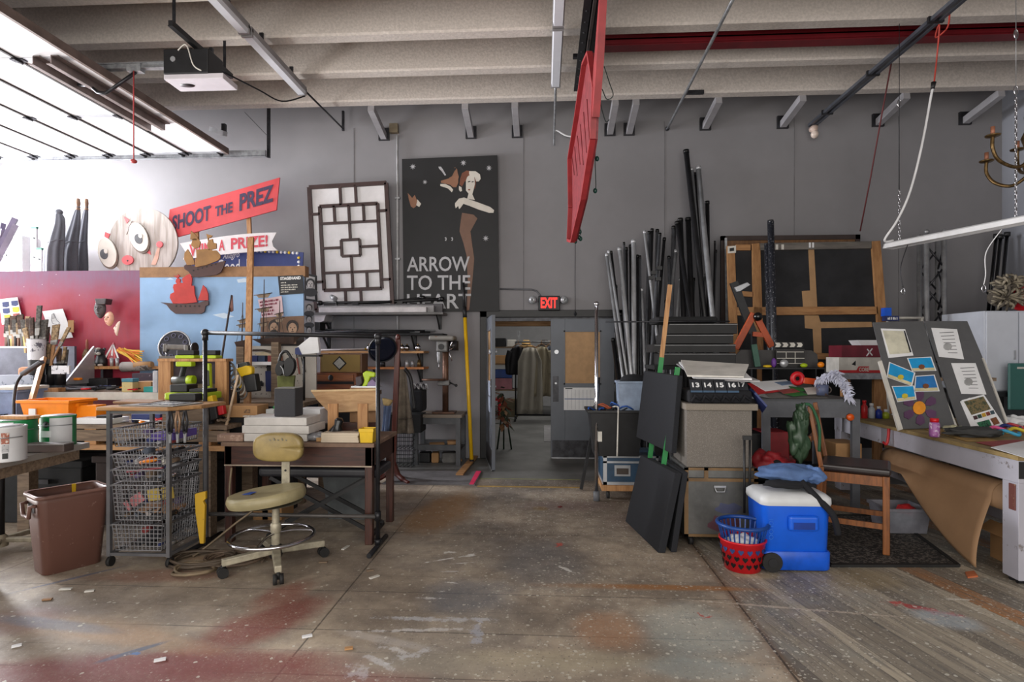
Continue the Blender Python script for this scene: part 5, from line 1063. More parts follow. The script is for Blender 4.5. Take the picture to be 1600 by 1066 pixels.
# brown waste bin
bc=V((-3.33,3.86,0));rzb=1.0
t=T('waste_bin','brown scuffed plastic waste bin beside the wire drawer cart','waste bin',bc,rzb)
m_b=K('bin_brown',(104,70,60),.5,kind='fleck',c2=(140,112,102),sc=22,thr=.63)
def rrect(a,b,r,n=5):
 o=[]
 for cx,cy,s0 in((a-r,b-r,0),(-a+r,b-r,PI/2),(-a+r,-b+r,PI),(a-r,-b+r,1.5*PI)):o+=[(cx+r*math.cos(s0+i*PI/2/n),cy+r*math.sin(s0+i*PI/2/n))for i in range(n+1)]
 return o
def rbin(par,M_,secs,m,nm,r=.05,cap=True):
 n=24;vs=[];fs=[]
 for a,b,z in secs:vs+=[M_@V((x,y,z))for x,y in rrect(a,b,min(r,a*.9,b*.9))]
 for i in range(len(secs)-1):
  for k in range(n):fs.append((i*n+k,i*n+(k+1)%n,(i+1)*n+(k+1)%n,(i+1)*n+k))
 mb=MB().add(vs,fs,True)
 if cap:mb.add(vs[:n],[tuple(range(n))]);mb.add(vs[-n:],[tuple(range(n))])
 return mb.o(nm,m,par)
MW=MX.Translation(bc)@MX.Rotation(rzb,4,'Z')
rbin(t,MW,[(.165,.11,0),(.17,.115,.004),(.205,.145,.49),(.205,.145,.535),(.2,.14,.535),(.196,.136,.49),(.165,.11,.012)],m_b,'body')
rbin(t,MW,[(.205,.145,.52),(.218,.158,.518),(.22,.16,.535),(.214,.154,.543),(.203,.143,.54)],K('bin_rim',(122,88,78),.45),'rim',cap=False)
def lw(p):return MW@V(p)
for s_ in(-1,1):MB().tube([lw((s_*.205,-.09,.475)),lw((s_*.235,-.08,.475)),lw((s_*.235,-.06,.4)),lw((s_*.235,.06,.4)),lw((s_*.235,.08,.475)),lw((s_*.205,.09,.475))],.013,8).o('handle',K('bin_rim',(122,88,78),.45),t);MB().prism([lw((s_*.206,-.06,.42)),lw((s_*.206,.06,.42)),lw((s_*.206,.07,.48)),lw((s_*.206,-.07,.48))],(0,0,.001)).o('handle_recess',K('bin_dark',(54,36,32),.6),t)
one('yellow_tape','yellow tape strip hanging inside the brown waste bin rim','tape',yel,MB().prism([lw((.06,.128,.545)),lw((.085,.128,.545)),lw((.08,.122,.4)),lw((.06,.122,.4))],(0,-.003,0)))
one('green_rag','green crumpled scrap lying high inside the waste bin','rag',K('green_rag',(40,120,70),.8),MB().sph(lw((-.12,.04,.4)),(.06,.05,.05),8,6).bar(lw((-.12,.04,.4)),lw((-.12,.04,.02)),.05,.05))
# swivel stool foot at the picture edge
sc_=V((G(4,862).x-.02,G(4,862).y,0))
t=T('swivel_chair','beige star foot of a swivel chair at the left edge beside the bin','chair',sc_)
MB().cyl(sc_+Z_*.12,sc_+Z_*.76,.028).o('column',blk,t);MB().lathe([(.05,.04),(.055,.1),(.03,.13)],sc_).o('hub',beige,t)
for i in range(5):
 a=.25+i*2*PI/5;d=V((math.cos(a),math.sin(a),0));MB().bar(sc_+Z_*.09,sc_+d*.31+Z_*.075,.045,.035).o('leg',beige,t,bev=.008)
 cs=MB().cyl(sc_+d*.30+V((-d.y,d.x,0))*.02+Z_*.03,sc_+d*.30-V((-d.y,d.x,0))*.02+Z_*.03,.03,seg=14).o('caster',rubber,t)
MB().lathe([(.001,0),(.2,0),(.21,.03),(.19,.06),(.001,.065)],sc_+Z_*.76).o('seat',blk,t)
# wire drawer cart
fx0,fx1,fy0,fy1=-3.03,-2.6,3.86,4.3;CZ=1.12
cm=K('cart_steel',(104,104,108),.4,.4,var=.1);wm=K('wire_grey',(140,140,144),.4,.35,var=.08)
t=T('wire_cart','grey steel drawer cart with wire baskets and wooden top on casters','cart',((fx0+fx1)/2,(fy0+fy1)/2,0))
for x in(fx0,fx1):
 for y in(fy0,fy1):
  MB().box(x-.013,x+.013,y-.013,y+.013,.075,CZ-.03).o('post',cm,t)
  MB().cyl((x-.012,y+.01,.035),(x+.012,y+.01,.035),.034,seg=16).o('caster',rubber,t)
for z in(.09,CZ-.04):
 for a,b in(((fx0,fy0),(fx1,fy0)),((fx0,fy1),(fx1,fy1)),((fx0,fy0),(fx0,fy1)),((fx1,fy0),(fx1,fy1))):MB().bar((*a,z),(*b,z),.02,.02).o('frame_rail',cm,t)
MB().prism([(fx0-.06,fy0-.05,CZ-.028),(fx1+.02,fy0-.05,CZ-.028),(fx1+.16,fy0+.12,CZ-.028),(fx1+.16,fy1-.0,CZ-.028),(fx0-.06,fy1-.0,CZ-.028)],(0,0,.028)).o('wooden_top',K('cart_top',(176,134,88),.5,kind='wood',c2=(142,104,64),sc=5,st=(.8,6,6)),t,bev=.008)
def basket(par,x0,x1,y0,y1,z0,z1,m,nm='wire_basket',tp=.015,g=.028):
 b=MB();r=.0022
 def ln(p,q,w=r*2):b.bar(p,q,w,w)
 n=int((x1-x0)/g)
 for i in range(n+1):
  f=i/n;xa,xb=x0+f*(x1-x0),x0+tp+f*(x1-x0-2*tp)
  for yy,yb in((y0,y0+tp),(y1,y1-tp)):ln((xa,yy,z1),(xb,yb,z0))
  ln((xb,y0+tp,z0),(xb,y1-tp,z0))
 n=int((y1-y0)/g)
 for i in range(n+1):
  f=i/n;ya,yb=y0+f*(y1-y0),y0+tp+f*(y1-y0-2*tp)
  for xx,xb in((x0,x0+tp),(x1,x1-tp)):ln((xx,ya,z1),(xb,yb,z0))
 n=max(1,int((z1-z0)/g))
 for i in range(n+1):
  f=i/n;q=tp*(1-f);z=z0+f*(z1-z0);w=r*2 if i<n else.007
  ps=[(x0+q,y0+q,z),(x1-q,y0+q,z),(x1-q,y1-q,z),(x0+q,y1-q,z)]
  for k in range(4):ln(ps[k],ps[(k+1)%4],w)
 o=b.o(nm,m,par);rn=MB()
 for xx in(x0-.01,x1+.01):rn.bar((xx,y0,z1),(xx,y1,z1),.012,.012)
 rn.o('runner',cm,o)if False else None
 for xx in(x0-.01,x1+.01):MB().bar((xx,y0,z1-.004),(xx,y1,z1-.004),.01,.014).o('runner',cm,o)
 return o
bk=[(.84,.965),(.70,.785),(.60,.68),(.33,.575),(.12,.30)]
for z0,z1 in bk:basket(t,fx0+.035,fx1-.035,fy0-.02,fy1-.02,z0,z1,wm)
# what lies in the baskets
ctn=K('paper_pink',(206,130,134),.7);pgr=K('grater_yellow',(190,164,74),.5,kind='fleck',c2=(110,92,40),sc=60,thr=.6)
def item(nm,lab,cat,m,c,sz,rot=(0,0,0),bev=.004,group=None):return MB().ob(c,sz,rot).o(nm,m,None,label=lab,cat=cat,bev=bev,group=group)
item('pink_wedge','pink paper wedge in the fourth basket of the wire cart','scrap',ctn,(-2.90,3.93,.44),(.13,.02,.07),(0,-.6,.2));item('grater_plate','yellow perforated plate in the fourth basket of the wire cart','plate',pgr,(-2.72,3.95,.49),(.18,.012,.085),(0,-.12,.1))
item('screwdriver','orange tool handle sticking out over the second basket of the wire cart','tool',orange,(-2.76,3.88,.735),(.13,.03,.022),(0,-.2,0),.01);item('paper_roll','small pale paper roll on the second basket right end','roll',offw,(-2.655,3.9,.735),(.035,.05,.05),(0,0,0),.012)
item('red_ruler','pink red flat strip lying over the third basket of the wire cart','strip',K('strip_pink',(178,92,102),.6),(-2.82,3.93,.665),(.24,.03,.012),(0,-.1,.2));item('purple_box','purple flat box in the top basket right side of the wire cart','box',K('violet',(84,62,150),.5),(-2.69,4.06,.9),(.16,.3,.05),(0,0,.05))
item('dark_plate','dark grey plate lying in the lowest basket of the wire cart','plate',dsteel,(-2.75,4.0,.2),(.22,.25,.012),(.1,-.15,.1));item('brown_board','brown offcut lying in the fourth basket below the yellow plate','board',mdf,(-2.76,4.03,.37),(.26,.2,.02),(.05,.08,.2))
one('black_wire','black wire loop hanging in the fourth basket of the wire cart','cable',blkc,MB().tube(spline([(-2.86,3.87,.56),(-2.9,3.86,.5),(-2.87,3.86,.42),(-2.8,3.86,.36),(-2.72,3.87,.36),(-2.66,3.87,.42),(-2.68,3.88,.55)]),.006,6))
gb2='odd tools heaped in the wire cart baskets';bm_=[dsteel,blk,navy,alum,K('dull_red',(140,54,54),.5),K('dull_purple',(84,70,110),.5),oldw,K('slate',(96,104,118),.5),chrome]
for bi,(z0,z1)in enumerate(bk):
 for i in range(9):
  h=.022+.012*(i%3);z=z0+.01+h/2+(i//5)*.035;a=R.uniform(-.6,.6)
  t2=T('hand_tool','small dark tool in the heap filling the wire cart baskets','tool',(-2.93+(i%5)*.075,3.93+(i//5)*.18+R.uniform(0,.05),z),a,gb2)
  MB().cyl(t2.location+V((0,-.05,0)),t2.location+V((0,.03,0)),h/2,seg=8).o('grip',bm_[(i+bi*2)%9],t2);MB().bar(t2.location+V((0,.03,0)),t2.location+V((0,.1,.01)),.02,.008).o('blade',steel,t2)
# on the cart top
t=T('stencil_tray','black and white patterned metal sheet lying on the wooden cart top','sheet',(-2.76,4.0,CZ));MB().prism([(-2.97,3.87,CZ),(-2.55,3.83,CZ),(-2.5,4.1,CZ),(-2.85,4.2,CZ)],(0,0,.006)).o('sheet',K('sheet_steel',(156,154,150),.4,.3),t);MB().prism([(-2.86,3.92,CZ+.007),(-2.58,3.88,CZ+.007),(-2.56,4.08,CZ+.007),(-2.8,4.14,CZ+.007)],(0,0,.002)).o('pattern',K('pattern_bw',(28,28,32),.6,kind='fleck',c2=(214,214,210),sc=24,thr=.52),t)
item('sanding_sheet','brown sanding sheet lying on the left end of the cart top','sheet',K('sand_brown',(150,120,96),.9,var=.05),(-3.0,4.12,CZ+.008),(.26,.22,.016),(0,.04,.2));item('black_stapler','black angular tool standing on the cart top before the lime charger','tool',blk,(-2.74,4.27,CZ+.03),(.2,.12,.06),(0,.0,.1),.012)
for i,(u,l)in enumerate(((283,'left pliers hanging from the cart top corner'),(291,'scissors hanging from the cart top corner'),(298,'right pliers hanging from the cart top corner'))):
 x=fx1+.03+.045*i;y=fy0-.03+.012*i;z=CZ-.03
 t=T('hanging_pliers',l,'tool',(x,y,z-.2));m_=dsteel if i!=1 else K('handle_brass',(150,120,96),.4,.4)
 for s_ in(-1,1):MB().tube([(x+s_*.004,y,z),(x+s_*.016,y,z-.07),(x+s_*.008,y,z-.15)],.008,6).o('handle',m_,t);MB().bar((x+s_*.006,y,z-.15),(x+s_*.002,y,z-.22),.01,.008).o('jaw',steel,t)
 MB().cyl((x,y-.008,z-.15),(x,y+.008,z-.15),.01,seg=8).o('pivot',dsteel,t)
# timber tool stand with cordless tools
sy=4.98;x0,x1,z0,z1=px(246,353,561,640,sy)
t=T('tool_stand','raw pine stand on the bench with lime cordless tools hung on it','stand',((x0+x1)/2,sy,BZ))
MB().box(x0,x1+.0,sy,sy+.12,z1-.025,z1).o('top_board',wood,t)
for a,b in((x0,x0+.115),(x1-.105,x1)):MB().box(a,b,sy+.01,sy+.05,BZ,z1-.026).o('post',wood,t)
MB().box(x0+.115,x1-.105,sy+.05,sy+.065,BZ+.26,BZ+.31).o('cross_bar',oldw,t);MB().box(x0+.02,x1-.02,sy+.1,sy+.115,BZ,z1-.026).o('back_board',K('stand_back',(64,52,60),.7,var=.2),t)
for u0,u1,l in((273,303,'left black and lime battery charger on top of the pine tool stand'),(312,337,'right black and lime battery charger on top of the pine tool stand')):
 a,b,zz0,zz1=px(u0,u1,549,561,sy);t=T('battery_charger',l,'charger',((a+b)/2,sy+.06,z1))
 MB().box(a,b,sy,sy+.11,z1,z1+.03).o('base',lime,t,bev=.008);MB().box(a+.008,b-.008,sy+.01,sy+.1,z1+.03,z1+.075).o('battery',blk,t,bev=.008)
a,b,zz0,zz1=px(274,302,563,600,sy-.05)
t=T('hanging_nailer','lime cordless nailer hanging in the left half of the pine tool stand','power tool',((a+b)/2,sy-.02,zz0));MB().cyl((b-.06,sy-.03,zz0+.03),(b-.005,sy-.03,zz0+.03),.042,seg=16).o('drum',lime,t);MB().cyl((a-.03,sy-.03,zz0+.03),(b-.06,sy-.03,zz0+.03),.036,seg=16).o('motor',K('tool_grey',(74,76,72),.5),t);MB().bar((a+.04,sy-.03,zz0+.05),(a+.06,sy-.0,z1-.03),.035,.04).o('handle',blk,t,bev=.008);MB().box(a,b-.02,sy-.05,sy+.02,z1-.07,z1-.027).o('battery_foot',lime,t,bev=.008)
a,b,zz0,zz1=px(314,332,570,622,sy-.05)
t=T('hanging_multitool','upright lime and grey multi tool hanging at the right of the pine stand','power tool',((a+b)/2,sy-.02,zz0));MB().bar(((a+b)/2,sy-.03,z1-.04),((a+b)/2+.01,sy-.03,zz0),.05,.05).o('body',lime,t,bev=.012);MB().bar(((a+b)/2,sy-.035,z1-.1),((a+b)/2+.006,sy-.035,zz0+.1),.053,.045).o('grip',K('tool_grey',(74,76,72),.5),t,bev=.01);MB().ob(((a+b)/2+.012,sy-.03,zz0-.02),(.06,.06,.05)).o('head',blk,t,bev=.008)
a,b,zz0,zz1=px(256,322,603,628,4.6)
t=T('fast_charger','large black and lime charger lying on the bench before the pine tool stand','charger',((a+b)/2,4.75,BZ));MB().box(a,b,4.58,4.86,BZ,BZ+.2).o('stand_block',oldw,t);MB().box(a,b,4.6,4.84,BZ+.2,BZ+.26).o('base',lime,t,bev=.014);MB().box(a+.02,a+.17,4.64,4.8,BZ+.26,BZ+.325).o('battery',blk,t,bev=.01);MB().box(a+.19,b-.02,4.64,4.8,BZ+.26,BZ+.29).o('port',blk,t,bev=.006)
# disc and sewing machine behind the stand
c=W(263,541,5.75);t=T('decorated_disc','dark round disc with pale rim leaning on the blue flat behind the tool stand','disc',V((c.x,5.9,BS)));r=25*5.75/F
dn=V((.1,-1,.25)).normalized();c=V((c.x,5.85,BS+r+.1));c.z=W(263,541,5.85).z
MB().cyl(c,c-dn*.02,r,seg=40).o('disc',K('disc_dark',(44,44,54),.45,var=.2,sc=20),t);bxx,byy=basis(dn)
MB().tube([c+dn*.004+(bxx*math.cos(a*PI/20)+byy*math.sin(a*PI/20))*r for a in range(40)],.008,6,True).o('rim',alum,t)
for i in range(9):a=i*2*PI/9;q=c+dn*.005+(bxx*math.cos(a)+byy*math.sin(a))*r*.72;MB().tube([q+(bxx*math.cos(k*PI/5)+byy*math.sin(k*PI/5))*.022 for k in range(10)],.004,5,True).o('ring_ornament',K('ornament',(104,104,130),.4,.4),t)
MB().bar(c-dn*.02-Z_*.1,(c.x,6.0,BS),.05,.03).o('prop',wood,t)
smy=5.2;t=T('sewing_machine','small old grey sewing machine standing behind the lime chargers','sewing machine',W(268,562,smy));sm_=K('machine_grey',(120,116,112),.4,.3,var=.2)
a,b,zz0,zz1=px(248,292,536,562,smy);zz0=BZ+.0
MB().box(a,b,smy,smy+.14,BZ,z1-.0).o('pedestal',dsteel,t);zb=z1
MB().box(a,b,smy,smy+.14,zb,zb+.02).o('bed',sm_,t);MB().box(b-.06,b-.015,smy+.04,smy+.1,zb+.02,zz1-.02).o('column',sm_,t,bev=.012);MB().bar((b-.03,smy+.07,zz1-.045),(a+.03,smy+.07,zz1-.04),.05,.05).o('arm',sm_,t,bev=.014);MB().box(a+.005,a+.045,smy+.045,smy+.095,zb+.06,zz1-.01).o('head',sm_,t,bev=.01);MB().cyl((a+.025,smy+.07,zb+.02),(a+.025,smy+.07,zb+.06),.006).o('needle_bar',chrome,t);q=V((b+.02,smy+.07,zz1-.05));MB().cyl(q,q+X_*.02,.052,seg=20).o('hand_wheel',dsteel,t)
# dark crates and sheet added to stand in for shade under the benches
for i,(x0,x1,y,z,l)in enumerate(((-5.9,-4.9,4.75,.62,'black crate added for shade under the pallet bench at the far left'),(-4.8,-4.0,4.8,.55,'black crate added for shade under the pallet bench behind the paint table legs'),(-3.9,-3.25,4.78,.6,'dark brown chest added for shade under the pallet bench behind the waste bin'),(-3.2,-2.85,4.75,.5,'black crate added for shade under the pallet bench behind the wire cart'))):
 t=T('shade_crate',l,'crate',((x0+x1)/2,y+.2,0));m_=blk2 if i!=2 else dk;MB().box(x0+.02,x1-.02,y,y+.38,0,z-.06).o('body',m_,t,bev=.01);MB().box(x0,x1,y-.02,y+.4,z-.06,z).o('lid',m_,t,bev=.008);MB().box((x0+x1)/2-.1,(x0+x1)/2+.1,y-.028,y-.02,z-.2,z-.16).o('handle',dsteel,t)
one('under_bench_shade','added dark sheet standing in for shade under the left benches','panel',blk2,MB().box(-7.2,-2.6,5.32,5.34,0,.86))  # sheet put in to keep the space below the benches dark
# ---------- desk, stool and pipe rack ----------
TZ=.79;ax0,ax1,ay0,ay1=-2.53,-1.31,4.38,5.08
t=T('desk','dark oak desk covered with blocks and tools in front of the blue flat','desk',((ax0+ax1)/2,4.66,0))
MB().box(ax0,ax1,ay0,ay1,TZ-.03,TZ).o('desk_top',K('dusty_top',(120,96,80),.7,var=.15,sc=7),t,bev=.004)
for a in((ax0+.02,ax1-.02,ay0+.02,ay0+.045),(ax0+.02,ax1-.02,ay1-.045,ay1-.02),(ax0+.02,ax0+.045,ay0+.045,ay1-.045),(ax1-.045,ax1-.02,ay0+.045,ay1-.045)):MB().box(*a,TZ-.18,TZ-.03).o('apron',dwood,t)
MB().box(ax0+.02,ax1-.02,ay0+.012,ay0+.02,TZ-.185,TZ-.175).o('pale_bead',K('bead',(156,140,124),.5),t)
for x in(ax0+.05,ax1-.05):
 for y in(ay0+.05,ay1-.05):MB().box(x-.03,x+.03,y-.03,y+.03,0,TZ-.03).o('leg',dwoodz,t,bev=.005)
# pipe garment rack in front of the desk
rk=K('rack_pipe',(34,34,38),.4,.3,var=.2);ry_=4.34;ua,ub=W(320.5,700,ry_).x,W(590.5,700,ry_).x;rt=W(590,526,ry_).z;rl=W(320,520,ry_).z
t=T('pipe_rack','black iron pipe rack framing the desk, rail high above the tools','rack',((ua+ub)/2,ry_,0))
for x,z in((ua,rl),(ub,rt)):
 MB().cyl((x,ry_,.02),(x,ry_,z),.016,seg=12).o('upright',rk,t);MB().cyl((x,ry_-.23,.02),(x,ry_+.23,.02),.018,seg=12).o('foot',rk,t);MB().sph((x,ry_,z),.03).cyl((x,ry_,z-.06),(x,ry_,z),.022,seg=12).o('elbow',rk,t);MB().cyl((x,ry_,.03),(x,ry_,.07),.026,seg=12).o('tee',rk,t)
MB().cyl((ua,ry_,rl),(ub,ry_,rt),.016,seg=12).o('top_rail',rk,t);MB().cyl((ua,ry_,.24),(ub,ry_,.24),.016,seg=12).o('lower_rail',K('rack_grey',(96,92,90),.45,.4),t)
for x in(ua,ub):MB().cyl((x,ry_,.21),(x,ry_,.28),.024,seg=12).o('tee',rk,t)
# drafting stool
sb=G(431,886)
t=T('drafting_stool','old tan vinyl swivel stool with chrome foot ring and casters before the desk','stool',(sb.x,sb.y,0))
O_=V((sb.x,sb.y,0))
for a in(3.80,5.20,.72,2.25):
 d=V((math.cos(a),math.sin(a),0));n_=V((-d.y,d.x,0))
 MB().prism([O_+n_*.03+Z_*.10,O_-n_*.03+Z_*.10,O_-n_*.022+d*.34+Z_*.075,O_+n_*.022+d*.34+Z_*.075],(0,0,.045)).o('base_leg',beige,t,bev=.006)
 c=MB();q=O_+d*.335;c.cyl(q+n_*.008+Z_*.034,q+n_*.032+Z_*.034,.034,seg=16).cyl(q-n_*.008+Z_*.034,q-n_*.032+Z_*.034,.034,seg=16).cyl(q+Z_*.034,q+Z_*.08,.012,seg=8);c.o('caster',rubber,t)
MB().lathe([(.04,.07),(.045,.09),(.04,.15),(.03,.16)],O_).o('hub',blk,t)
MB().lathe([(.028,.14),(.03,.2),(.026,.3),(.024,.47)],O_).o('column',beige,t)
rc=O_+V((-.025,0,.215));MB().tube([rc+V((math.cos(i*PI/24),math.sin(i*PI/24),0))*.275 for i in range(48)],.013,10,True).o('foot_ring',chrome,t)
for a in(.6,2.7,4.8):MB().tube(spline([O_+Z_*.24,rc+V((math.cos(a),math.sin(a),0))*.14+Z_*.02,rc+V((math.cos(a),math.sin(a),0))*.27]),.009,6).o('ring_spoke',chrome,t)
MB().lathe([(.03,.24),(.036,.25),(.036,.30),(.03,.31)],O_).o('ring_collar',beige,t)
sc0=O_+V((-.055,-.02,.5));tiltm=MX.Rotation(-.12,3,'Y')
def seat_fn(i,j):
 r=.245*min(1,i*1.35)if i<.74 else.245*(1-.0*i);th=2*PI*j
 z=.035-.012*(1-min(1,i*1.35))**2 if i<.74 else.035-(i-.74)/.26*.075
 rr=r if i<.74 else.245+.012*math.sin((i-.74)/.26*PI)
 return sc0+tiltm@V((math.cos(th)*rr*1.02,math.sin(th)*rr*.96,z))
MB().grid(seat_fn,16,36).o('seat',K('seat_vinyl',(152,142,108),.4,var=.1,sc=6),t);MB().tube([sc0+tiltm@V((math.cos(i*PI/18)*.254,math.sin(i*PI/18)*.239,.012))for i in range(36)],.006,6,True).o('piping',K('piping_tan',(150,138,104),.5),t)
MB().lathe([(.001,-.045),(.2,-.045),(.24,-.04)],sc0).o('seat_pan',beige,t);MB().prism([sc0+tiltm@V((-.14,-.06,.037)),sc0+tiltm@V((-.07,-.08,.037)),sc0+tiltm@V((-.06,-.02,.037)),sc0+tiltm@V((-.11,-.0,.037))],(0,0,.003)).o('blue_patch',K('tape_blue',(28,72,158),.5),t)
MB().prism([O_+V((-.02,.02,.44)),O_+V((.06,.02,.44)),O_+V((.06,.27,.44)),O_+V((-.02,.27,.44))],(0,0,.012)).o('back_bracket',beige,t)
bcx=W(437,699,O_.y+.22);MB().box(bcx.x-.002,bcx.x+.058,O_.y+.255,O_.y+.265,.44,.74).o('back_post',beige,t);MB().cyl((bcx.x+.028,O_.y+.25,.62),(bcx.x+.028,O_.y+.262,.62),.008,seg=8).o('post_bolt',blk,t)
def back_fn(i,j):
 th=2*PI*j;q=min(1,i*1.2)if i<.83 else 1;sx,sz=math.cos(th),math.sin(th);e=.62
 x=abs(sx)**e*(1 if sx>0 else-1)*.178*q;z=abs(sz)**e*(1 if sz>0 else-1)*.1*q
 return V((bcx.x,O_.y+.19,bcx.z))+V((x,-.0+(x*x)*-.9+(0 if i<.83 else(i-.83)/.17*.05)+.012*q*q,z))
MB().grid(back_fn,14,40).o('backrest',tan,t,sol=.01)
for i in range(5):MB().bar(V((bcx.x-.06+i*.03,O_.y+.183,bcx.z+.06+.012*(i%2))),V((bcx.x-.05+i*.03,O_.y+.183,bcx.z+.055)),.008,.002,(0,1,0)).o('scuff',K('scuff_grey',(120,116,100),.6),t)
# cables on the floor
for i,(cx_,cy_,r_,n_,m_,l)in enumerate(((-2.2,3.98,.2,4,K('cord_brown',(96,80,66),.6),'brown extension cord coiled on the floor behind the stool legs'),(-2.36,3.78,.15,3,K('cord_tan',(120,104,82),.6),'tan extension cord loops on the floor by the wire cart corner'))):
 coil('extension_cord',l,m_,V((cx_,cy_,0)),r_,n_,.009,'cord',.5)
one('hanging_extension_cord','tan cord dropping from the desk to the floor coil left of the stool','cord',K('cord_tan',(120,104,82),.6),MB().tube(spline([(-2.42,4.34,.6),(-2.40,4.30,.35),(-2.2,4.28,.32),(-2.33,4.22,.2),(-2.5,4.1,.05),(-2.55,4.05,.012)]),.008,6))
one('yellow_bracket','tall battered yellow metal bracket standing between wire cart and desk','bracket',K('yellow_worn',(190,150,30),.5,kind='fleck',c2=(80,66,34),sc=16,thr=.6),MB().pp([(304,772),(321,768),(321,780),(317,784),(320,790),(318,850),(312,850),(305,800)],4.02,.025),bev=.003)
# under the desk: black padded bench on X legs, stack of boards, bins
t=T('padded_bench','black padded bench on crossed legs pushed under the desk','bench',(-1.85,4.62,0))
MB().box(-2.28,-1.3,4.48,4.86,.50,.575).o('cushion',K('bench_vinyl',(34,34,40),.5,var=.15),t,bev=.025,seg=3)
for y in(4.52,4.8):
 for a,b in(((-2.2,.05),(-1.4,.49)),((-2.2,.49),(-1.36,.05))):MB().bar((a[0],y,a[1]),(b[0],y+.02,b[1]),.03,.018,(0,1,0)).o('cross_leg',blk,t)
for x in(-2.2,-1.38):MB().cyl((x,4.49,.03),(x,4.86,.03),.02,seg=10).o('foot_bar',blk,t)
for i in range(6):p=W(506+(i%3)*1.5,757-i*3,4.6);MB().ob((p.x,4.66,.577+.008+i*.0165),(.33-.01*(i%3),.22,.015),(0,0,.03*((i*7)%5-2))).o('thin_board',K('tan_board',(168,142,104),.7,var=.06),None,label='thin tan board in the stack on the black bench, '+('lowest','second from below','third from below','fourth from below','fifth from below','topmost')[i],cat='board',group='thin boards under the desk')
t=T('grey_bin','grey plastic bin standing behind the crossed bench legs under the desk','bin',(-1.75,5.15,0));tote(t,-1.98,-1.52,5.02,5.35,0,.48,K('bin_grey',(92,96,98),.5),.05)
bx('brown_carton','brown carton on the floor under the desk behind the stool column','carton',card,395,440,790,835,5.0,.25,0)
# ---- on the desk
whf=K('white_foam',(198,194,190),.75,var=.05,sc=9)
for i,(u0,u1,v0,v1,y,dp,l)in enumerate(((381,478,680,694,4.44,.3,'lowest white block of the stack behind the stool back'),(378,484,667,680,4.43,.32,'middle white block of the stack behind the stool back'),(381,478,655,667,4.44,.3,'top white block of the stack, under the grey speaker'))):
 x0,x1,a,b=px(u0,u1,v0,v1,y);z0=TZ+i*.063;bx_=MB().ob(((x0+x1)/2,y+dp/2,z0+.031),(x1-x0,dp,.061),(0,0,(.03,-.03,.02)[i])).o('foam_block',whf,None,label=l,cat='block',bev=.004,group=None)
ZB=TZ+.063*3-.001
x0,x1,a,b=px(428,461,608,658,4.5)
t=T('speaker','charcoal felt-covered box standing on the white block stack','speaker',((x0+x1)/2,4.58,ZB));MB().box(x0,x1,4.5,4.66,ZB,b).o('body',K('felt_grey',(62,62,66),.9,kind='cloth',c2=(44,44,48)),t,bev=.008);MB().box(x0+.004,x1-.004,4.504,4.656,b,b+.006).o('top_plate',K('top_pale',(120,118,112),.6),t)
bx('brick','dusty brick-sized block on the desk left of the white stack','block',K('brick_dust',(150,122,106),.8,kind='fleck',c2=(178,152,136),sc=20,thr=.55),339,379,680,694,4.42,.12,TZ,.004)
bx('metal_beam','small lettered white and black beam end on the stack left side','block',K('beam_bw',(196,192,184),.6,kind='fleck',c2=(40,38,36),sc=24,thr=.55),379,400,652,660,4.55,.05,ZB,.003)
t=T('carton','long brown carton with barcode balanced at the desk back left','carton',W(378,652,4.75));x0,x1,a,b=px(358,401,634,652,4.75);MB().box(x0,x1,4.75,4.88,TZ+.0,a).o('support_box',blk,t);MB().box(x0-.02,x1+.02,4.72,4.92,a,b).o('box',card,t,bev=.003);MB().pp([(381,640),(391,640),(391,646),(381,646)],4.718,.002).o('barcode',K('barcode',(110,84,60),.6,kind='fleck',c2=(168,128,86),sc=90,thr=.5),t)
one('thin_dowel','thin pale dowel leaning from the desk against the pine tool stand','dowel',K('dowel',(186,160,130),.6),MB().bar(W(348,690,4.5),W(372,587,4.9),.018,.012,(0,1,0)))
bs_='block stack'
x0,x1,a,b=px(500,559,682,696,4.40)
for i in range(4):MB().box(x0+.003*(i%2),x1-.004*(i%3),4.42,4.54,TZ+i*.0185,TZ+.018+i*.0185).o('wood_slip',K('slip_pale',(192,178,158),.7,var=.06),None,label='pale thin wooden slip in the pile on the desk front, '+('lowest','second from below','third from below','topmost')[i],cat='block',group='pale slips on the desk front')
t=T('yellow_box','small yellow plastic open box at the desk front right corner','box',W(570,695,4.39));x0,x1,a,b=px(560,583,674,695,4.41);tote(t,x0+.005,x1,4.41,4.52,TZ,TZ+.11,yel,.008,.003,.004)
t=T('drawing_board','sloping plywood board on the desk right, propped on two pine uprights','board',W(540,660,4.85));o1=W(540,613,4.95);n1=V((0,-1,.45)).normalized()
MB().plate([(486,612),(588,610),(592,642),(514,645),(495,625)],o1,n1,-.018).o('board',ply,t);MB().plate([(486,610),(588,608),(588,611),(486,613)],o1+n1*.002,n1,.003).o('pale_edge',K('ply_edge',(214,184,140),.6),t)
for u in(516,562):q=W(u+9,630,4.80);MB().box(q.x-.042,q.x+.042,4.72,4.745,TZ,q.z).o('upright',wood,t);
MB().box(W(520,660,4.86).x,W(588,660,4.86).x,4.86,4.9,TZ,TZ+.1).o('rear_cleat',dwood,t)
t=T('black_form','glossy black funnel-like form lying on the desk before the sloping board','form',W(530,672,4.58));q=W(524,671,4.55);q.z=TZ+.075
one('tan_board','tan board under the black funnel form on the desk','board',K('tan_slab',(176,136,88),.7),MB().box(q.x-.12,q.x+.22,4.46,4.72,TZ,TZ+.03));q.z=TZ+.03
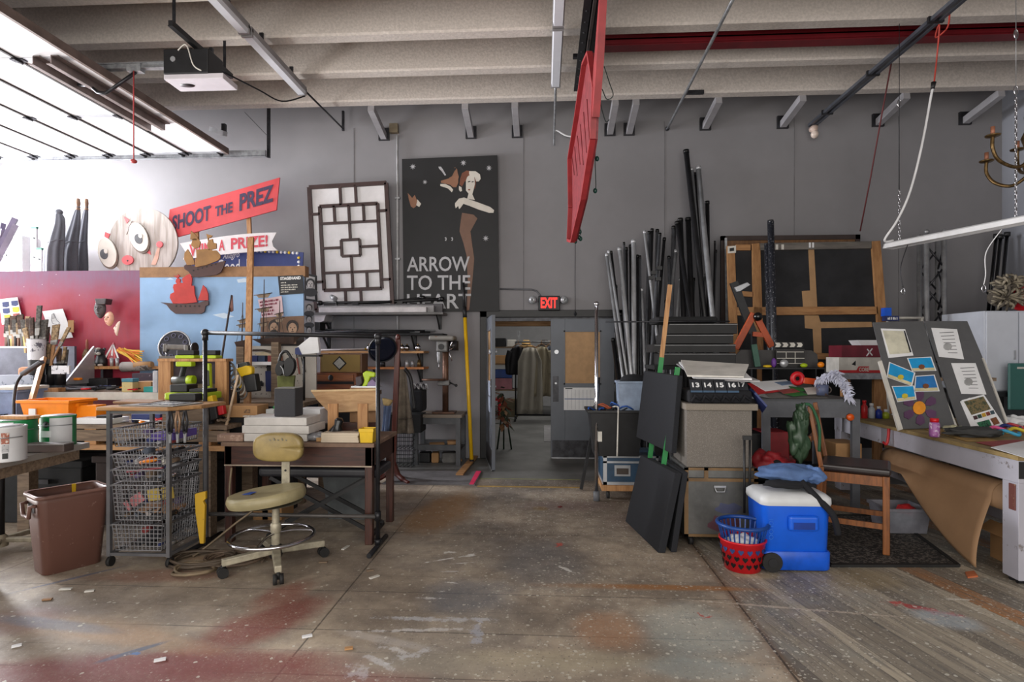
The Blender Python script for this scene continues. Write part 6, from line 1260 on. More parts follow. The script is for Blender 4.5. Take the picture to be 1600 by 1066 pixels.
MB().lathe([(.09,0),(.07,.02),(.03,.09),(.036,.13),(.02,.15),(.001,.15)],q,(.25,0,1),24).o('cone',blkg,t);MB().sph(q+V((.22,.02,.03)),(.11,.06,.028),18,10).o('blade',blkg,t);MB().bar(q+V((.05,0,.03)),q+V((.16,.01,.03)),.04,.03).o('neck',blkg,t,bev=.008)
t=T('black_box','long black box lying aslant behind the white blocks on the desk','box',W(495,665,4.72));q=W(497,660,4.75);MB().ob((q.x,4.76,TZ+.05),(.09,.3,.1),(0,0,-.7)).o('box',blk,t,bev=.006)
for i,(u0,u1,v0,v1,y,m_,l)in enumerate(((463,500,640,648,4.86,paper,'stack of white paper at the desk back beside the felt box'),(465,490,650,660,4.8,K('clear_bag',(150,150,152),.4,kind='fleck',c2=(90,86,84),sc=30,thr=.55),'crumpled clear bag of parts behind the felt box'),(475,500,678,694,4.46,K('bag_grey',(120,120,124),.3,kind='fleck',c2=(190,190,196),sc=24,thr=.6),'grey plastic bag right of the white block stack'),(415,428,640,655,4.75,K('white_bit',(196,198,196),.6),'small white bottle left of the felt box'),(426,432,635,650,4.8,green,'small green bottle left of the felt box'))):
 if i==2 or i==1:q=W((u0+u1)/2,v1,y);t=T('plastic_bag',l,'bag',(q.x,y+.05,TZ));MB().sph((q.x,y+.05,TZ+.03),(.085,.06,.035),9,6).o('bag',m_,t);MB().sph((q.x+.05,y+.04,TZ+.045),(.04,.035,.03),7,5).o('knot',m_,t)
 else:bx(('paper_stack','','','bottle','bottle')[i],l,('paper','','','bottle','bottle')[i],m_,u0,u1,v0,v1,y,.1 if i else.22,TZ,.006 if i else.002)
# flower-like lime handled drill on the sloping board top
t=T('glue_gun','lime and purple cordless saw standing at the top of the sloping board','power tool',W(576,608,5.0));q=W(574,606,4.99)
one('saw_box','low box behind the sloping board carrying the lime saw','box',mdf,MB().box(q.x-.15,q.x+.09,4.97,5.07,TZ,q.z));qz=q.z
MB().pp([(566,584),(572,580),(586,583),(585,590),(578,590),(574,602),(568,606),(564,606),(569,596)],5.0,.05).o('handle',lime,t,bev=.01);MB().pp([(572,606),(575,598),(582,593),(588,600),(588,607)],4.99,.06).o('guard',K('lilac',(130,110,150),.5),t,bev=.006);MB().pp([(555,590),(564,588),(566,600),(560,606),(556,604)],4.99,.07).o('motor',K('motor_dark',(60,44,48),.5),t,bev=.01);MB().box(q.x-.14,q.x+.1,4.97,5.08,qz,qz+.012).o('shoe',alum,t)
# ---- wall of pegboard behind the desk, tools on a rear bench
PB=1.0
t=T('rear_bench','cream fronted bench behind the desk below the sepia poster','workbench',(-2.2,5.9,0));x0,x1=W(345,600,5.6).x,W(478,600,5.6).x
MB().box(x0,x1,5.56,6.18,PB-.04,PB).o('bench_top',oldw,t)
for x in(x0+.04,x1-.04):
 for y in(5.6,6.12):MB().box(x-.03,x+.03,y-.03,y+.03,0,PB-.04).o('leg',oldw,t)
MB().box(x0,x1,5.6,5.62,.1,PB-.05).o('front_board',blk2,t)
x0,x1,a,b=px(384,474,541,640,6.05)
t=T('pegboard','grey white pegboard with hung tools below the blue flat','pegboard',((x0+x1)/2,6.1,PB));MB().box(x0,x1+.12,6.1,6.12,PB,b).o('board',K('peg_white',(186,180,172),.7,kind='fleck',c2=(120,112,106),sc=34,thr=.62),t)
nx,nz=22,14
for i in range(0,nx,2):
 for j in range(0,nz,2):c=V((x0+.03+(x1-x0)*i/nx,6.099,PB+.04+(b-PB-.06)*j/nz));MB().lathe([(.001,0),(.006,0)],c,(0,-1,0),6).o('peg_hole',blk,t)
t=T('tool_ledge','blue and white ledge of small boxes on the pegboard under the sepia poster','shelf',W(412,572,6.0));x0,x1,a,b=px(390,440,566,571,5.98);MB().box(x0,x1,5.98,6.1,a,b).o('ledge_board',white,t)
for u0,u1,l,m_ in((393,402,'blue parts box at the left of the pegboard ledge',navy),(403,414,'dark blue parts box in the middle of the pegboard ledge',K('deep_blue',(30,52,84),.5)),(418,428,'small red box on the pegboard ledge',K('box_red',(130,44,44),.5)),(429,438,'small grey orange box at the right of the pegboard ledge',K('box_or',(150,96,70),.5))):bx('parts_box',l,'box',m_,u0,u1,556,566,6.0,.06,b,.003)
t=T('hanging_saw','curved handled pruning saw hung along the pegboard top','saw',W(415,565,5.9));MB().tube(spline([W(395,548,6.06),W(412,548,6.06),W(428,552,6.06),W(438,562,6.06),W(442,568,6.06)]),.012,8).o('frame',K('saw_brown',(70,58,50),.5),t);MB().pp([(396,552),(412,550),(428,556),(435,562),(428,561),(425,564),(420,560),(416,563),(412,559),(406,558)],6.07,.006).o('blade',K('blade_cream',(196,180,150),.5),t)
for pts,w_,m_,l in(([(420,580),(421,612)],.075,navy,'hanging navy jeans-like tool bag on the pegboard'),([(471,560),(477,582)],.012,blk,'thin black tool hanging on the pegboard right side'),([(408,598),(408,604)],.05,dsteel,'small black hook tool on the pegboard left side'),([(464,560),(468,585)],.015,K('grip_red',(150,80,70),.5),'thin red gripped tool hanging on the pegboard')):
 t=T('hanging_tool',l,'tool',W(pts[1][0],pts[1][1],6.06));p,q=W(*pts[0],6.07),W(*pts[1],6.07);MB().bar(p,q,w_,.02,(0,1,0)).o('blade',m_,t,bev=.005);MB().bar(p,p+(p-q)*.3,w_*.5,.015,(0,1,0)).o('handle',blk,t)
t=T('cordless_drill','yellow and black cordless drill hung on the pine stick beside the tool stand','power tool',W(380,612,5.2));y=5.2
MB().pp([(363,578),(384,571),(393,574),(393,585),(384,588),(366,592)],y,.07).o('body',yel,t,bev=.014);MB().pp([(372,568),(385,566),(388,574),(374,576)],y+.005,.06).o('motor_cap',K('tool_grey',(74,76,72),.5),t,bev=.008);MB().pp([(366,586),(374,586),(378,607),(368,607)],y+.01,.05).o('handle',yel,t,bev=.01);MB().pp([(378,588),(398,584),(402,612),(384,614)],y-.01,.09).o('battery',blk,t,bev=.012);MB().bar(W(372,612,y+.04),W(366,650,y+.04),.05,.03).o('hook_board',wood,t);MB().box(W(366,660,y).x-.05,W(366,660,y).x+.09,y,y+.1,BZ,W(366,652,y).z).o('stand_block',oldw,t)
t=T('headset','black ear-muff headset hung on an olive cloth above the felt box','headset',W(442,590,5.3));y=5.35
MB().pp([(432,588),(460,587),(458,608),(433,608)],y,.04).o('olive_cloth',K('olive',(104,108,62),.9,var=.2),t,bev=.01)
for u,v,a,b_ in((437,576,7,12),(450,574,9,15)):oval('ear_cup',u,v,a,b_,.2,blk,y-.06,.06,t)
MB().tube(spline([W(436,566,y),W(440,553,y),W(448,550,y),W(455,560,y)]),.014,8).o('headband',blk,t);MB().tube(spline([W(438,572,y-.065),W(442,578,y-.065),W(443,586,y-.065)]),.005,6).o('bright_cable',alum,t);MB().bar(W(445,608,y+.02),W(445,650,y+.02),.1,.04).o('post',dsteel,t);MB().box(W(432,650,y).x,W(458,650,y).x,y,y+.1,0,W(445,645,y).z).o('stand_block',blk2,t)
t=T('paper_lamp','white folded card shade over a navy base below the photo strip','lamp',W(485,558,5.7));MB().pp([(464,543),(484,527),(496,524),(499,552),(470,555)],5.75,.05).o('card_shade',paper,t,bev=.004);MB().pp([(461,545),(466,543),(472,556),(461,554)],5.74,.05).o('navy_edge',navy,t);MB().box(W(468,556,5.75).x,W(500,556,5.75).x,5.72,5.82,W(480,558,5.75).z,W(480,555,5.75).z).o('base_rail',blk,t);MB().cyl(V((W(475,600,5.77).x,5.77,PB)),V((W(475,600,5.77).x,5.77,W(480,557,5.77).z)),.012).o('stem',blk,t)
# model ships on the rear bench
def model_ship(lab,u0,u1,vb,vd,masts,y):
 a,b=W(u0,vd,y),W(u1,vd,y);z0=W(u0,vb,y).z;hm=K('ship_hull',(74,58,52),.6,var=.2);L=b.x-a.x
 t=T('model_ship',lab,'model ship',((a.x+b.x)/2,y,PB));MB().add([(a.x,y,a.z),(a.x+L*.2,y-.05,a.z),(b.x-L*.1,y-.05,a.z+.02),(b.x,y,a.z+.03),(b.x-L*.1,y+.05,a.z+.02),(a.x+L*.2,y+.05,a.z),(a.x+L*.2,y,z0),(b.x-L*.15,y,z0)],[(0,1,2,3,4,5),(0,1,6),(1,2,7,6),(2,3,7),(3,4,7),(4,5,6,7),(5,0,6)]).o('hull',hm,t)
 MB().box((a.x+b.x)/2-.04,(a.x+b.x)/2+.04,y-.03,y+.03,PB,z0+.02).o('cradle',oldw,t)
 for u,v,ys in masts:
  p=W(u,vd,y);q=W(u+(vd-v)*.02,v,y);m=MB().cyl(p,q,.008,.004,6).o('mast',hm,t)
  for vy,hw in ys:c=W(u,vy,y);MB().cyl(c+V((-hw,0,-.012)),c+V((hw,0,.012)),.005,seg=6).o('yard',hm,m);MB().prism([c+V((-hw*.8,.004,-.01)),c+V((hw*.8,.004,.005)),c+V((hw*.5,.004,-.035)),c+V((-hw*.5,.004,-.04))],(0,.006,0)).o('furled_sail',K('sail_cloth',(150,130,110),.8),m)
  for s_ in(-1,1):MB().cyl(p+X_*s_*.06,q-(q-p)*.25,.002,seg=4).o('rigging',blk,m)
 return t
model_ship('larger model sailing ship with tall masts before the pink note',393,470,538,530,((411,437,((460,.1),(482,.09),(505,.06))),(436,470,((490,.05),(498,.06)))),6.0);model_ship('smaller model sailing ship left of the tall pine stick',366,388,545,535,((378,473,((500,.05),(507,.06))),),5.95)
t=T('wooden_oar','slim dark spear with red brown tip leaning left of the model ships','spear',W(352,560,5.9));p,q=W(344,575,5.8),W(362,462,6.1);p=q+(p-q)*((q.z-PB)/(q.z-p.z));MB().cyl(p,q,.014,.01,8).o('shaft',K('spear_dark',(62,54,54),.6),t);MB().pp([(358,487),(363,462),(364,486),(361,488)],6.04,.012).o('blade',K('spear_tip',(112,70,60),.6),t)
t=T('rope_heap','heap of pale rope and white parts hanging beside the tool stand','rope',W(362,590,5.2));q=W(358,578,5.15)
for i in range(7):MB().tube([q+V((math.cos(k*PI/8)*.05+.012*i,.015*i,math.sin(k*PI/8)*.065-.035*i))for k in range(16)],.009,6,True).o('loop',K('rope_white',(190,180,168),.8)if i%2 else K('rope_grey',(120,116,112),.8),t)
MB().cyl((q.x+.05,5.22,BZ),(q.x+.05,5.22,q.z+.05),.014,seg=8).o('hook_post',dsteel,t)
# ---------- wall shelves, drill press and mirror left of the doorway ----------
def shelf(lab,u0,u1,v,y0,th,m,br):
 a,b=W(u0,v,y0),W(u1,v,y0);t=T('storage_shelf',lab,'shelf',((a.x+b.x)/2,8.0,a.z-th));MB().box(a.x,b.x,y0,8.08,a.z-th,a.z).o('shelf_board',m,t)
 for u in br:
  x=W(u,v,y0).x;MB().box(x-.02,x+.02,8.05,8.09,a.z-th-.19,a.z-th).o('bracket',blk,t);MB().bar((x,8.06,a.z-th-.18),(x,y0+.1,a.z-th),.03,.015,(1,0,0)).o('bracket',blk,t)
 return a.x,b.x,a.z
sx0,sx1,S1=shelf('top wall shelf below the theatre board, loaded with planks and stands',478,692,489,7.72,.03,K('shelf_grey',(96,94,94),.6),(500,680))
shelf('second wall shelf, black, holding thin tubes',478,692,522,7.74,.025,blk2,(500,640))
sx2,sx3,S3=shelf('third wall shelf with pine edge and chrome ornaments',500,662,549,7.72,.03,woodx,(510,650))
sx4,sx5,S4=shelf('fourth wall shelf, orange pine, behind the tilting mirror',555,662,574,7.74,.03,K('orange_pine',(176,112,60),.5),(580,650))
gp=K('plank_grey',(150,148,150),.6,var=.1);gp2=K('plank_white',(192,188,190),.6,var=.08)
for i,(u0,u1,m_,l)in enumerate(((490,662,gp2,'long white moulding on the top shelf front'),(487,672,gp,'grey moulding behind the white one on the top shelf'),(490,684,K('plank_dark',(84,82,86),.6),'dark grey moulding lying on top of the others on the top shelf'))):
 a,b=W(u0,480,7.56),W(u1,480,7.56);one('moulding',l,'moulding',m_,MB().box(a.x,b.x,7.73+.09*i,7.81+.09*i,S1,S1+(.07,.1,.13)[i]),bev=.006)
for i,(u0,v0,u1,v1,r_,y,l)in enumerate(((500,474,612,472,.018,7.9,'black microphone stand lying on the top shelf left'),(560,475,690,468,.022,7.95,'long black tube on the top shelf before the theatre board'),(600,473,660,466,.016,7.98,'short black tube on the top shelf below the lettering'))):
 t=T('microphone_stand',l,'stand',W((u0+u1)/2,v0,y));MB().cyl(W(u0,v0,y),W(u1,v1,y),r_,seg=10).o('tube',blk,t);MB().sph(W(u0 if i==0 else u1,v0 if i==0 else v1,y),(.05,.04,.035),10,7).o('head',blkg,t);MB().box(W((u0+u1)/2,v0,y).x-.04,W((u0+u1)/2,v0,y).x+.04,y-.02,y+.02,S1,W((u0+u1)/2,(v0+v1)/2,y).z).o('clamp',blk,t)
t=T('spotlight','small silver spotlight head standing up at the left end of the top shelf','lamp',W(522,472,7.9));MB().cyl(W(518,464,7.9),W(524,468,7.85),.03,.036,14).o('head',alum,t);MB().cyl(W(524,468,7.88),V((W(530,474,7.88).x,7.88,S1)),.012,seg=8).o('arm',blk,t)
a_=W(480,502,7.3);t=T('crown_moulding','pale stepped crown moulding piece under the top shelf left end','moulding',W(492,512,7.8));MB().pp([(490,491),(511,491),(508,495),(506,502),(500,504),(490,503)],7.75,.3).o('moulding',gp2,t);MB().pp([(484,504),(500,504),(500,516),(484,516)],7.75,.2).o('dark_base',blk2,t)
for i in range(6):
 a,b=W(490+i*9,518.5-(i%3)*1.5,7.78+i*.05),W(640+i*8,519.5-(i%2)*2,7.78+i*.05);one('thin_tube',('lowest','thin','grey','long','short','rear')[i]+' tube lying on the black second shelf, '+('front','second from the front','third from the front','fourth from the front','fifth from the front','against the wall')[i],'tube',(dsteel,blk,steel)[i%3],MB().cyl(a,b,.012,seg=8),group='tubes on the second shelf')
for i in range(4):
 a,b=W(498+i*6,545,7.76+i*.06),W(570+i*9,540+i,7.8+i*.06);a.z=S3+.013;b.z=S3+.03;one('thin_rod',('pale','yellow','white','grey')[i]+' rod lying on the pine edged third shelf','rod',(gp2,yel,white,steel)[i],MB().cyl(a,b,.012,seg=8))
for i,(u,y)in enumerate(((577,7.78),(586,7.95),(588,7.8),(604,7.85),(628,7.8),(636,7.95),(653,7.8))):
 p=W(u,540,y);t=T('glass_ornament','chrome ball ornament on the third shelf, '+('first from the left','second from the left, at the back','third from the left','beside the mirror glass','right of the mirror post','behind the one right of the mirror post','nearest the drill press')[i],'ornament',(p.x,y,S3),group='chrome ball ornaments');MB().sph((p.x,y,S3+.042),.042,18,12).o('ball',chrome,t);MB().cyl((p.x,y,S3+.08),(p.x,y,S3+.1),.012,seg=8).o('cap',brass,t)
for i,(u,v0,w_,m_)in enumerate(((565,560,.05,blk),(598,566,.06,dsteel),(622,558,.07,blk),(636,566,.05,alum),(645,567,.04,steel),(655,565,.05,brass))):p=W(u,574,7.85);one('small_jar',('black jar','dark tin','tall black jar','silver tin','steel tin','brass tin')[i]+' on the orange pine fourth shelf','jar',m_,MB().lathe([(.001,0),(w_*.6,0),(w_*.6,.05),(w_*.4,.06+(574-v0)*.004),(.001,.065+(574-v0)*.004)],(p.x,7.85,S4),seg=16))
# radio cabinet and tool chest on a low bench
LB=1.02;x0,x1,a,b=px(478,556,622,640,6.5)
t=T('low_bench','plain bench behind the desk carrying the wooden chest and radio','workbench',((x0+x1)/2,6.8,0));MB().box(x0-.05,x1+.1,6.45,7.2,LB-.05,LB).o('bench_top',oldw,t);MB().box(x0-.02,x1+.05,6.5,6.52,.05,LB-.06).o('front_panel',blk2,t)
for x in(x0,x1+.05):MB().box(x-.04,x+.04,7.1,7.18,0,LB-.05).o('leg',oldw,t)
t=T('tool_chest','red brown wooden tool chest with open front shelf behind the sloping board','chest',((x0+x1)/2,6.6,LB));x0,x1,a,b=px(478,556,584,625,6.55);ch=K('chest_wood',(126,66,32),.45,kind='wood',c2=(92,46,22),sc=4,st=(.9,6,6))
MB().box(x0,x1,6.57,6.95,LB,b).o('carcass',ch,t,bev=.004);MB().box(x0+.03,x1-.03,6.55,6.57,b-.085,b-.015).o('upper_drawer',K('chest_light',(150,88,44),.45,kind='wood',c2=(110,60,30),sc=4,st=(.9,6,6)),t);MB().box(x0+.03,x1-.03,6.565,6.572,b-.125,b-.095).o('shadow_slot',blk2,t);MB().box(x0+.03,x1-.03,6.55,6.57,LB+.01,b-.13).o('lower_drawer',ch,t);MB().sph(((x0+x1)/2,6.545,b-.05),(.03,.012,.035)).o('knob',blk2,t);CT=b
t=T('radio_cabinet','old radio cabinet with tan grille cloth and grey diamond, on the tool chest','radio',(x0+.3,6.7,CT));x2,x3,a,b=px(499,565,553,584,6.65);b=max(b,CT+.2)
MB().box(x2,x3,6.66,6.9,CT,b).o('cabinet',K('radio_wood',(104,70,42),.45),t,bev=.006);MB().box(x2+.02,x3-.02,6.65,6.66,CT+.015,b-.015).o('grille_cloth',K('grille_cloth',(136,112,60),.8,kind='cloth',c2=(104,84,44)),t);c=V(((x2+x3)/2-.01,6.645,(CT+b)/2));r=.085
MB().prism([c+V((r,0,0)),c+V((0,0,r)),c-V((r,0,0)),c-V((0,0,r))],(0,.006,0)).o('diamond_frame',blk2,t);r=.066;MB().prism([c+V((r,-.004,0)),c+V((0,-.004,r)),c+V((-r,-.004,0)),c+V((0,-.004,-r))],(0,.004,0)).o('diamond',K('diamond_grey',(160,158,150),.5,kind='fleck',c2=(120,118,112),sc=50,thr=.55),t)
for u,m_,l in((488,K('jar_teal',(90,150,140),.4),'teal glass jar left of the radio on the chest'),(481,K('jar_grey',(110,106,104),.4),'grey tin left of the teal jar on the chest')):p=W(u,584,6.7);one('glass_jar',l,'jar',m_,MB().lathe([(.001,0),(.045,0),(.05,.05),(.03,.09),(.001,.1)],(p.x,6.72,CT),seg=16))
# tilting mirror on a red brown post
fb=G(614,752);mp=K('mirror_wood',(92,36,26),.4,kind='wood',c2=(60,24,18),sc=5,st=(7,7,.8))
t=T('cheval_mirror','red brown cheval mirror post with oval dark glass tilted back','mirror',(fb.x,fb.y,0));zt_=W(619,530,fb.y).z
MB().bar((fb.x+.0,fb.y,.12),(fb.x+.06,fb.y,zt_),.06,.045,(0,1,0)).o('post',mp,t,bev=.008);MB().sph((fb.x+.06,fb.y,zt_+.02),(.03,.03,.04)).o('finial',mp,t)
for s_,dy in((-1,0),(1,0)):MB().tube(spline([(fb.x,fb.y,.22),(fb.x+s_*.07,fb.y-.05,.09),(fb.x+s_*.16,fb.y-.12,.04),(fb.x+s_*.22,fb.y-.16,.022)]),[.035]*6+[.03]*6+[.02]*7,8).o('foot',mp,t)
MB().tube(spline([(fb.x,fb.y,.22),(fb.x,fb.y+.1,.08),(fb.x,fb.y+.2,.022)]),.026,8).o('foot',mp,t)
mc=W(598,546,fb.y-.12);mn=V((.28,-.62,-.45)).normalized();ux_,uy_=basis(mn);mo=MB().grid(lambda i,j:mc+(ux_*math.cos(j*2*PI)*.15+uy_*math.sin(j*2*PI)*.17)*i,3,32).o('mirror_glass',K('mirror_dark',(20,26,44),.15,.2,var=.05),t,sol=.012);MB().tube([mc+ux_*math.cos(k*PI/16)*.153+uy_*math.sin(k*PI/16)*.173 for k in range(32)],.01,6,True).o('mirror_rim',blk,t);MB().cyl(mc-mn*.01,(fb.x+.06,fb.y,zt_-.06),.012,seg=8).o('pivot_arm',mp,t)
# apron and bag behind the mirror
t=T('hanging_apron','stained grey brown apron hanging behind the red mirror post','apron',W(634,680,6.9));apm=K('apron_canvas',(112,102,90),.9,var=.22,sc=7)
p0,p1,q0,q1=W(621,578,6.9),W(634,577,6.9),W(612,678,6.85),W(647,677,6.85)
MB().grid(lambda i,j:(p0*(1-i)+p1*i)*(1-j)+(q0*(1-i)+q1*i)*j+Y_*(.03*math.sin(i*11+j*2)*(.3+j)),14,12).o('cloth',apm,t,sol=.006);MB().tube(spline([W(633,577,6.87),W(641,590,6.84),W(645,615,6.84),W(648,640,6.85)]),.022,6).o('black_strap',blk,t);MB().bar(W(620,655,6.83),W(645,654,6.83),.02,.006).o('pocket_seam',K('apron_dark',(80,72,64),.9),t);MB().cyl(W(633,575,6.9),W(633,575,7.55),.01,seg=6).o('hook',dsteel,t)
t=T('hanging_jeans','pale blue denim cloth hanging left of the mirror post','cloth',W(603,675,6.7));p0,p1,q0,q1=W(600,635,6.7),W(611,635,6.7),W(597,675,6.7),W(607,675,6.7)
MB().grid(lambda i,j:(p0*(1-i)+p1*i)*(1-j)+(q0*(1-i)+q1*i)*j+Y_*(.03*math.sin(i*9)),8,6).o('cloth',K('denim',(104,122,158),.9,var=.15),t,sol=.006);MB().pp([(596,622),(614,626),(608,635),(598,634)],6.7,.06).o('cream_top',K('cream_rag',(196,170,120),.9,var=.15),t,bev=.02)
t=T('black_bucket','black bag with straps standing behind the apron left of the drill press','bag',W(655,650,7.5));x0,x1,a,b=px(640,660,612,648,7.4)
MB().box(x0,x1,7.4,7.7,a,b).o('bag',blkc,t,bev=.03);
for i in range(5):MB().tube(spline([(x0+.04+i*.04,7.42,b),(x0+.06+i*.04,7.40,b+.07),(x0+.12+i*.03,7.42,b)]),.009,6).o('strap',blk if i%2 else alum,t)
t.location.z=a;one('bag_stand','dark cabinet under the black strap bag beside the drill press table','cabinet',blk2,MB().box(x0-.3,x1-.02,7.38,7.72,.45,a-.001));
for i,(z0,l)in enumerate(((0,'lower black milk crate under the apron'),(.23,'upper black milk crate under the apron'))):t=T('milk_crate',l,'crate',(x0-.12,7.5,z0));cr=basket(t,x0-.3,x0+.04,7.38,7.7,z0+.005,z0+.215,blk2,'lattice_body',.01,.05)
# drill press on a steel table
fx=G(648,727);px1=W(728,700,7.4).x;dt=W(690,648,fx.y).z;tbm=K('table_steel',(82,84,88),.5,.2,var=.12)
X0,X1,Y0,Y1=fx.x-.02,fx.x+.61,fx.y,fx.y+.5
t=T('drill_table','grey steel work table with timber top carrying the drill press','table',((X0+X1)/2,Y0+.25,0))
MB().box(X0-.02,X1+.02,Y0-.02,Y1,dt-.04,dt).o('table_top',K('top_worn',(124,112,100),.6,kind='fleck',c2=(70,62,56),sc=8,thr=.58),t)
for x in(X0+.03,X1-.03):
 for y in(Y0+.02,Y1-.04):MB().box(x-.03,x+.03,y-.03,y+.03,0,dt-.04).o('leg',tbm,t)
for y in(Y0+.02,Y1-.04):MB().box(X0,X1,y-.015,y+.015,dt-.13,dt-.04).o('apron',tbm,t);MB().box(X0,X1,y-.015,y+.015,.2,.27).o('stretcher',tbm,t)
MB().box(X0,X1,Y0+.02,Y1-.04,.2,.215).o('lower_shelf',K('dark_shelf',(58,54,52),.6),t)
cxp=W(697,640,Y0+.25).x;cyp=Y0+.2;rust=K('rusty_column',(104,76,62),.45,.5,var=.2);dgm=K('press_grey',(112,112,112),.45,.3,var=.14)
t=T('drill_press','old grey bench drill press with rusty column on the steel table','drill press',(cxp,cyp,dt));zt2=W(690,525,cyp).z
MB().box(cxp-.16,cxp+.14,cyp-.14,cyp+.1,dt,dt+.025).o('base_plate',rust,t,bev=.006);MB().cyl((cxp,cyp,dt+.02),(cxp,cyp,zt2-.06),.042,seg=16).o('column',rust,t)
zl=W(690,592,cyp).z;MB().lathe([(.001,-.02),(.16,-.02),(.165,0),(.001,.004)],(cxp-.14,cyp-.1,zl),seg=28,sq=(1,.8)).o('work_table',rust,t);MB().box(cxp-.1,cxp+.06,cyp-.06,cyp+.06,zl-.09,zl-.02).o('table_arm',dgm,t,bev=.01);MB().cyl((cxp+.05,cyp,zl-.05),(cxp+.15,cyp-.03,zl-.09),.01,seg=8).sph((cxp+.15,cyp-.03,zl-.09),.02).o('clamp_lever',dsteel,t)
MB().box(cxp-.2,cxp+.14,cyp-.18,cyp+.16,zt2-.07,zt2).o('belt_cover',K('cover_grey',(130,128,124),.45,.2,kind='fleck',c2=(120,84,66),sc=9,thr=.62),t,bev=.03,seg=3);MB().box(cxp-.1,cxp+.05,cyp-.15,cyp+.08,zt2-.22,zt2-.07).o('head',dgm,t,bev=.02);MB().cyl((cxp-.03,cyp-.15,zt2-.15),(cxp-.03,cyp-.165,zt2-.15),.04,seg=18).o('depth_dial',blk,t);MB().cyl((cxp+.1,cyp+.06,zt2-.2),(cxp+.1,cyp+.06,zt2-.07),.07,seg=16).o('motor',dsteel,t)
MB().lathe([(.03,0),(.03,-.06),(.024,-.09),(.026,-.13),(.01,-.15)],(cxp-.07,cyp-.1,zt2-.22)).o('chuck',steel,t);MB().cyl((cxp-.07,cyp-.1,zt2-.37),(cxp-.07,cyp-.1,zt2-.45),.006,seg=8).o('drill_bit',chrome,t)
for a in(.3,2.4,4.5):d=V((.35,math.cos(a)*.6,math.sin(a))).normalized();q=V((cxp+.06,cyp-.1,zt2-.2));MB().cyl(q,q+d*.15,.009,seg=8).o('feed_handle',chrome,t)
for i,(x,y,w_,h_,m_,l)in enumerate(((X0+.18,Y0+.1,.2,.05,card,'flat carton on the lower shelf of the drill press table'),(X0+.42,Y0+.12,.18,.08,woodx,'pine offcut pile on the lower shelf of the drill press table'))):one('offcut',l,'offcut',m_,MB().ob((x+w_/2,y+.1,.216+h_/2),(w_,.14,h_),(0,0,.2)),bev=.004)
for i,(u,v,w_,m_,l)in enumerate(((664,712,.16,blk,'black coil of cables on the floor under the drill press table'),(680,708,.1,card,'small carton on the floor under the drill press table'),(702,712,.2,K('grey_sack',(108,106,104),.7,var=.15),'grey sack on the floor under the drill press table right side'))):p=W(u,v,Y0+.2);one('floor_box',l,'box',m_,MB().ob((p.x,Y0+.22,.07),(w_,.16,.14),(0,0,.1*i)),bev=.02)
# floor sheets and pink tape by the door, yellow pole
a,b=G(600,755),G(745,727);one('floor_sheet','grey worn hardboard sheet on the floor before the drill press','sheet',K('sheet_worn',(112,110,112),.6,var=.14,sc=4),MB().box(a.x+.0,W(745,700,6.6).x,6.42,7.15,0,.012));c=[G(u,v)for u,v in((733,759),(740,759),(752,738),(744,738))]
one('pink_tape','bright pink tape strip across the floor sheet corner by the doorway','tape',K('pink_tape',(232,52,100),.6,var=.03),MB().prism([V((p.x,p.y,.0125))for p in c],(0,0,.003)))
for u0,u1,v,m_,l,w_ in((746,905,760,K('tape_orange',(176,142,70),.7),'worn orange tape line across the floor before the doorway',.05),(750,905,748,K('tape_lime',(150,150,80),.7,var=.2),'thin lime tape line nearer the doorway threshold',.02)):a,b=G(u0,v),G(u1,v);one('floor_tape',l,'tape',m_,MB().box(a.x,b.x,a.y-w_/2,a.y+w_/2,0,.002))
b=G(737,725);a=W(724,442,8.0);t=T('yellow_pole','tall yellow fibreglass pole leaning on the wall left of the doorway','pole',b);k=b+(a-b)*.86
MB().cyl(b+Z_*.02,k,.026,seg=12).o('pole',K('pole_yellow',(222,176,24),.4,var=.05),t);MB().cyl(k,a,.02,seg=10).o('black_end',blk,t);MB().cyl(k-(a-b)*.06,k,.029,seg=12).o('twist_collar',blk,t);MB().cyl(b+Z_*.002,b+Z_*.06,.03,seg=10).o('foot_cap',blk,t)
for(u0,v0),(u1,v1),l in(((718,745),(742,716),'pine plank lying aslant on the floor at the door frame foot'),((700,722),(722,722),'pale plank lying on the floor beside the yellow pole')):a,b=G(u0,v0),G(u1,v1);one('floor_plank',l,'plank',woodx,MB().bar(a+Z_*.026,b+Z_*.026,.09,.02))
# sheets on the doors
p=V((0,8.1,0));cal=MB();yd=D+.03-.024
t=T('hanging_calendar','white planner sheet with two rows of columns taped on the right door leaf','calendar',W(905,642,yd));x0,x1,a,b=px(881,929,606,641,yd-.004);MB().box(x0,x1,yd-.004,yd,a,b).o('sheet',paper,t);ln=K('calendar_line',(120,124,140),.7)
for i in range(1,8):x=x0+(x1-x0)*i/8;MB().box(x-.0015,x+.0015,yd-.006,yd-.004,a+.01,b-.03).o('column_line',ln,t)
MB().box(x0+.01,x1-.01,yd-.006,yd-.004,(a+b)/2-.008,(a+b)/2+.004).o('blue_band',K('band_blue',(90,110,160),.7),t);MB().box(x0+.02,x0+.12,yd-.006,yd-.004,b-.022,b-.01).o('month_name',blk,t)
q=d1.location;dd=V((math.cos(-PI/2+.18),math.sin(-PI/2+.18),0));nd=V((dd.y,-dd.x,0))
for i,z in enumerate((.93,.72)):c=q+dd*.55+nd*.0255;t=T('hanging_notice',('upper','lower')[i]+' pale notice sheet on the open left door leaf','notice',c+Z_*z);MB().prism([c-dd*.14+Z_*z,c+dd*.14+Z_*z,c+dd*.14+Z_*(z+.19),c-dd*.14+Z_*(z+.19)],nd*.003).o('sheet',K('notice_blue',(176,186,206),.7),t)
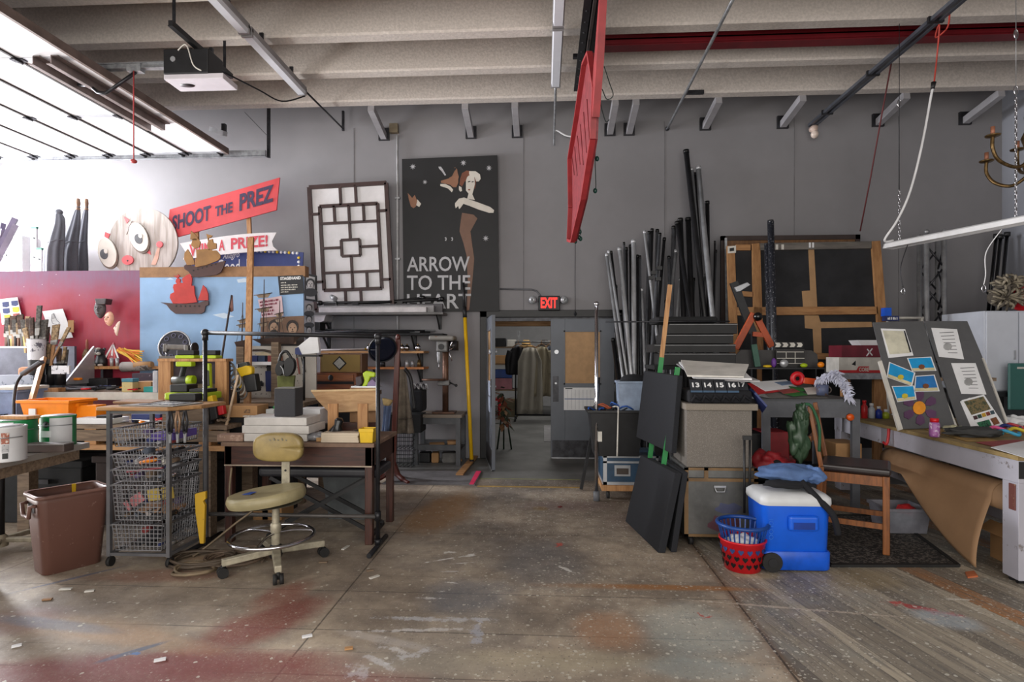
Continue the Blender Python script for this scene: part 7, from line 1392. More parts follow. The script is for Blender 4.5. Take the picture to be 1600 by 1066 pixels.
# ---------- storeroom behind the doorway ----------
ry2=12.6;rx0,rx1=-.62,.72
t=T('clothes_rail','rolling rail of costumes seen through the doorway','clothes rail',(0,ry2,0));rz2=1.72
MB().cyl((rx0,ry2,rz2),(rx1+1.2,ry2,rz2),.018,seg=8).o('top_rail',alum,t);MB().cyl((rx0,ry2,.12),(rx1+1.2,ry2,.12),.018,seg=8).o('base_rail',blk,t)
for x in(rx0,rx1+1.2):MB().cyl((x,ry2,.1),(x,ry2,rz2),.018,seg=8).o('upright',blk,t);MB().cyl((x,ry2-.25,.1),(x,ry2+.25,.1),.02,seg=8).o('foot',blk,t)
for x in(rx0,rx1+1.2):
 for y in(-.23,.23):MB().cyl((x-.015,ry2+y,.045),(x+.015,ry2+y,.045),.045,seg=10).o('caster',blk,t)
def garment(lab,x,y,w_,top,bot,m,sl=True):
 t=T('hanging_garment',lab,'garment',(x,y,bot));
 MB().grid(lambda i,j:V((x+(i-.5)*w_*(.55+.45*min(1,j*5))*(1+.12*j),y+.05*math.sin(i*17+j*2)*(.4+j)-.02,top-(top-bot)*j-.06*abs(i-.5)*(j<.2))),16,14).o('cloth',m,t,sol=.012)
 if sl:
  for s_ in(-1,1):MB().tube(spline([(x+s_*w_*.42,y,top-.1),(x+s_*w_*.55,y-.02,top-.35),(x+s_*w_*.5,y-.03,top-.6)]),[.06]*6+[.05]*7,8).o('sleeve',m,t)
 MB().tube(spline([(x-w_*.3,y,top-.02),(x,y,top+.05),(x+w_*.3,y,top-.02)]),.008,5).cyl((x,y,top+.05),(x,y,rz2+.03),.006,seg=5).o('hanger',K('hanger_wood',(150,110,66),.5),t)
gm=[K('g%d'%i,c_,.9,kind='cloth')for i,c_ in enumerate(((30,28,32),(176,170,158),(160,150,128),(88,96,112),(196,190,180),(52,50,56),(96,104,124),(140,70,40),(44,62,96),(196,60,60),(60,60,62)))]
for args in(('black jacket at the left end of the costume rail',-.56,12.45,.42,1.62,1.0,gm[0]),('long pale translucent gown on the costume rail',-.30,12.3,.5,1.6,.18,gm[1],False),('cream coat right of the long gown',-.05,12.35,.4,1.62,.55,gm[2]),('grey blue jacket beside the cream coat',.13,12.45,.36,1.62,.8,gm[3]),('white shirt showing behind the grey jacket',.26,12.52,.34,1.63,.9,gm[4]),('dark coat right on the costume rail',.42,12.5,.36,1.62,.45,gm[5]),('rust coloured jacket at the right on the rail',.56,12.5,.34,1.66,1.0,gm[7]),('navy coat half hidden by the door leaf',.7,12.52,.36,1.66,.7,gm[8]),('black trousers hanging low by the door leaf',.34,12.35,.3,1.0,.3,gm[10],False)):garment(*args)
hm=[K('hat_straw',(176,140,84),.8),K('hat_white',(204,200,192),.7),K('hat_olive',(86,80,44),.8),K('hat_dark',(50,44,40),.8)]
t=T('store_shelf','metal store shelf with hats and boxes at the left behind the doorway','shelf',(-.9,13.6,0))
for z in(.62,1.22,1.62):MB().box(-1.9,.6,13.4,14.0,z-.03,z).o('shelf_board',oldw,t)
for x in(-1.88,-.6,.58):MB().box(x-.02,x+.02,13.4,13.44,0,2.0).o('post',steel,t);MB().box(x-.02,x+.02,13.96,14.0,0,2.0).o('post',steel,t)
for i,(x,z,w_,h_,m_,l)in enumerate(((-1.02,1.22,.36,.2,card,'brown carton on the store shelf behind the door'),(-1.0,.62,.5,.26,K('bin_clear_red',(140,90,100),.4),'clear reddish bin on the store shelf'),(-.98,.9,.46,.2,K('bin_blue',(36,62,120),.45),'navy blue bin on the store shelf'),(-.8,.0,.4,.42,K('bin_olive',(92,84,62),.6),'olive crate on the storeroom floor'),(-1.05,1.62,.3,.2,blk,'black box on top of the store shelf'),(-.76,1.62,.2,.16,offw,'white box on top of the store shelf'),(-.95,.18,.26,.2,redb,'red bag below the store shelf'))):bz=z if z!=.9 else.885;one('store_box',l,'box',m_,MB().box(x-w_/2,x+w_/2,13.42 if z else 13.2,13.8 if z else 13.38,bz if z!=.18 else.01,bz+h_),bev=.01)
for i,(x,z,m_)in enumerate(((-.62,1.22,hm[1]),(-.42,1.62,hm[0]),(.02,1.62,hm[3]),(.46,1.62,hm[0]),(-.15,1.22,hm[2]))):t=T('costume_hat',('white hat on the middle store shelf','straw hat on the store shelf top','dark hat on the store shelf top','straw hat at the right on the store shelf top','olive hat on the middle store shelf')[i],'hat',(x,13.6,z));MB().lathe([(.001,.015),(.2,.0),(.21,.01),(.11,.03),(.1,.12),(.06,.16),(.001,.16)],(x,13.6,z)).o('hat',m_,t);MB().lathe([(.112,.03),(.108,.06)],(x,13.6,z)).o('band',blk,t)
one('small_chair','small metal framed red seat below the store shelf','chair',redb,MB().box(-1.25,-.95,12.9,13.2,.4,.45).tube([(-1.2,12.95,0),(-1.2,12.95,.4)],.015,6).tube([(-1.0,12.95,0),(-1.0,12.95,.4)],.015,6).tube([(-1.2,13.15,0),(-1.2,13.15,.4)],.015,6).tube([(-1.0,13.15,0),(-1.0,13.15,.4)],.015,6))
t=T('leaf_garland','pot of dark and rust dry leaves just behind the open left door leaf','plant',(-.62,8.9,0));lm=[K('leaf_rust',(120,66,44),.8),K('leaf_green',(52,62,42),.8),K('leaf_tan',(140,104,72),.8)]
for i in range(60):
 z=R.uniform(.38,.95);a=R.uniform(0,2*PI);r=R.uniform(.01,.09);c=V((-.62+math.cos(a)*r,8.9+math.sin(a)*r,z));d=V((math.cos(a),math.sin(a),R.uniform(-1.4,.3))).normalized()*.16;s_=d.cross(Z_).normalized()*.034;MB().prism([c,c+d*.5+s_,c+d,c+d*.5-s_],Z_*.003).o('leaf_blade',lm[i%3],t)
for s_ in(-.05,.0,.06):MB().cyl((-.62+s_*2,8.85,0),(-.62,8.9,.8),.014,seg=6).o('stand_leg',K('stand_green',(30,44,32),.5),t)
one('floor_mat','pale flat board lying on the storeroom floor before the rail','board',gp,MB().box(.0,.75,9.6,11.7,0,.012))
# ---------- right of the doorway: cases, panels, tubs ----------
cpt=K('grey_carpet',(112,106,100),.95,kind='fleck',c2=(146,140,132),sc=170,thr=.55);tin=K('tin_sheet',(104,104,102),.4,.35,var=.2,sc=3);edge=K('case_edge',(120,92,58),.6,var=.15)
X0,X1,Y0,Y1=1.08,1.63,4.5,5.0
t=T('metal_case','battered tin clad case on casters carrying the grey carpeted box','case',(1.35,4.75,0));MB().box(X0,X1,Y0,Y1,.08,.61).o('body',tin,t);MB().box(X0,X1,Y0-.003,Y0,.53,.535).o('lid_seam',blk,t)
for a in((X0,X1,.08,.10),(X0,X1,.505,.53),(X0,X1,.59,.61),(X0,X0+.025,.08,.61),(X1-.025,X1,.08,.61),(X0+.15,X0+.175,.53,.61)):MB().box(a[0]-.003,a[1]+.003,Y0-.006,Y0,a[2],a[3]).o('wooden_edge',edge,t)
MB().box(X0+.22,X0+.31,Y0-.012,Y0-.006,.46,.475).o('pull_plate',alum,t);MB().tube([(X0+.225,Y0-.015,.46),(X0+.235,Y0-.02,.43),(X0+.295,Y0-.02,.43),(X0+.305,Y0-.015,.46)],.005,6).o('pull_handle',alum,t)
for x in(X0+.06,X1-.06):
 for y in(Y0+.06,Y1-.06):MB().cyl((x-.015,y,.035),(x+.015,y,.035),.035,seg=14).box(x-.02,x+.02,y-.02,y+.02,.05,.08).o('caster',rubber,t)
for a,c_ in(((.3,.18,.25,.12),K('stain_maroon',(86,50,60),.5)),((.33,.3,.2,.08),K('stain_blue',(70,74,100),.5))):MB().prism([(X0+a[0]+math.cos(i*.5236)*a[2]/2*(1+.2*math.sin(i*2.1)),Y0-.0005,a[1]+math.sin(i*.5236)*a[3]/2*(1+.3*math.cos(i*3)))for i in range(12)],(0,-.001,0)).o('paint_stain',c_,t)
t=T('carpeted_box','grey carpet covered box with wide lid, on the battered tin case','box',(1.35,4.75,.612));MB().box(X0+.02,X1-.04,Y0+.01,Y1-.02,.612,1.05).o('body',cpt,t);MB().box(X0+.005,X1+.0,Y0-.015,Y1,1.05,1.1).o('lid',K('carpet_lid',(128,120,110),.9,kind='fleck',c2=(150,142,130),sc=170,thr=.55),t,bev=.006)
pnl=K('panel_felt',(22,24,30),.85,kind='fleck',c2=(32,34,42),sc=150,thr=.55)
def panel(lab,pts,th,nm='felt_panel'):return one(nm,lab,'panel',pnl,MB().prism([V(p)for p in pts],th),bev=.006)
panel('lower front black felt panel leaning before the tin case',[(.717,5.14,.003),(.847,4.34,.003),(.97,4.34,.60),(.85,5.14,.59)],(.055,0,0));panel('second black felt panel between the front one and the tin case',[(.93,5.05,.003),(.945,4.36,.003),(1.03,4.36,.6),(.99,5.05,.6)],(.045,0,0))
t=T('picket_sign','upper black felt panel on green wooden poles beside the carpeted box','sign',(1.0,4.9,0));MB().prism([(.83,5.26,.73),(1.0,4.6,.70),(1.05,4.6,1.31),(.9,5.26,1.33)],(.045,.01,0)).o('panel',pnl,t,bev=.006)
for(u0,v0),(u1,v1),y in(((1047,445),(1014,730),5.0),((1059,574),(1035,740),4.72)):
 a,b=W(u0,v0,y),W(u1,v1,y);f=a+(b-a)*(a.z/(a.z-b.z));f.z=.003;n_=X_*.0;m_=a+(f-a)*.30 if v0<500 else a;a+=n_;f+=n_
 if v0<500:MB().bar(m_,a,.035,.02,(0,1,0)).o('wooden_pole',wood,t)
 MB().bar(f,m_,.037,.022,(0,1,0)).o('green_pole',green,t)
cb=[blkc,K('cord_blue',(30,80,160),.5),K('cord_orange',(190,90,50),.5),dsteel]
t=T('road_case','blue road case with metal corners on a pine dolly under the black cable tub','case',(.85,6.15,0));x0,x1=W(943,700,5.9).x,W(943,700,5.9).x+.56;rb=K('case_blue',(36,66,92),.5,var=.15)
MB().box(x0,x1,5.9,6.42,.15,.445).o('body',rb,t)
for a in((x0,x1,.15,.18),(x0,x1,.37,.39),(x0,x1,.425,.445),(x0,x0+.03,.15,.445),(x1-.03,x1,.15,.445)):MB().box(a[0]-.004,a[1]+.004,5.892,5.9,a[2],a[3]).o('metal_edge',alum,t)
for z in(.15,.42):MB().box(x0-.008,x0,5.9,6.42,z,z+.025).o('metal_edge',alum,t)
MB().box(x0+.11,x0+.27,5.888,5.9,.24,.35).o('handle_plate',alum,t);MB().box(x0+.13,x0+.25,5.882,5.889,.26,.32).o('handle',K('handle_dk',(66,56,50),.5),t);MB().box(x0-.02,x1+.02,5.88,6.45,.09,.148).o('dolly',wood,t)
for x in(x0+.05,x1-.05):
 for y in(5.95,6.38):MB().cyl((x-.015,y,.042),(x+.015,y,.042),.042,seg=12).o('caster',rubber,t)
t=T('cable_tub','black storage tub heaped with cables on the blue road case','tub',(.72,6.05,.447));tote(t,.46,1.0,5.8,6.2,.447,.915,blk,.05,.03);MB().box(.54,.58,5.808,5.815,.6,.7).o('tag',offw,t)
for i in range(14):c=V((R.uniform(.53,.92),R.uniform(5.88,6.1),.9+.012*(i%6)));MB().tube([c+V((math.cos(k*PI/6)*.08,math.sin(k*PI/6)*.06,.02*math.sin(k*1.3+i)))for k in range(12)],.008,5,True).o('cable_loop',cb[i%4],t)
MB().box(.52,.95,5.87,6.13,.5,.895).o('cable_fill',blkc,t);MB().tube(spline([(.7,5.9,.94),(.735,5.785,.95),(.735,5.765,.88),(.725,5.765,.46)]),.008,6).o('loose_cable',offw,t)
t=T('clear_bin','pale blue clear bin perched on the cables of the black tub','bin',(.85,5.9,1.0));x0,x1,a,b=px(966,1010,596,644,5.9);tote(t,x0,x1,5.86,6.12,a,b,K('bin_pale',(150,166,190),.35,alpha=.9),.015,.01);MB().sph(((x0+x1)/2+.03,6.02,b),(.14,.09,.07),10,7).o('black_cloth_inside',blkc,t);t.location.z=1.0
p=G(932,783);t=T('chrome_stand','tall chrome pole on a grey caster foot before the right door leaf','stand',p);MB().cyl(p+Z_*.06,V((p.x,p.y,W(933,478,p.y).z)),.019,seg=12).o('pole',chrome,t);MB().sph((p.x,p.y,W(933,475,p.y).z),.027).o('ball_end',chrome,t);MB().cyl(p+Z_*.004,p+Z_*.1,.032,seg=12).o('foot',K('foot_grey',(104,106,112),.5),t)
p=G(908,766);t=T('tripod_stand','black tripod stand leg reaching the floor beside the right door leaf','stand',p);a=W(932,640,6.3)
for q in(p,p+V((.3,.45,0)),p+V((.45,.1,0))):MB().bar(a,q+Z_*.01,.035,.03).o('leg',blk,t)
MB().cyl(a,a+V((.02,0,.35)),.02,seg=10).o('column',blk,t);MB().sph(a,(.045,.045,.06),10,7).o('joint',rubber,t)
tz=1.36;t=T('platform_table','black table hidden under the stack of black platforms','table',(1.5,6.25,0));MB().box(1.12,2.05,5.92,6.5,tz-.04,tz).o('table_top',blk2,t)
for x in(1.17,2.0):
 for y in(5.97,6.45):MB().box(x-.03,x+.03,y-.03,y+.03,0,tz-.04).o('leg',blk2,t)
z=tz
for i,(u0,u1,h,l)in enumerate(((1037,1150,.13,'lowest'),(1023,1150,.09,'second from below'),(1040,1147,.10,'middle'),(1047,1154,.11,'second from the top'),(1028,1124,.07,'topmost, rounded'))):
 x0,x1=W(u0,520,5.9).x,W(u1,520,5.9).x;t=T('black_platform','black platform in the stack behind the white boards, '+l,'platform',((x0+x1)/2,6.1,z));MB().box(x0,x1,5.9+.01*i,6.4,z,z+h-.004).o('body',K('platform_black',(20,20,22),.6,var=.2)if i<4 else blk2,t,bev=.02 if i==4 else.004)
 if i<4:MB().box(x0,x1,5.895+.01*i,5.9+.01*i,z+h-.02,z+h-.012).o('grey_edge',K('edge_grey',(120,120,122),.5),t)
 z+=h
one('thin_rod','thin dark rod sticking out left of the black platform stack','rod',dsteel,MB().cyl((W(946,506,5.92).x,5.92,1.803),(W(1140,502,5.92).x,5.92,1.803),.009,seg=6))
# pocket chart, boards on the carpeted box
t=T('pocket_chart','black pocket chart with white numbers 13 to 17 heaped on the carpeted box','chart',(1.35,4.7,1.102));MB().box(1.12,1.6,4.52,4.95,1.102,1.2).o('folded_back',blkc,t,bev=.02)
for i in range(6):MB().tube([(1.14+i*.075,4.51,1.115),(1.16+i*.075,4.5,1.16),(1.2+i*.075,4.51,1.13)],.012,6).o('fold',blkc,t)
pk=K('pocket_black',(38,40,46),.6);tl_=K('trim_teal',(34,70,100),.5);un=V((0,.55,.83)).normalized()
for i,s_ in enumerate(('13','14','15','16','17')):
 o1=V((1.13+i*.092,4.50+(.06 if i==4 else 0),1.2));MB().prism([o1,o1+X_*.086,o1+X_*.086+un*.1,o1+un*.1],Y_*.012).o('pocket',pk,t);MB().prism([o1-Z_*.014,o1+X_*.086-Z_*.014,o1+X_*.086,o1],Y_*.012).o('teal_trim',tl_,t);MB().text(s_,o1+un*.03+X_*.014-Y_*.003,X_,un,w=.055,h=.042,depth=0,bold=.03).o('number',white,t)
MB().prism([(1.605,4.5,1.18),(1.68,4.46,1.08),(1.70,4.6,1.02),(1.62,4.66,1.2)],(.01,0,.01)).o('hanging_flap',navy,t)
for i,(pts,l,m_)in enumerate((([(1040,561),(1150,574),(1160,580),(1095,575)],'top white board of the loose pile on the pocket chart',offw),([(1045,566),(1158,580),(1120,590),(1060,578)],'middle pale board of the loose pile on the pocket chart',paper),([(1050,572),(1140,582),(1125,592),(1075,588)],'lowest grey board of the loose pile on the pocket chart',gp))):
 z=1.352-i*.016;one('white_board',l,'board',m_,MB().prism([V((1.13+.05*i,4.62+.02*i,z-.05)),V((1.5+.06*i,4.42,z-.05)),V((1.72-.08*i,4.95,z+.03)),V((1.24-.02*i,5.3,z+.06))],(0,0,.012)))
one('foam_prop','black foam pad under the loose white boards','pad',blkc,MB().box(1.25,1.5,4.75,4.95,1.215,1.265))
# easel-like orange stand
t=T('orange_stand','orange legged clamp stand with black arm before the raw timber flat','stand',(2.4,6.6,0));y=6.55;orm=K('orange_paint',(186,82,42),.45,var=.1)
for a,b in(((1178,490),(1149,545)),((1180,492),(1206,542))):MB().bar(W(*a,y),W(*b,y),.07,.04,(0,1,0)).o('leg',orm,t,bev=.006)
MB().bar(W(1176,522,y),W(1196,524,y),.05,.03,(0,1,0)).o('cross_bar',orm,t);MB().bar(W(1146,441,y+.05),W(1176,520,y+.05),.085,.04,(0,1,0)).o('black_arm',blk,t);MB().pp([(1148,449),(1168,441),(1173,445),(1157,455),(1152,456)],y,.05).o('steel_clamp',alum,t,bev=.005);MB().sph(W(1184,495,y-.03),.05).o('knob',blkg,t);MB().bar(W(1178,520,y+.1),V((W(1178,520,y+.1).x,y+.1,0)),.05,.05).o('post',blk2,t)
# grey steel desk
dz1=1.06;x0,x1=W(1192,640,5.5).x,W(1344,640,5.5).x
t=T('grey_table','tall grey steel table piled with papers and tape, behind the wooden chair','table',((x0+x1)/2,5.9,0));MB().box(x0,x1,5.5,6.3,dz1-.02,dz1).o('table_top',K('grey_top',(84,86,90),.5,var=.1),t)
for y in(5.5,6.26):MB().box(x0,x1,y,y+.04,dz1-.17,dz1-.02).o('apron',gsteel,t)
for x in(x0+.035,x1-.035):
 for y in(5.52,6.28):MB().box(x-.035,x+.035,y-.02,y+.02,0,dz1-.17).o('leg',gsteel,t)
q=W(1328,652,5.49);MB().lathe([(.001,0),(.035,0),(.03,.02),(.001,.022)],q,(0,-1,0),14).o('orange_reflector',K('reflector',(232,96,30),.3),t);MB().box(x0,x1,5.56,6.24,.3,.32).o('lower_shelf',dsteel,t)
rzz=W(1200,575,6.0).z;t=T('desk_riser','dark riser shelf along the back of the grey steel table','shelf',(2.6,6.1,dz1));ra,rb_=x0-.0,W(1290,575,6.0).x
MB().box(ra,rb_,6.0,6.28,rzz-.015,rzz).o('top_board',blk,t);MB().box(ra,rb_,6.0,6.28,dz1+.1,dz1+.112).o('lower_board',blk,t)
for x in(ra,ra+.28,rb_-.1,rb_-.012):MB().box(x,x+.012,6.0,6.28,dz1,rzz-.015).o('divider',blk,t)
def R3(name,lab,cat,pts,y,th,m,**k):return one(name,lab,cat,m,MB().pp(pts,y,th),**k)
t=T('clapperboard','black and white clapperboard standing on the desk riser','clapperboard',W(1235,575,6.1));MB().pp([(1212,546),(1257,546),(1259,575),(1213,575)],6.12,.012).o('slate',K('slate_dark',(44,42,42),.6),t);MB().pp([(1210,535),(1255,535),(1255,543.5),(1210,543.5)],6.11,.015).o('clap_stick',K('slate_dark',(44,42,42),.6),t)
for i in range(4):u=1211+i*11.3;MB().pp([(u,536),(u+7,536),(u+9.5,539.5),(u+7,543),(u,543),(u+2.5,539.5)],6.105,.004).o('chevron',offw,t)
for a in((1214,550,1256,551),(1214,560,1257,561),(1214,568,1258,569),(1228,550,1229,560),(1242,550,1243,568)):MB().pp([(a[0],a[1]),(a[2],a[1]),(a[2],a[3]),(a[0],a[3])],6.117,.002).o('white_line',offw,t)
R3('grey_board','long dark rounded board leaning behind the clapperboard on the desk riser','board',[(1150,575),(1149,556),(1158,547),(1268,548),(1277,554),(1279,575)],6.2,.02,K('board_dark',(62,60,60),.6));R3('green_book','green book leaning on the riser left of the clapperboard','book',[(1174,539),(1183,538),(1189,573),(1180,574)],6.08,.03,K('book_green',(60,98,84),.6),bev=.003)
for u0,u1,v0,m_,l in((1192,1206,571,yel,'small yellow toy lying on the riser'),(1205,1213,560,K('toy_purple',(110,60,150),.5),'small purple toy on the riser'),(1218,1232,562,alum,'round silver clock standing on the riser'),(1250,1262,568,lime,'lime toy lump on the riser right of the clapperboard'),(1277,1288,566,orange,'orange cup at the right end of the riser')):a,b=W(u0,575,6.04),W(u1,v0,6.04);one('small_toy',l,'toy',m_,MB().sph(((a.x+b.x)/2,6.04,(rzz+b.z)/2),((b.x-a.x)/2,.025,max(.015,(b.z-rzz)/2)),12,8))
pxa,pxb=W(1200,610,5.6).x,W(1292,610,5.6).x;one('paper_heap','uneven heap of folders under the loose sheets on the grey table','paper',K('folder_grey',(120,116,112),.7),MB().prism([(pxa,5.56,dz1),(pxa,5.98,dz1),(pxa,5.98,dz1+.126)],(pxb-pxa,0,0)))
hn=V((0,-.3,1)).normalized();ho=V((0,5.56,dz1+.006))
def flat(name,lab,cat,m,us,z,th=.003):return one(name,lab,cat,m,MB().prism([G(u,v,z)for u,v in us],(0,0,th)))
for i,(us,m_,l)in enumerate((([(1168,600),(1210,598),(1222,612),(1185,617)],redp,'red folder under the white papers on the grey table'),([(1172,598),(1228,594),(1246,606),(1196,612)],paper,'white paper sheets at the left of the grey table'),([(1210,598),(1238,596),(1244,600),(1222,603)],K('sheet_blue',(120,140,170),.7),'pale blue sheet behind the red tape roll'),([(1232,604),(1262,608),(1256,612),(1238,610)],K('sheet_green',(40,110,50),.7),'upper green sheet on the grey table'),([(1225,616),(1250,612),(1262,618),(1240,620)],K('sheet_green',(40,110,50),.7),'lower green sheet on the grey table'),([(1215,610),(1240,608),(1250,613),(1225,616)],K('sheet_red',(150,70,66),.7),'red printed sheet between the green ones'),([(1256,607),(1280,605),(1288,616),(1262,617)],offw,'cream sheet below the mug on the grey table'))):one('paper_sheet',l,'paper',m_,MB().plate(us,ho+Z_*.004*i,hn,.003))
def P3(u,v):return PL(u,v,ho+Z_*.03,hn)
p=P3(1246,604);one('tape_roll','red tape roll standing on the grey table','tape',redb,MB().tube([p+V((math.cos(k*PI/12)*.045,0,.075+math.sin(k*PI/12)*.045))for k in range(24)],.026,8,True));one('tape_gun','orange tape dispenser right of the red tape roll','tool',K('gun_orange',(226,84,34),.4),MB().ob(p+V((.12,0,.05)),(.15,.05,.06),(0,.1,0)),bev=.01)
p=W(1285,615,5.58);p.z=dz1;t=T('denim_mug','blue and brown mug near the right end of the grey table','mug',p);MB().lathe([(.001,.03),(.05,.03),(.052,.13),(.047,.13),(.045,.04),(.001,.036)],p).o('body',K('mug_blue',(84,92,120),.5,kind='fleck',c2=(96,72,56),sc=9,thr=.52),t);MB().tube(arc(p+V((.05,0,.08)),.03,-1.4,1.4,8,(1,0,0),(0,0,1)),.007,6).o('handle',K('mug_brown',(70,60,56),.5),t)
p=W(1309,615,5.6);p.z=dz1;t=T('feather_puppet','pale lavender feather duster puppet flopped over the grey table edge','puppet',p);fm=K('feather',(196,198,216),.9,var=.1);pth=spline([p+V((-.17,.03,.17)),p+V((-.09,.03,.2)),p+V((-.03,0,.23)),p+V((.02,-.05,.12)),p+V((.05,-.1,.01))],8)
for i,q in enumerate(pth):
 for k in range(5):a=R.uniform(0,2*PI);d=V((math.cos(a),-.6,math.sin(a)*.8)).normalized()*R.uniform(.045,.085);MB().tube([q,q+d*.6,q+d+Z_*-.02],[.012,.01,.002],5).o('feather_tuft',fm,t)
# red boxes on a shelf
y=6.7;x0,x1,a,b=px(1311,1392,540,583,y);t=T('bottle_shelf','galvanised shelf on pine legs carrying the red and white cartons','shelf',((x0+x1)/2,6.9,0));MB().box(x0-.02,x1+.1,y-.02,7.1,a-.07,a).o('shelf_board',steel,t)
for x in(x0+.13,x1-.08):MB().box(x-.045,x+.045,y+.1,y+.15,0,a-.07).o('leg',wood,t)
zm=W(1350,559,y).z;t=T('carton','white and red carton with lettering under the dark red one','box',((x0+x1)/2,6.85,a));MB().box(x0,x1,y,7.0,a,zm).o('box',offw,t);MB().box(x0-.002,x1+.002,y-.002,y,a,a+.03).o('red_band',redp,t);MB().pp([(1336,583),(1342,573),(1358,573),(1358,583)],y-.003,.003).o('red_block',redp,t);MB().text('CORE',W(1342,581,y-.004),X_,Z_,w=.11,h=.045,bold=.03).o('lettering',offw,t);MB().pp([(1331,570),(1337,564),(1337,572)],y-.003,.003).o('mark',blk,t)
t=T('carton','dark red carton with white cross mark on top of the white one','box',((x0+x1)/2,6.85,zm+.001));MB().box(x0+.03,x1,y,7.0,zm+.001,b).o('box',K('wine_red',(110,28,44),.5),t)
for a_,b_ in(((1355,546),(1363,556)),((1363,545),(1354,557))):MB().bar(W(*a_,y-.002),W(*b_,y-.002),.012,.003,(0,1,0)).o('cross_stroke',white,t)
R3('white_dish','white tray lying on top of the dark red carton','tray',[(1340,532),(1378,532),(1374,540),(1346,540)],6.75,.2,white)
# ---------- right foreground: chair, cooler, bench, boards ----------
t=T('rubber_mat','black perforated rubber mat on the floor under the wooden chair','mat',(2.6,4.6,.001));c=[G(1297,886),G(1497,886),G(1392,808),G(1240,808)];MB().prism([V((p.x,p.y,.001))for p in c],(0,0,.014)).o('mat',K('mat_black',(32,31,31),.8,kind='fleck',c2=(104,98,92),sc=46,thr=.5),t);n=4
for i in range(4):a,b=c[i],c[(i+1)%4];MB().bar(V((a.x,a.y,.011)),V((b.x,b.y,.011)),.03,.018).o('edge_strip',rubber,t)
f=V((.87,-.5,0)).normalized();s_=V((.5,.87,0)).normalized();P0=V((2.50,4.36,.017));SH=.60
t=T('wooden_chair','counter height wooden chair with dark vinyl seat on the rubber mat','chair',P0-f*.2+s_*.2);sv=K('seat_vinyl_dark',(42,34,34),.3,var=.1)
def cp_(a,b,z):return P0-f*a+s_*b+Z_*z
for b in(0,.4):MB().bar(cp_(0,b,0),cp_(0,b,SH-.03),.045,.045,f).o('leg',cwood,t,bev=.005);MB().bar(cp_(.46,b,0),cp_(.42,b,SH),.042,.042,f).o('leg',cwood,t,bev=.005);MB().bar(cp_(.42,b,SH),cp_(.5,b,1.06),.042,.032,f).o('back_post',cwood,t,bev=.005);MB().bar(cp_(.01,b,.2),cp_(.45,b,.2),.02,.04).o('stretcher',cwood,t);MB().bar(cp_(0,b,SH-.07),cp_(.42,b,SH-.07),.022,.07).o('seat_rail',cwood,t)
for a,z,h in((.44,.95,.1),(.46,.8,.05),(.0,.3,.04),(.0,SH-.07,.07),(.42,SH-.07,.07)):MB().bar(cp_(a+(.04 if z>.7 else 0),0,z),cp_(a+(.04 if z>.7 else 0),.4,z),.02,h).o('cross_rail',cwood,t)
MB().prism([cp_(-.03,-.025,SH-.03),cp_(-.03,.425,SH-.03),cp_(.44,.415,SH-.03),cp_(.44,-.015,SH-.03)],Z_*.055).o('seat_cushion',sv,t,bev=.02,seg=3)
t=T('green_bag','translucent green bag hanging over the chair back post','bag',cp_(.5,-.06,.5));q=cp_(.53,-.05,1.06)
BGM=K('bag_green',(50,72,52),.4,kind='fleck',c2=(110,130,110),sc=16,thr=.62);MB().tube(spline([q-f*.04,q+f*.04+Z_*.01,q+f*.1-Z_*.15,q+f*.1-Z_*.34]),.012,6).o('green_strap',K('strap_green',(30,84,52),.7),t)
def lump(c,r,m,nm,par,sd=0,nz=.25):
 c=V(c);return MB().grid(lambda i,j:c+V((r[0]*math.sin(PI*i)*math.cos(2*PI*j),r[1]*math.sin(PI*i)*math.sin(2*PI*j),r[2]*math.cos(PI*i)))*(1+nz*noise.noise(V((math.sin(PI*i)*math.cos(2*PI*j)*2.2+sd,math.sin(PI*i)*math.sin(2*PI*j)*2.2,math.cos(PI*i)*2.2)))),18,26).o(nm,m,par)
lump(q-f*.04-Z_*.24,(.07,.055,.17),BGM,'bag',t,21,.7);lump(q-f*.02-Z_*.06,(.04,.035,.08),BGM,'bag_top',t,14,.8)
# cooler
x0,x1,y0=1.49,1.955,4.02;y1=y0+.34;MI=MX.Identity(4)
t=T('wheeled_cooler','bright blue wheeled cooler with white lid beside the plastic baskets','cooler',((x0+x1)/2,(y0+y1)/2,0));Mc=MX.Translation(V(((x0+x1)/2,(y0+y1)/2,0)));hx,hy=(x1-x0)/2,(y1-y0)/2
rbin(t,Mc,[(hx-.03,hy-.02,.012),(hx-.02,hy-.012,.02),(hx-.005,hy,.44),(hx,hy,.45)],blue,'body');rbin(t,Mc,[(hx-.008,hy-.003,.012),(hx-.004,hy+.004,.02),(hx-.002,hy+.006,.13),(hx-.01,hy,.14)],K('blue_base',(16,84,200),.35),'base');rbin(t,Mc,[(hx+.004,hy+.004,.45),(hx+.008,hy+.008,.465),(hx+.006,hy+.006,.5),(hx-.02,hy-.02,.525),(hx-.08,hy-.08,.53)],K('lid_white',(206,208,210),.4,var=.03),'lid')
q=W(1254,818,y0);MB().box(q.x-.1,q.x+.1,y0-.028,y0+.01,q.z-.05,q.z+.055).o('handle_frame',blue,t,bev=.02,seg=3);MB().box(q.x-.07,q.x+.07,y0-.031,y0-.027,q.z-.035,q.z+.012).o('handle_recess',K('blue_dark',(8,52,140),.4),t)
MB().cyl((x0+.06,y0-.022,.068),(x0+.06,y0+.03,.068),.066,seg=24).o('wheel',rubber,t);MB().cyl((x0+.06,y0-.026,.068),(x0+.06,y0-.02,.068),.03,seg=16).o('wheel_cap',blk,t)
MB().text('IGLOO',(x0+.04,y0-.002,.36),(0,0,-1),X_,w=.14,h=.03,depth=.002).o('embossed_lettering',K('blue_emboss',(40,116,228),.35),t)
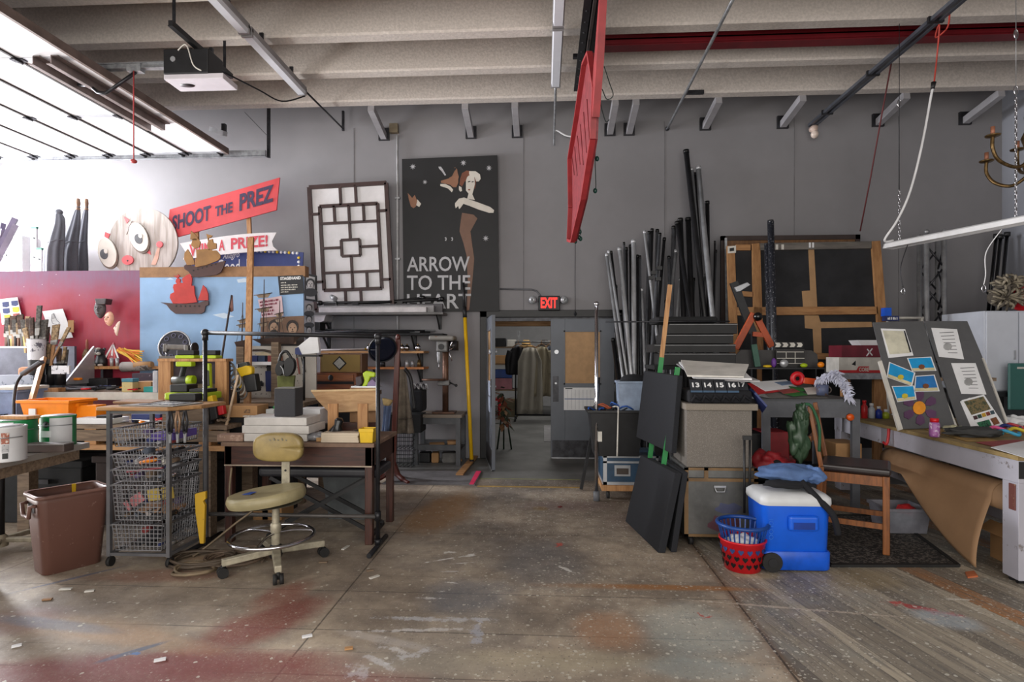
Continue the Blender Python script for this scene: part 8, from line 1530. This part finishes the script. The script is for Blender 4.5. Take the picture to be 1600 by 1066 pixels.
for x in(x0-.0,x0+.04):MB().cyl((x,y1+.02,.3),(x,y1+.02,.86),.009,seg=8).o('tow_handle',blk,t)
MB().bar((x0-.01,y1+.02,.86),(x0+.05,y1+.02,.86),.025,.03).o('tow_grip',blk,t)
t=T('cloth_bag','slate blue cloth bag with black strap slumped on the cooler lid','bag',(1.75,4.2,.532));bm2=K('bag_slate',(84,112,160),.8,var=.15)
lump((1.74,4.22,.63),(.21,.13,.066),bm2,'body',t,3,.3);lump((1.7,4.12,.575),(.17,.06,.03),blkc,'black_underside',t,5);lump((1.9,4.2,.625),(.08,.1,.06),bm2,'side_fold',t,9,.4)
MB().tube(spline([(1.78,4.1,.6),(1.86,4.03,.5),(1.94,3.985,.4),(1.975,3.99,.27)]),.022,6).o('strap',blkc,t)
t=T('duffel_bag','red and black duffel bags heaped behind the blue cooler','bag',(1.75,4.85,.45));one('bag_crate','black crate under the red and black duffel bags','crate',blk2,MB().box(1.55,2.0,4.62,5.1,0,.42))
lump((1.70,4.85,.52),(.22,.2,.1),blkc,'black_body',t,1);lump((1.8,4.75,.6),(.14,.1,.1),K('bag_red',(140,20,30),.6),'red_panel',t,7,.5);lump((1.93,4.78,.56),(.12,.1,.07),K('bag_red',(140,20,30),.6),'red_end',t,2,.5);lump((1.86,4.68,.57),(.1,.06,.06),blkc,'black_fold',t,12,.5)
for i,(u,v,m_,l)in enumerate(((1212,688,K('red_crate',(140,30,38),.5),'dark red box behind the duffel bags under the grey table'),(1180,690,blk,'black folded frame standing left of the duffel bags'),(1325,706,card,'round tan basket rim of red and green things under the grey table'))):p=W(u,v,5.62);one('under_box',l,'box',m_,MB().box(p.x-.12,p.x+.12,5.6,5.9,.325,p.z+.08),bev=.01)
# nested baskets
bc_=G(1160,888);t=T('plastic_basket','red plastic basket with heart holes, lower of the two beside the cooler','basket',bc_);MB().lathe([(.001,.004),(.118,.004),(.15,.2),(.158,.205),(.158,.215),(.146,.215),(.113,.012),(.001,.012)],bc_,seg=32).o('body',redb,t)
for k in range(16):
 for j,z in enumerate((.05,.1,.15)):
  a=k*PI/8+j*.2;r=.1195+z*.163;d=V((math.cos(a),math.sin(a),.0));e=V((-d.y,d.x,0));q=bc_+d*r+Z_*z
  MB().prism([q+e*x*.019+Z_*zz*.019 for x,zz in((0,-1),(.9,.1),(.9,.6),(.5,.9),(0,.5),(-.5,.9),(-.9,.6),(-.9,.1))],d*.002).o('heart_hole',blkg if j<2 else K('hole_blue',(30,60,120),.5),t)
bb=bc_+Z_*.012;t=T('plastic_basket','blue plastic basket nested in the red one beside the cooler','basket',bb+Z_*.1);bl2=K('basket_blue',(20,66,140),.4)
MB().tube([bb+V((math.cos(k*PI/16)*.165,math.sin(k*PI/16)*.165,.3))for k in range(32)],.014,8,True).o('rim',bl2,t);MB().tube([bb+V((math.cos(k*PI/16)*.132,math.sin(k*PI/16)*.132,.17))for k in range(32)],.008,6,True).o('lower_ring',bl2,t)
for k in range(28):a=k*PI/14;d=V((math.cos(a),math.sin(a),0));MB().bar(bb+d*.13+Z_*.165,bb+d*.163+Z_*.3,.009,.006).o('slat',bl2,t)
lump(bb+Z_*.16,(.105,.105,.055),paper,'white_linen',t,4,.4)
# white workbench
A_=V((3.04,3.87,0));d_=V((.10,2.13,0)).normalized();n_=V((d_.y,-d_.x,0));WZ=.834;L_=2.6
def wb(a,b,z):return A_+d_*a+n_*b+Z_*z
bw=K('bench_white',(176,174,184),.6,kind='fleck',c2=(120,112,110),sc=7,thr=.6);bsm=K('bench_top',(150,128,84),.7,var=.15)
t=T('white_workbench','white painted workbench with paint smears running along the right side','workbench',wb(1.6,.5,0))
def wbox(nm,a0,a1,b0,b1,z0,z1,m):return MB().add([wb(a,b,z)for a in(a0,a1)for b in(b0,b1)for z in(z0,z1)],[(0,1,3,2),(4,6,7,5),(0,4,5,1),(2,3,7,6),(0,2,6,4),(1,5,7,3)]).o(nm,m,t,bev=.003)
wbox('bench_top',-.02,L_,-.02,1.0,WZ-.03,WZ,bsm);wbox('apron',0,L_,0,.04,WZ-.18,WZ-.03,bw);wbox('apron',0,.04,.04,1.0,WZ-.1,WZ-.03,bw)
for a,b in((0,0),(0,.85),(L_-.15,0),(L_-.15,.85)):wbox('leg',a,a+.14,b,b+.05,.03,WZ-.18,bw);wbox('leg',a,a+.05,b+.05,b+.12,.03,WZ-.1,bw)
wbox('end_panel',.05,.09,.12,.85,.1,WZ-.1,K('panel_drab',(134,128,112),.7,var=.08));wbox('lower_rail',.14,L_-.15,.3,.34,.26,.36,bw)
for a in(.04,.1):MB().cyl(wb(a,.02,.018),wb(a,.07,.018),.018,seg=10).o('caster',dsteel,t)
wbox('brick_sample',.02,.075,-.008,0,WZ-.19-.17,WZ-.19,K('brick_red2',(104,56,48),.7,kind='fleck',c2=(140,110,84),sc=30,thr=.6));wbox('dark_patch',-.002,0,.0,.12,WZ-.15,WZ-.04,blk)
one('hook_clamp','small red hook hanging on the workbench apron by the art boards','hook',redp,MB().tube(spline([wb(1.45,-.035,WZ-.02),wb(1.45,-.04,WZ-.1),wb(1.45,-.055,WZ-.16),wb(1.5,-.055,WZ-.15)]),.012,6))
# kraft paper
t=T('kraft_paper_roll','big roll of brown kraft paper under the workbench, its sheet draping to the floor','paper roll',wb(1.2,.25,.2));rc=(.14,.5)
MB().cyl(wb(.17,*rc),wb(1.75,*rc),.1,seg=28).o('roll',kraft,t);MB().cyl(wb(.16,*rc),wb(.18,*rc),.045,seg=18).o('core_hole',blk,t)
def kr(i,j):
 a=.29+1.42*i
 if j<.4:th=PI*.5+PI*.55*(j/.4);return wb(a,rc[0]+math.cos(th)*.104,rc[1]+math.sin(th)*.104)
 q=(j-.4)/.6;low=.008+.46*min(1,max(0,(a-.22)/.95))**1.7;z0=rc[1]+math.sin(PI*1.05)*.104
 return wb(a-.03*q*(1-i),rc[0]-.104-.12*math.sin(q*PI*.5),z0+(low-z0)*q)
MB().grid(kr,24,30).o('loose_sheet',kraft,t,sol=.002);MB().cyl(wb(.155,*rc),wb(1.85,*rc),.02,seg=8).o('spindle',dsteel,t)
for a in(.16,1.84):MB().bar(wb(a,rc[0],rc[1]),wb(a,rc[0],0),.03,.03).o('spindle_stand',dsteel,t)
p=G(1530,915);t=T('open_carton','open brown cardboard carton under the workbench by its near leg','carton',wb(.42,.35,0));wbx=lambda nm,*q:MB().add([wb(a,b,z)for a in q[0:2]for b in q[2:4]for z in q[4:6]],[(0,1,3,2),(4,6,7,5),(0,4,5,1),(2,3,7,6),(0,2,6,4),(1,5,7,3)]).o(nm,card,t)
wbx('body',.2,.55,.2,.5,.002,.25);MB().prism([wb(.2,.2,.27),wb(.55,.2,.27),wb(.55,.12,.21),wb(.2,.12,.21)],Z_*.004).o('flap',card,t);MB().prism([wb(.2,.2,.27),wb(.2,.5,.27),wb(.15,.5,.2),wb(.15,.2,.2)],Z_*.004).o('flap',card,t)
t=T('clear_tub','clear plastic tub of craft bits on the floor under the workbench','tub',G(1415,838));p=G(1415,838);tote(t,p.x-.13,p.x+.2,p.y,p.y+.3,.016,.22,K('tub_clear',(150,150,160),.3,alpha=.55),.02,.012);lump((p.x+.04,p.y+.15,.1),(.12,.1,.05),K('teal_bits',(50,130,130),.6),'teal_bits',t,2);lump((p.x+.1,p.y+.15,.17),(.07,.08,.05),redp,'red_bits',t,8)
# art boards leaning on the bench
bo=V((3.1,5.12,WZ));bn=V((0,-.93,.4)).normalized();gb_=K('grey_board',(86,86,88),.8,var=.05)
def BP(par,nm,us,k,m,th=.003):return MB().plate(us,bo+bn*k,bn,th).o(nm,m,par)
t=T('art_board','left grey display board with sea pictures and purple flower, leaning on the bench','board',PL(1446,670,bo,bn));BP(t,'board',[(1363,505),(1441,503),(1491,668),(1403,672)],0,gb_,.012);BP(t,'foam_edge',[(1371,566),(1376,565),(1409,672),(1402,674)],.012,offw,.02)
BP(t,'cream_sheet',[(1376,514),(1414,515),(1427,556),(1388,560)],.013,paper);BP(t,'cream_map',[(1379,517),(1411,518),(1422,552),(1390,554)],.017,K('map_cream',(204,200,180),.8));BP(t,'dark_margin',[(1412,517),(1414,518),(1424,551),(1421,551)],.017,blk)
seab=[K('sea1',(40,120,190),.5),K('sea2',(20,150,210),.5),K('sand_y',(210,200,160),.6),K('rock',(120,70,40),.6),K('leafy',(200,180,50),.6)]
for us in([(1389,566),(1430,583),(1425,604),(1385,590)],[(1417,560),(1455,558),(1463,580),(1425,581)],[(1430,588),(1460,586),(1468,612),(1428,613)],[(1393,604),(1428,603),(1432,625),(1402,629)]):
 cu=sum(p[0]for p in us)/4;cv=sum(p[1]for p in us)/4;sh=lambda k,dv=0:[(cu+(u-cu)*k,cv+(v-cv)*k+dv)for u,v in us]
 BP(t,'sea_picture',us,.018,paper);BP(t,'sea_blue',sh(.9),.022,seab[us[0][0]%2]);a,b,c,d=sh(.9);BP(t,'sand',[((a[0]+d[0]*4)/5,(a[1]+d[1]*4)/5),((b[0]+c[0]*4)/5,(b[1]+c[1]*4)/5),c,d],.026,seab[2]);BP(t,'painted_shape',[(cu+5*math.cos(i*.9),cv+4+4*math.sin(i*.9))for i in range(7)],.03,seab[3 if us[0][0]>1400 else 4])
pet=K('petal_purple',(92,58,92),.7)
for k in range(6):a=k*PI/3+.5;BP(t,'flower_petal',[(1437+math.cos(a)*r-math.sin(a)*w_,638+(math.sin(a)*r+math.cos(a)*w_)*.95)for r,w_ in((9,0),(16,-6),(25,-7),(29,0),(25,7),(16,6))],.014,pet,.006)
BP(t,'flower_centre',[(1436+10*math.cos(i*.5236),638+10.5*math.sin(i*.5236))for i in range(12)],.02,K('flower_orange',(228,146,30),.6),.006)
t=T('art_board','right grey display board with line drawings and colour chart, leaning on the bench','board',PL(1530,670,bo,bn));BP(t,'board',[(1443,503),(1510,503),(1534,560),(1575,668),(1500,672)],-.02,gb_,.012);BP(t,'white_strip',[(1452,570),(1461,580),(1496,668),(1489,670)],-.008,offw);BP(t,'foam_edge',[(1534,560),(1537,562),(1577,668),(1574,670)],-.008,offw,.012)
lnm=K('drawing_line',(120,120,122),.8)
for us in([(1455,513),(1495,515),(1506,562),(1467,558)],[(1486,568),(1524,568),(1541,617),(1502,616)]):
 BP(t,'drawing_sheet',us,-.007,paper);cu,cv=sum(p[0]for p in us)/4,sum(p[1]for p in us)/4
 for k in range(7):BP(t,'drawn_line',[(cu-13+k*2.2,cv-17+k*5.2),(cu+9+k,cv-18+k*5.4),(cu+9.4+k,cv-17+k*5.4),(cu-12.6+k*2.2,cv-16+k*5.2)],-.004,lnm,.001)
 BP(t,'drawn_figure',[(cu+7*math.cos(i*.7),cv+5+6*math.sin(i*.7))for i in range(9)],-.003,K('figure_grey',(160,160,160),.8),.001)
BP(t,'under_sheet',[(1500,628),(1515,622),(1535,665),(1517,668)],-.007,paper);BP(t,'colour_chart',[(1502,626),(1537,617),(1568,664),(1532,673)],-.003,paper);BP(t,'chart_picture',[(1506,628),(1536,620),(1548,640),(1518,649)],0,K('hall_pic',(120,104,70),.6,kind='fleck',c2=(60,70,50),sc=40,thr=.5))
for i,c_ in enumerate(((70,44,48),(40,70,60),(190,150,40),(130,60,40),(60,80,90))):u,v=1520+i*6.6,651-i*2;BP(t,'colour_swatch',[(u,v),(u+5.6,v-1.6),(u+8,v+4),(u+2.4,v+5.6)],0,K('sw%d'%i,c_,.6))
BP(t,'green_plaid',[(1526,661),(1545,656),(1550,667),(1533,671)],0,K('plaid',(40,104,70),.7,kind='fleck',c2=(24,40,40),sc=60,thr=.5));BP(t,'chart_photo',[(1547,655),(1556,652),(1562,662),(1553,665)],0,seab[3])
one('board_prop','timber batten behind the leaning art boards holding them up','batten',oldw,MB().bar((3.2,5.36,WZ+.42),(4.0,5.36,WZ+.42),.06,.03).bar((3.3,5.36,WZ),(3.3,5.36,WZ+.42),.04,.04).bar((3.95,5.36,WZ),(3.95,5.36,WZ+.42),.04,.04))
# things on the bench
def bg(u,v):return G(u,v,WZ)
p=bg(1460,683);t=T('craft_bottle','purple labelled bottle with red cap at the bench edge before the flower board','bottle',p);MB().lathe([(.001,0),(.034,0),(.036,.02),(.036,.1),(.03,.115),(.001,.115)],p).o('body',K('bottle_purple',(150,90,150),.4,kind='fleck',c2=(214,200,216),sc=40,thr=.55),t);MB().cyl(p+Z_*.115,p+Z_*.145,.03,seg=16).o('cap',redb,t)
def heap(name,lab,u,v,r,m,sd):q=bg(u,v);t=T(name,lab,'cloth',q);lump(q+Z_*r[2],r,m,'cloth',t,sd,.5);return t
heap('dark_cloth','dark grey cloth lying on the bench below the right art board',1520,684,(.2,.1,.04),K('cloth_dark',(60,60,60),.9),3);heap('cream_cloth','cream cloth lying on the bench beside the purple bottle',1492,677,(.08,.08,.03),K('cloth_cream',(186,182,150),.9),6);heap('white_cloth','white plastic lump at the bench right edge',1588,668,(.1,.08,.05),white,9)
for i,(u,v,c_,l)in enumerate(((1545,682,(40,150,170),'turquoise craft tie on the bench heap'),(1558,678,(230,90,150),'pink craft tie on the bench heap'),(1575,675,(40,50,120),'navy craft tie on the bench heap'),(1590,680,(210,190,50),'yellow craft tie on the bench heap'),(1572,684,(60,160,200),'sky blue craft tie on the bench heap'),(1583,673,(190,60,70),'red craft tie on the bench heap'))):q=bg(u,v);one('craft_tie',l,'craft tie',K('tie%d'%i,c_,.5),MB().tube(spline([q+V((-.08,0,.02)),q+V((0,.03,.05)),q+V((.08,-.01,.02)),q+V((.12,.03,.03))]),.014,6))
flat('tan_paper','tan paper sheet on the bench front before the boards','paper',K('tan_paper',(170,136,80),.8),[(1440,670),(1500,672),(1560,690),(1510,690)],WZ+.002);flat('red_paper','red edged paper at the right of the bench top','paper',K('paper_red',(160,70,70),.7),[(1525,692),(1590,688),(1640,696),(1560,700)],WZ+.003);flat('white_sheet','curling white sheet at the near right of the bench top','paper',paper,[(1548,700),(1600,690),(1680,712),(1600,716)],WZ+.008)
one('orange_chip','orange painted wood chip on the floor by the bench carton','chip',K('chip_orange',(196,110,70),.6),MB().prism([G(u,v)for u,v in((1508,896),(1522,894),(1528,902),(1512,904))],Z_*.01))
# ---------- smaller clutter ----------
def tool(lab,c,L,a,gm_,grp,kind):
 t=T('hand_tool',lab,'tool',c,0,grp);c=V(c);d=V((math.cos(a),math.sin(a),0));s_=V((-d.y,d.x,0))
 if kind==0:MB().tube([c-d*L*.5,c-d*.02,c],[.015,.013,.009],8).o('grip',gm_,t);MB().bar(c,c+d*L*.5,.008,.008).o('shaft',steel,t)
 elif kind==1:
  for q in(-1,1):MB().tube([c-d*L*.5+s_*q*.03,c-d*L*.2+s_*q*.028,c+s_*q*.006],.008,6).o('handle',gm_,t)
  MB().prism([c+s_*.012,c-s_*.012,c+d*L*.3-s_*.004,c+d*L*.3+s_*.004],Z_*.01).o('jaw',dsteel,t)
 elif kind==2:MB().bar(c-d*L*.5,c+d*L*.4,.02,.014).o('handle',gm_,t);MB().bar(c+d*L*.42-s_*.05,c+d*L*.42+s_*.05,.03,.028).o('head',dsteel,t)
 else:MB().tube([c+d*math.cos(k*PI/6)*L*.3+s_*math.sin(k*PI/6)*L*.22+Z_*.008*(k%2)for k in range(12)],.008,6,True).o('cable_loop',gm_,t)
gmats=[blk,redb,orange,navy,lime,oldw,yel,dsteel]
g1_='loose tools on the raised bench shelf';PTS=[]
for i in range(80):
 x,y=R.uniform(-4.75,-3.5),R.uniform(5.46,6.0)
 if len(PTS)>15 or any((x-p)**2+(y-q)**2<.014 for p,q in PTS):continue
 PTS.append((x,y));tool('loose tool or cable loop lying on the raised shelf behind the pallet bench',(x,y,BS+.03),.16,R.uniform(0,3),gmats[i%8],g1_,i%4)
g2_='loose tools on the bench beside the pine tool stand';PTS=[]
for i in range(60):
 x,y=R.uniform(-3.35,-2.62),R.uniform(4.55,4.95)
 if len(PTS)>9 or any((x-p)**2+(y-q)**2<.016 for p,q in PTS):continue
 PTS.append((x,y));tool('loose tool lying on the bench before the pine tool stand, behind the wire cart',(x,y,BZ+.03),.17,R.uniform(0,3),gmats[(i*3)%8],g2_,i%4)
t=T('nail_gun','yellow and black tool with red tip hanging between wire cart and pipe rack','power tool',W(322,640,4.6));MB().pp([(315,624),(331,618),(334,630),(320,638)],4.62,.07).o('body',yel,t,bev=.01);MB().pp([(324,632),(336,630),(340,655),(328,660)],4.61,.08).o('motor',blk,t,bev=.01);MB().pp([(338,636),(348,634),(350,648),(341,650)],4.63,.05).o('red_cap',redb,t,bev=.008);MB().bar(W(330,655,4.66),V((W(330,655,4.66).x,4.66,BZ)),.04,.04).o('stand',dsteel,t)
# things under and on the grey table, far end of the workbench
for i,(u0,u1,v0,v1,y,dp,m_,l)in enumerate(((1200,1222,705,740,5.7,.2,blk2,'black bag-like box on the lower shelf of the grey table, left'),(1225,1243,712,740,5.65,.2,K('maroon_bin',(96,28,34),.5),'maroon box on the lower shelf of the grey table'),(1296,1322,715,740,5.7,.2,K('tan_basket',(168,126,66),.7),'tan tub on the lower shelf of the grey table, right'))):
 bx('shelf_box',l,'box',m_,u0,u1,v0,v1,y,dp,.322,.012)
for i,(u,c_,h_,l)in enumerate(((1350,(196,40,44),.16,'red labelled bottle at the far end of the white workbench'),(1358,(190,196,206),.13,'pale bottle at the far end of the white workbench'),(1364,(40,60,160),.1,'blue capped jar at the far end of the white workbench'),(1343,(176,190,50),.07,'lime tape pot at the far corner of the white workbench'))):
 p=W(u,640,5.95);p.z=WZ;p.x=max(p.x,3.2+.07*i);t=T('paint_bottle',l,'bottle',p);m_=K('pot%d'%i,c_,.4);MB().lathe([(.001,0),(.03,0),(.03,h_*.75),(.016,h_*.85),(.016,h_),(.001,h_)],p,seg=16).o('body',m_,t);MB().cyl(p+Z_*(h_-.005),p+Z_*(h_+.02),.018,seg=12).o('cap',white if i else redb,t)
t=T('white_rag','white rag heaped at the far end of the workbench behind the left art board','cloth',(3.45,5.75,WZ));lump((3.5,5.75,WZ+.05),(.12,.09,.045),white,'cloth',t,31,.5)
# wood chips and scraps on the floor
for i,(u,v,w_,a,m_,l)in enumerate(((585,903,.07,.9,offw,'pale wood splinter on the floor right of the stool'),(505,880,.06,.1,oldw,'tan wood chip on the floor behind the stool caster'),(578,893,.05,.5,oldw,'dark chip on the floor beside the pipe rack foot'),(540,857,.09,1.4,offw,'white paper sliver standing out on the floor under the desk'),(103,922,.07,.2,offw,'white chip on the floor before the waste bin'),(140,925,.05,.4,offw,'small white chip right of the other one before the bin'),(74,938,.05,.3,mdf,'brown splinter on the floor at the left'),(26,1011,.04,.7,white,'white scrap on the floor in the left foreground'),(250,1033,.05,.5,white,'white scrap on the red paint in the left foreground'),(875,793,.04,.8,K('chip_red',(110,40,40),.7),'dark red chip on the floor before the doorway'),(545,1015,.04,.3,woodx,'tan chip on the floor in the middle foreground'),(480,996,.05,.5,white,'pale scrap on the floor seam before the stool'))):
 p=G(u,v);t0_=one('floor_chip',l,'chip',m_,MB().ob(p+Z_*.006,(w_,.022,.008),(0,0,a)))
# grey suspended rag bag etc. on the pipe rack, papers on the cart
one('drawing_sheet','crumpled pale sheet lying on the pallet bench behind the cart','paper',paper,MB().grid(lambda i,j:V((-3.5+.3*i,4.6+.2*j,BZ+.012+.012*math.sin(i*5)*math.cos(j*4)+.012)),8,8),sol=.002)
coil('extension_cord','dark tan extension cord heaped widest on the floor left of the stool',K('cord_dark',(78,66,54),.6),V((-2.42,3.96,.0)),.22,5,.009,'cord',.8)
coil('extension_cord','thin brown cord loops on the floor under the yellow bracket',K('cord_brown',(96,80,66),.6),V((-2.12,4.12,.0)),.17,3,.008,'cord',.6)
import sys
def sub(fn,*prs):
 s=open(fn).read()
 for a,b in prs:
  if a not in s:print('MISSING',fn,a[:70])
  s=s.replace(a,b)
 open(fn,'w').write(s)
# settle: lift each resting thing a hair so that contact faces do not coincide
for o in list(COL.objects):
 if o.parent is None and 'label' in o and o.location.z>.01:o.location.z*=1.002
# ---------- light ----------
wd=bpy.data.worlds.new('daylight');SCN.world=wd;wd.use_nodes=True
bg=wd.node_tree.nodes['Background'];bg.inputs[0].default_value=(1.0,.97,.93,1);bg.inputs[1].default_value=.42
def area(name,loc,rot,sx,sy,pw,c=(1,1,1),spread=PI):
 l=bpy.data.lights.new(name,'AREA');l.shape='RECTANGLE';l.size=sx;l.size_y=sy;l.energy=pw;l.color=c;l.spread=spread
 o=bpy.data.objects.new(name,l);COL.objects.link(o);o.location=loc;o.rotation_euler=rot;return o
area('daylight_sky',(XL-.5,6.95,3.1),(0,-PI/2,0),1.7,1.1,1000,(.95,.96,1.0))
area('daylight_opening',(XL-.3,4.7,2.05),(0,-PI/2,0),3.8,4.6,240,(.95,.96,1.0))
area('driveway_bounce',(XL-.6,4.9,.25),(0,-PI*.78,0),1.6,5.0,520,(1,.98,.95))
area('daylight_front_opening',(-1.5,-2.3,2.4),(PI/2,0,0),11,4.4,480,(1,.96,.9))  # general fill added behind the camera, standing in for daylight from there
area('storeroom_lamp',(0.6,12.5,3.5),(0,0,0),2.5,2.5,75,(1,.97,.92))
# ---------- camera ----------
cd=bpy.data.cameras.new('camera');co=bpy.data.objects.new('camera',cd);COL.objects.link(co)
cd.sensor_fit='HORIZONTAL';cd.sensor_width=36;cd.lens=36*F/1600;cd.shift_y=(CY-533)/1600;cd.clip_start=.05
co.location=CAM;co.rotation_euler=(PI/2,0,A);SCN.camera=co
SCN.view_settings.view_transform='Standard';SCN.view_settings.look='None';SCN.view_settings.gamma=1;SCN.view_settings.use_curve_mapping=False
SCN.view_settings.exposure=0.0
SCN.cycles.max_bounces=8;SCN.cycles.diffuse_bounces=4;SCN.cycles.use_denoising=True
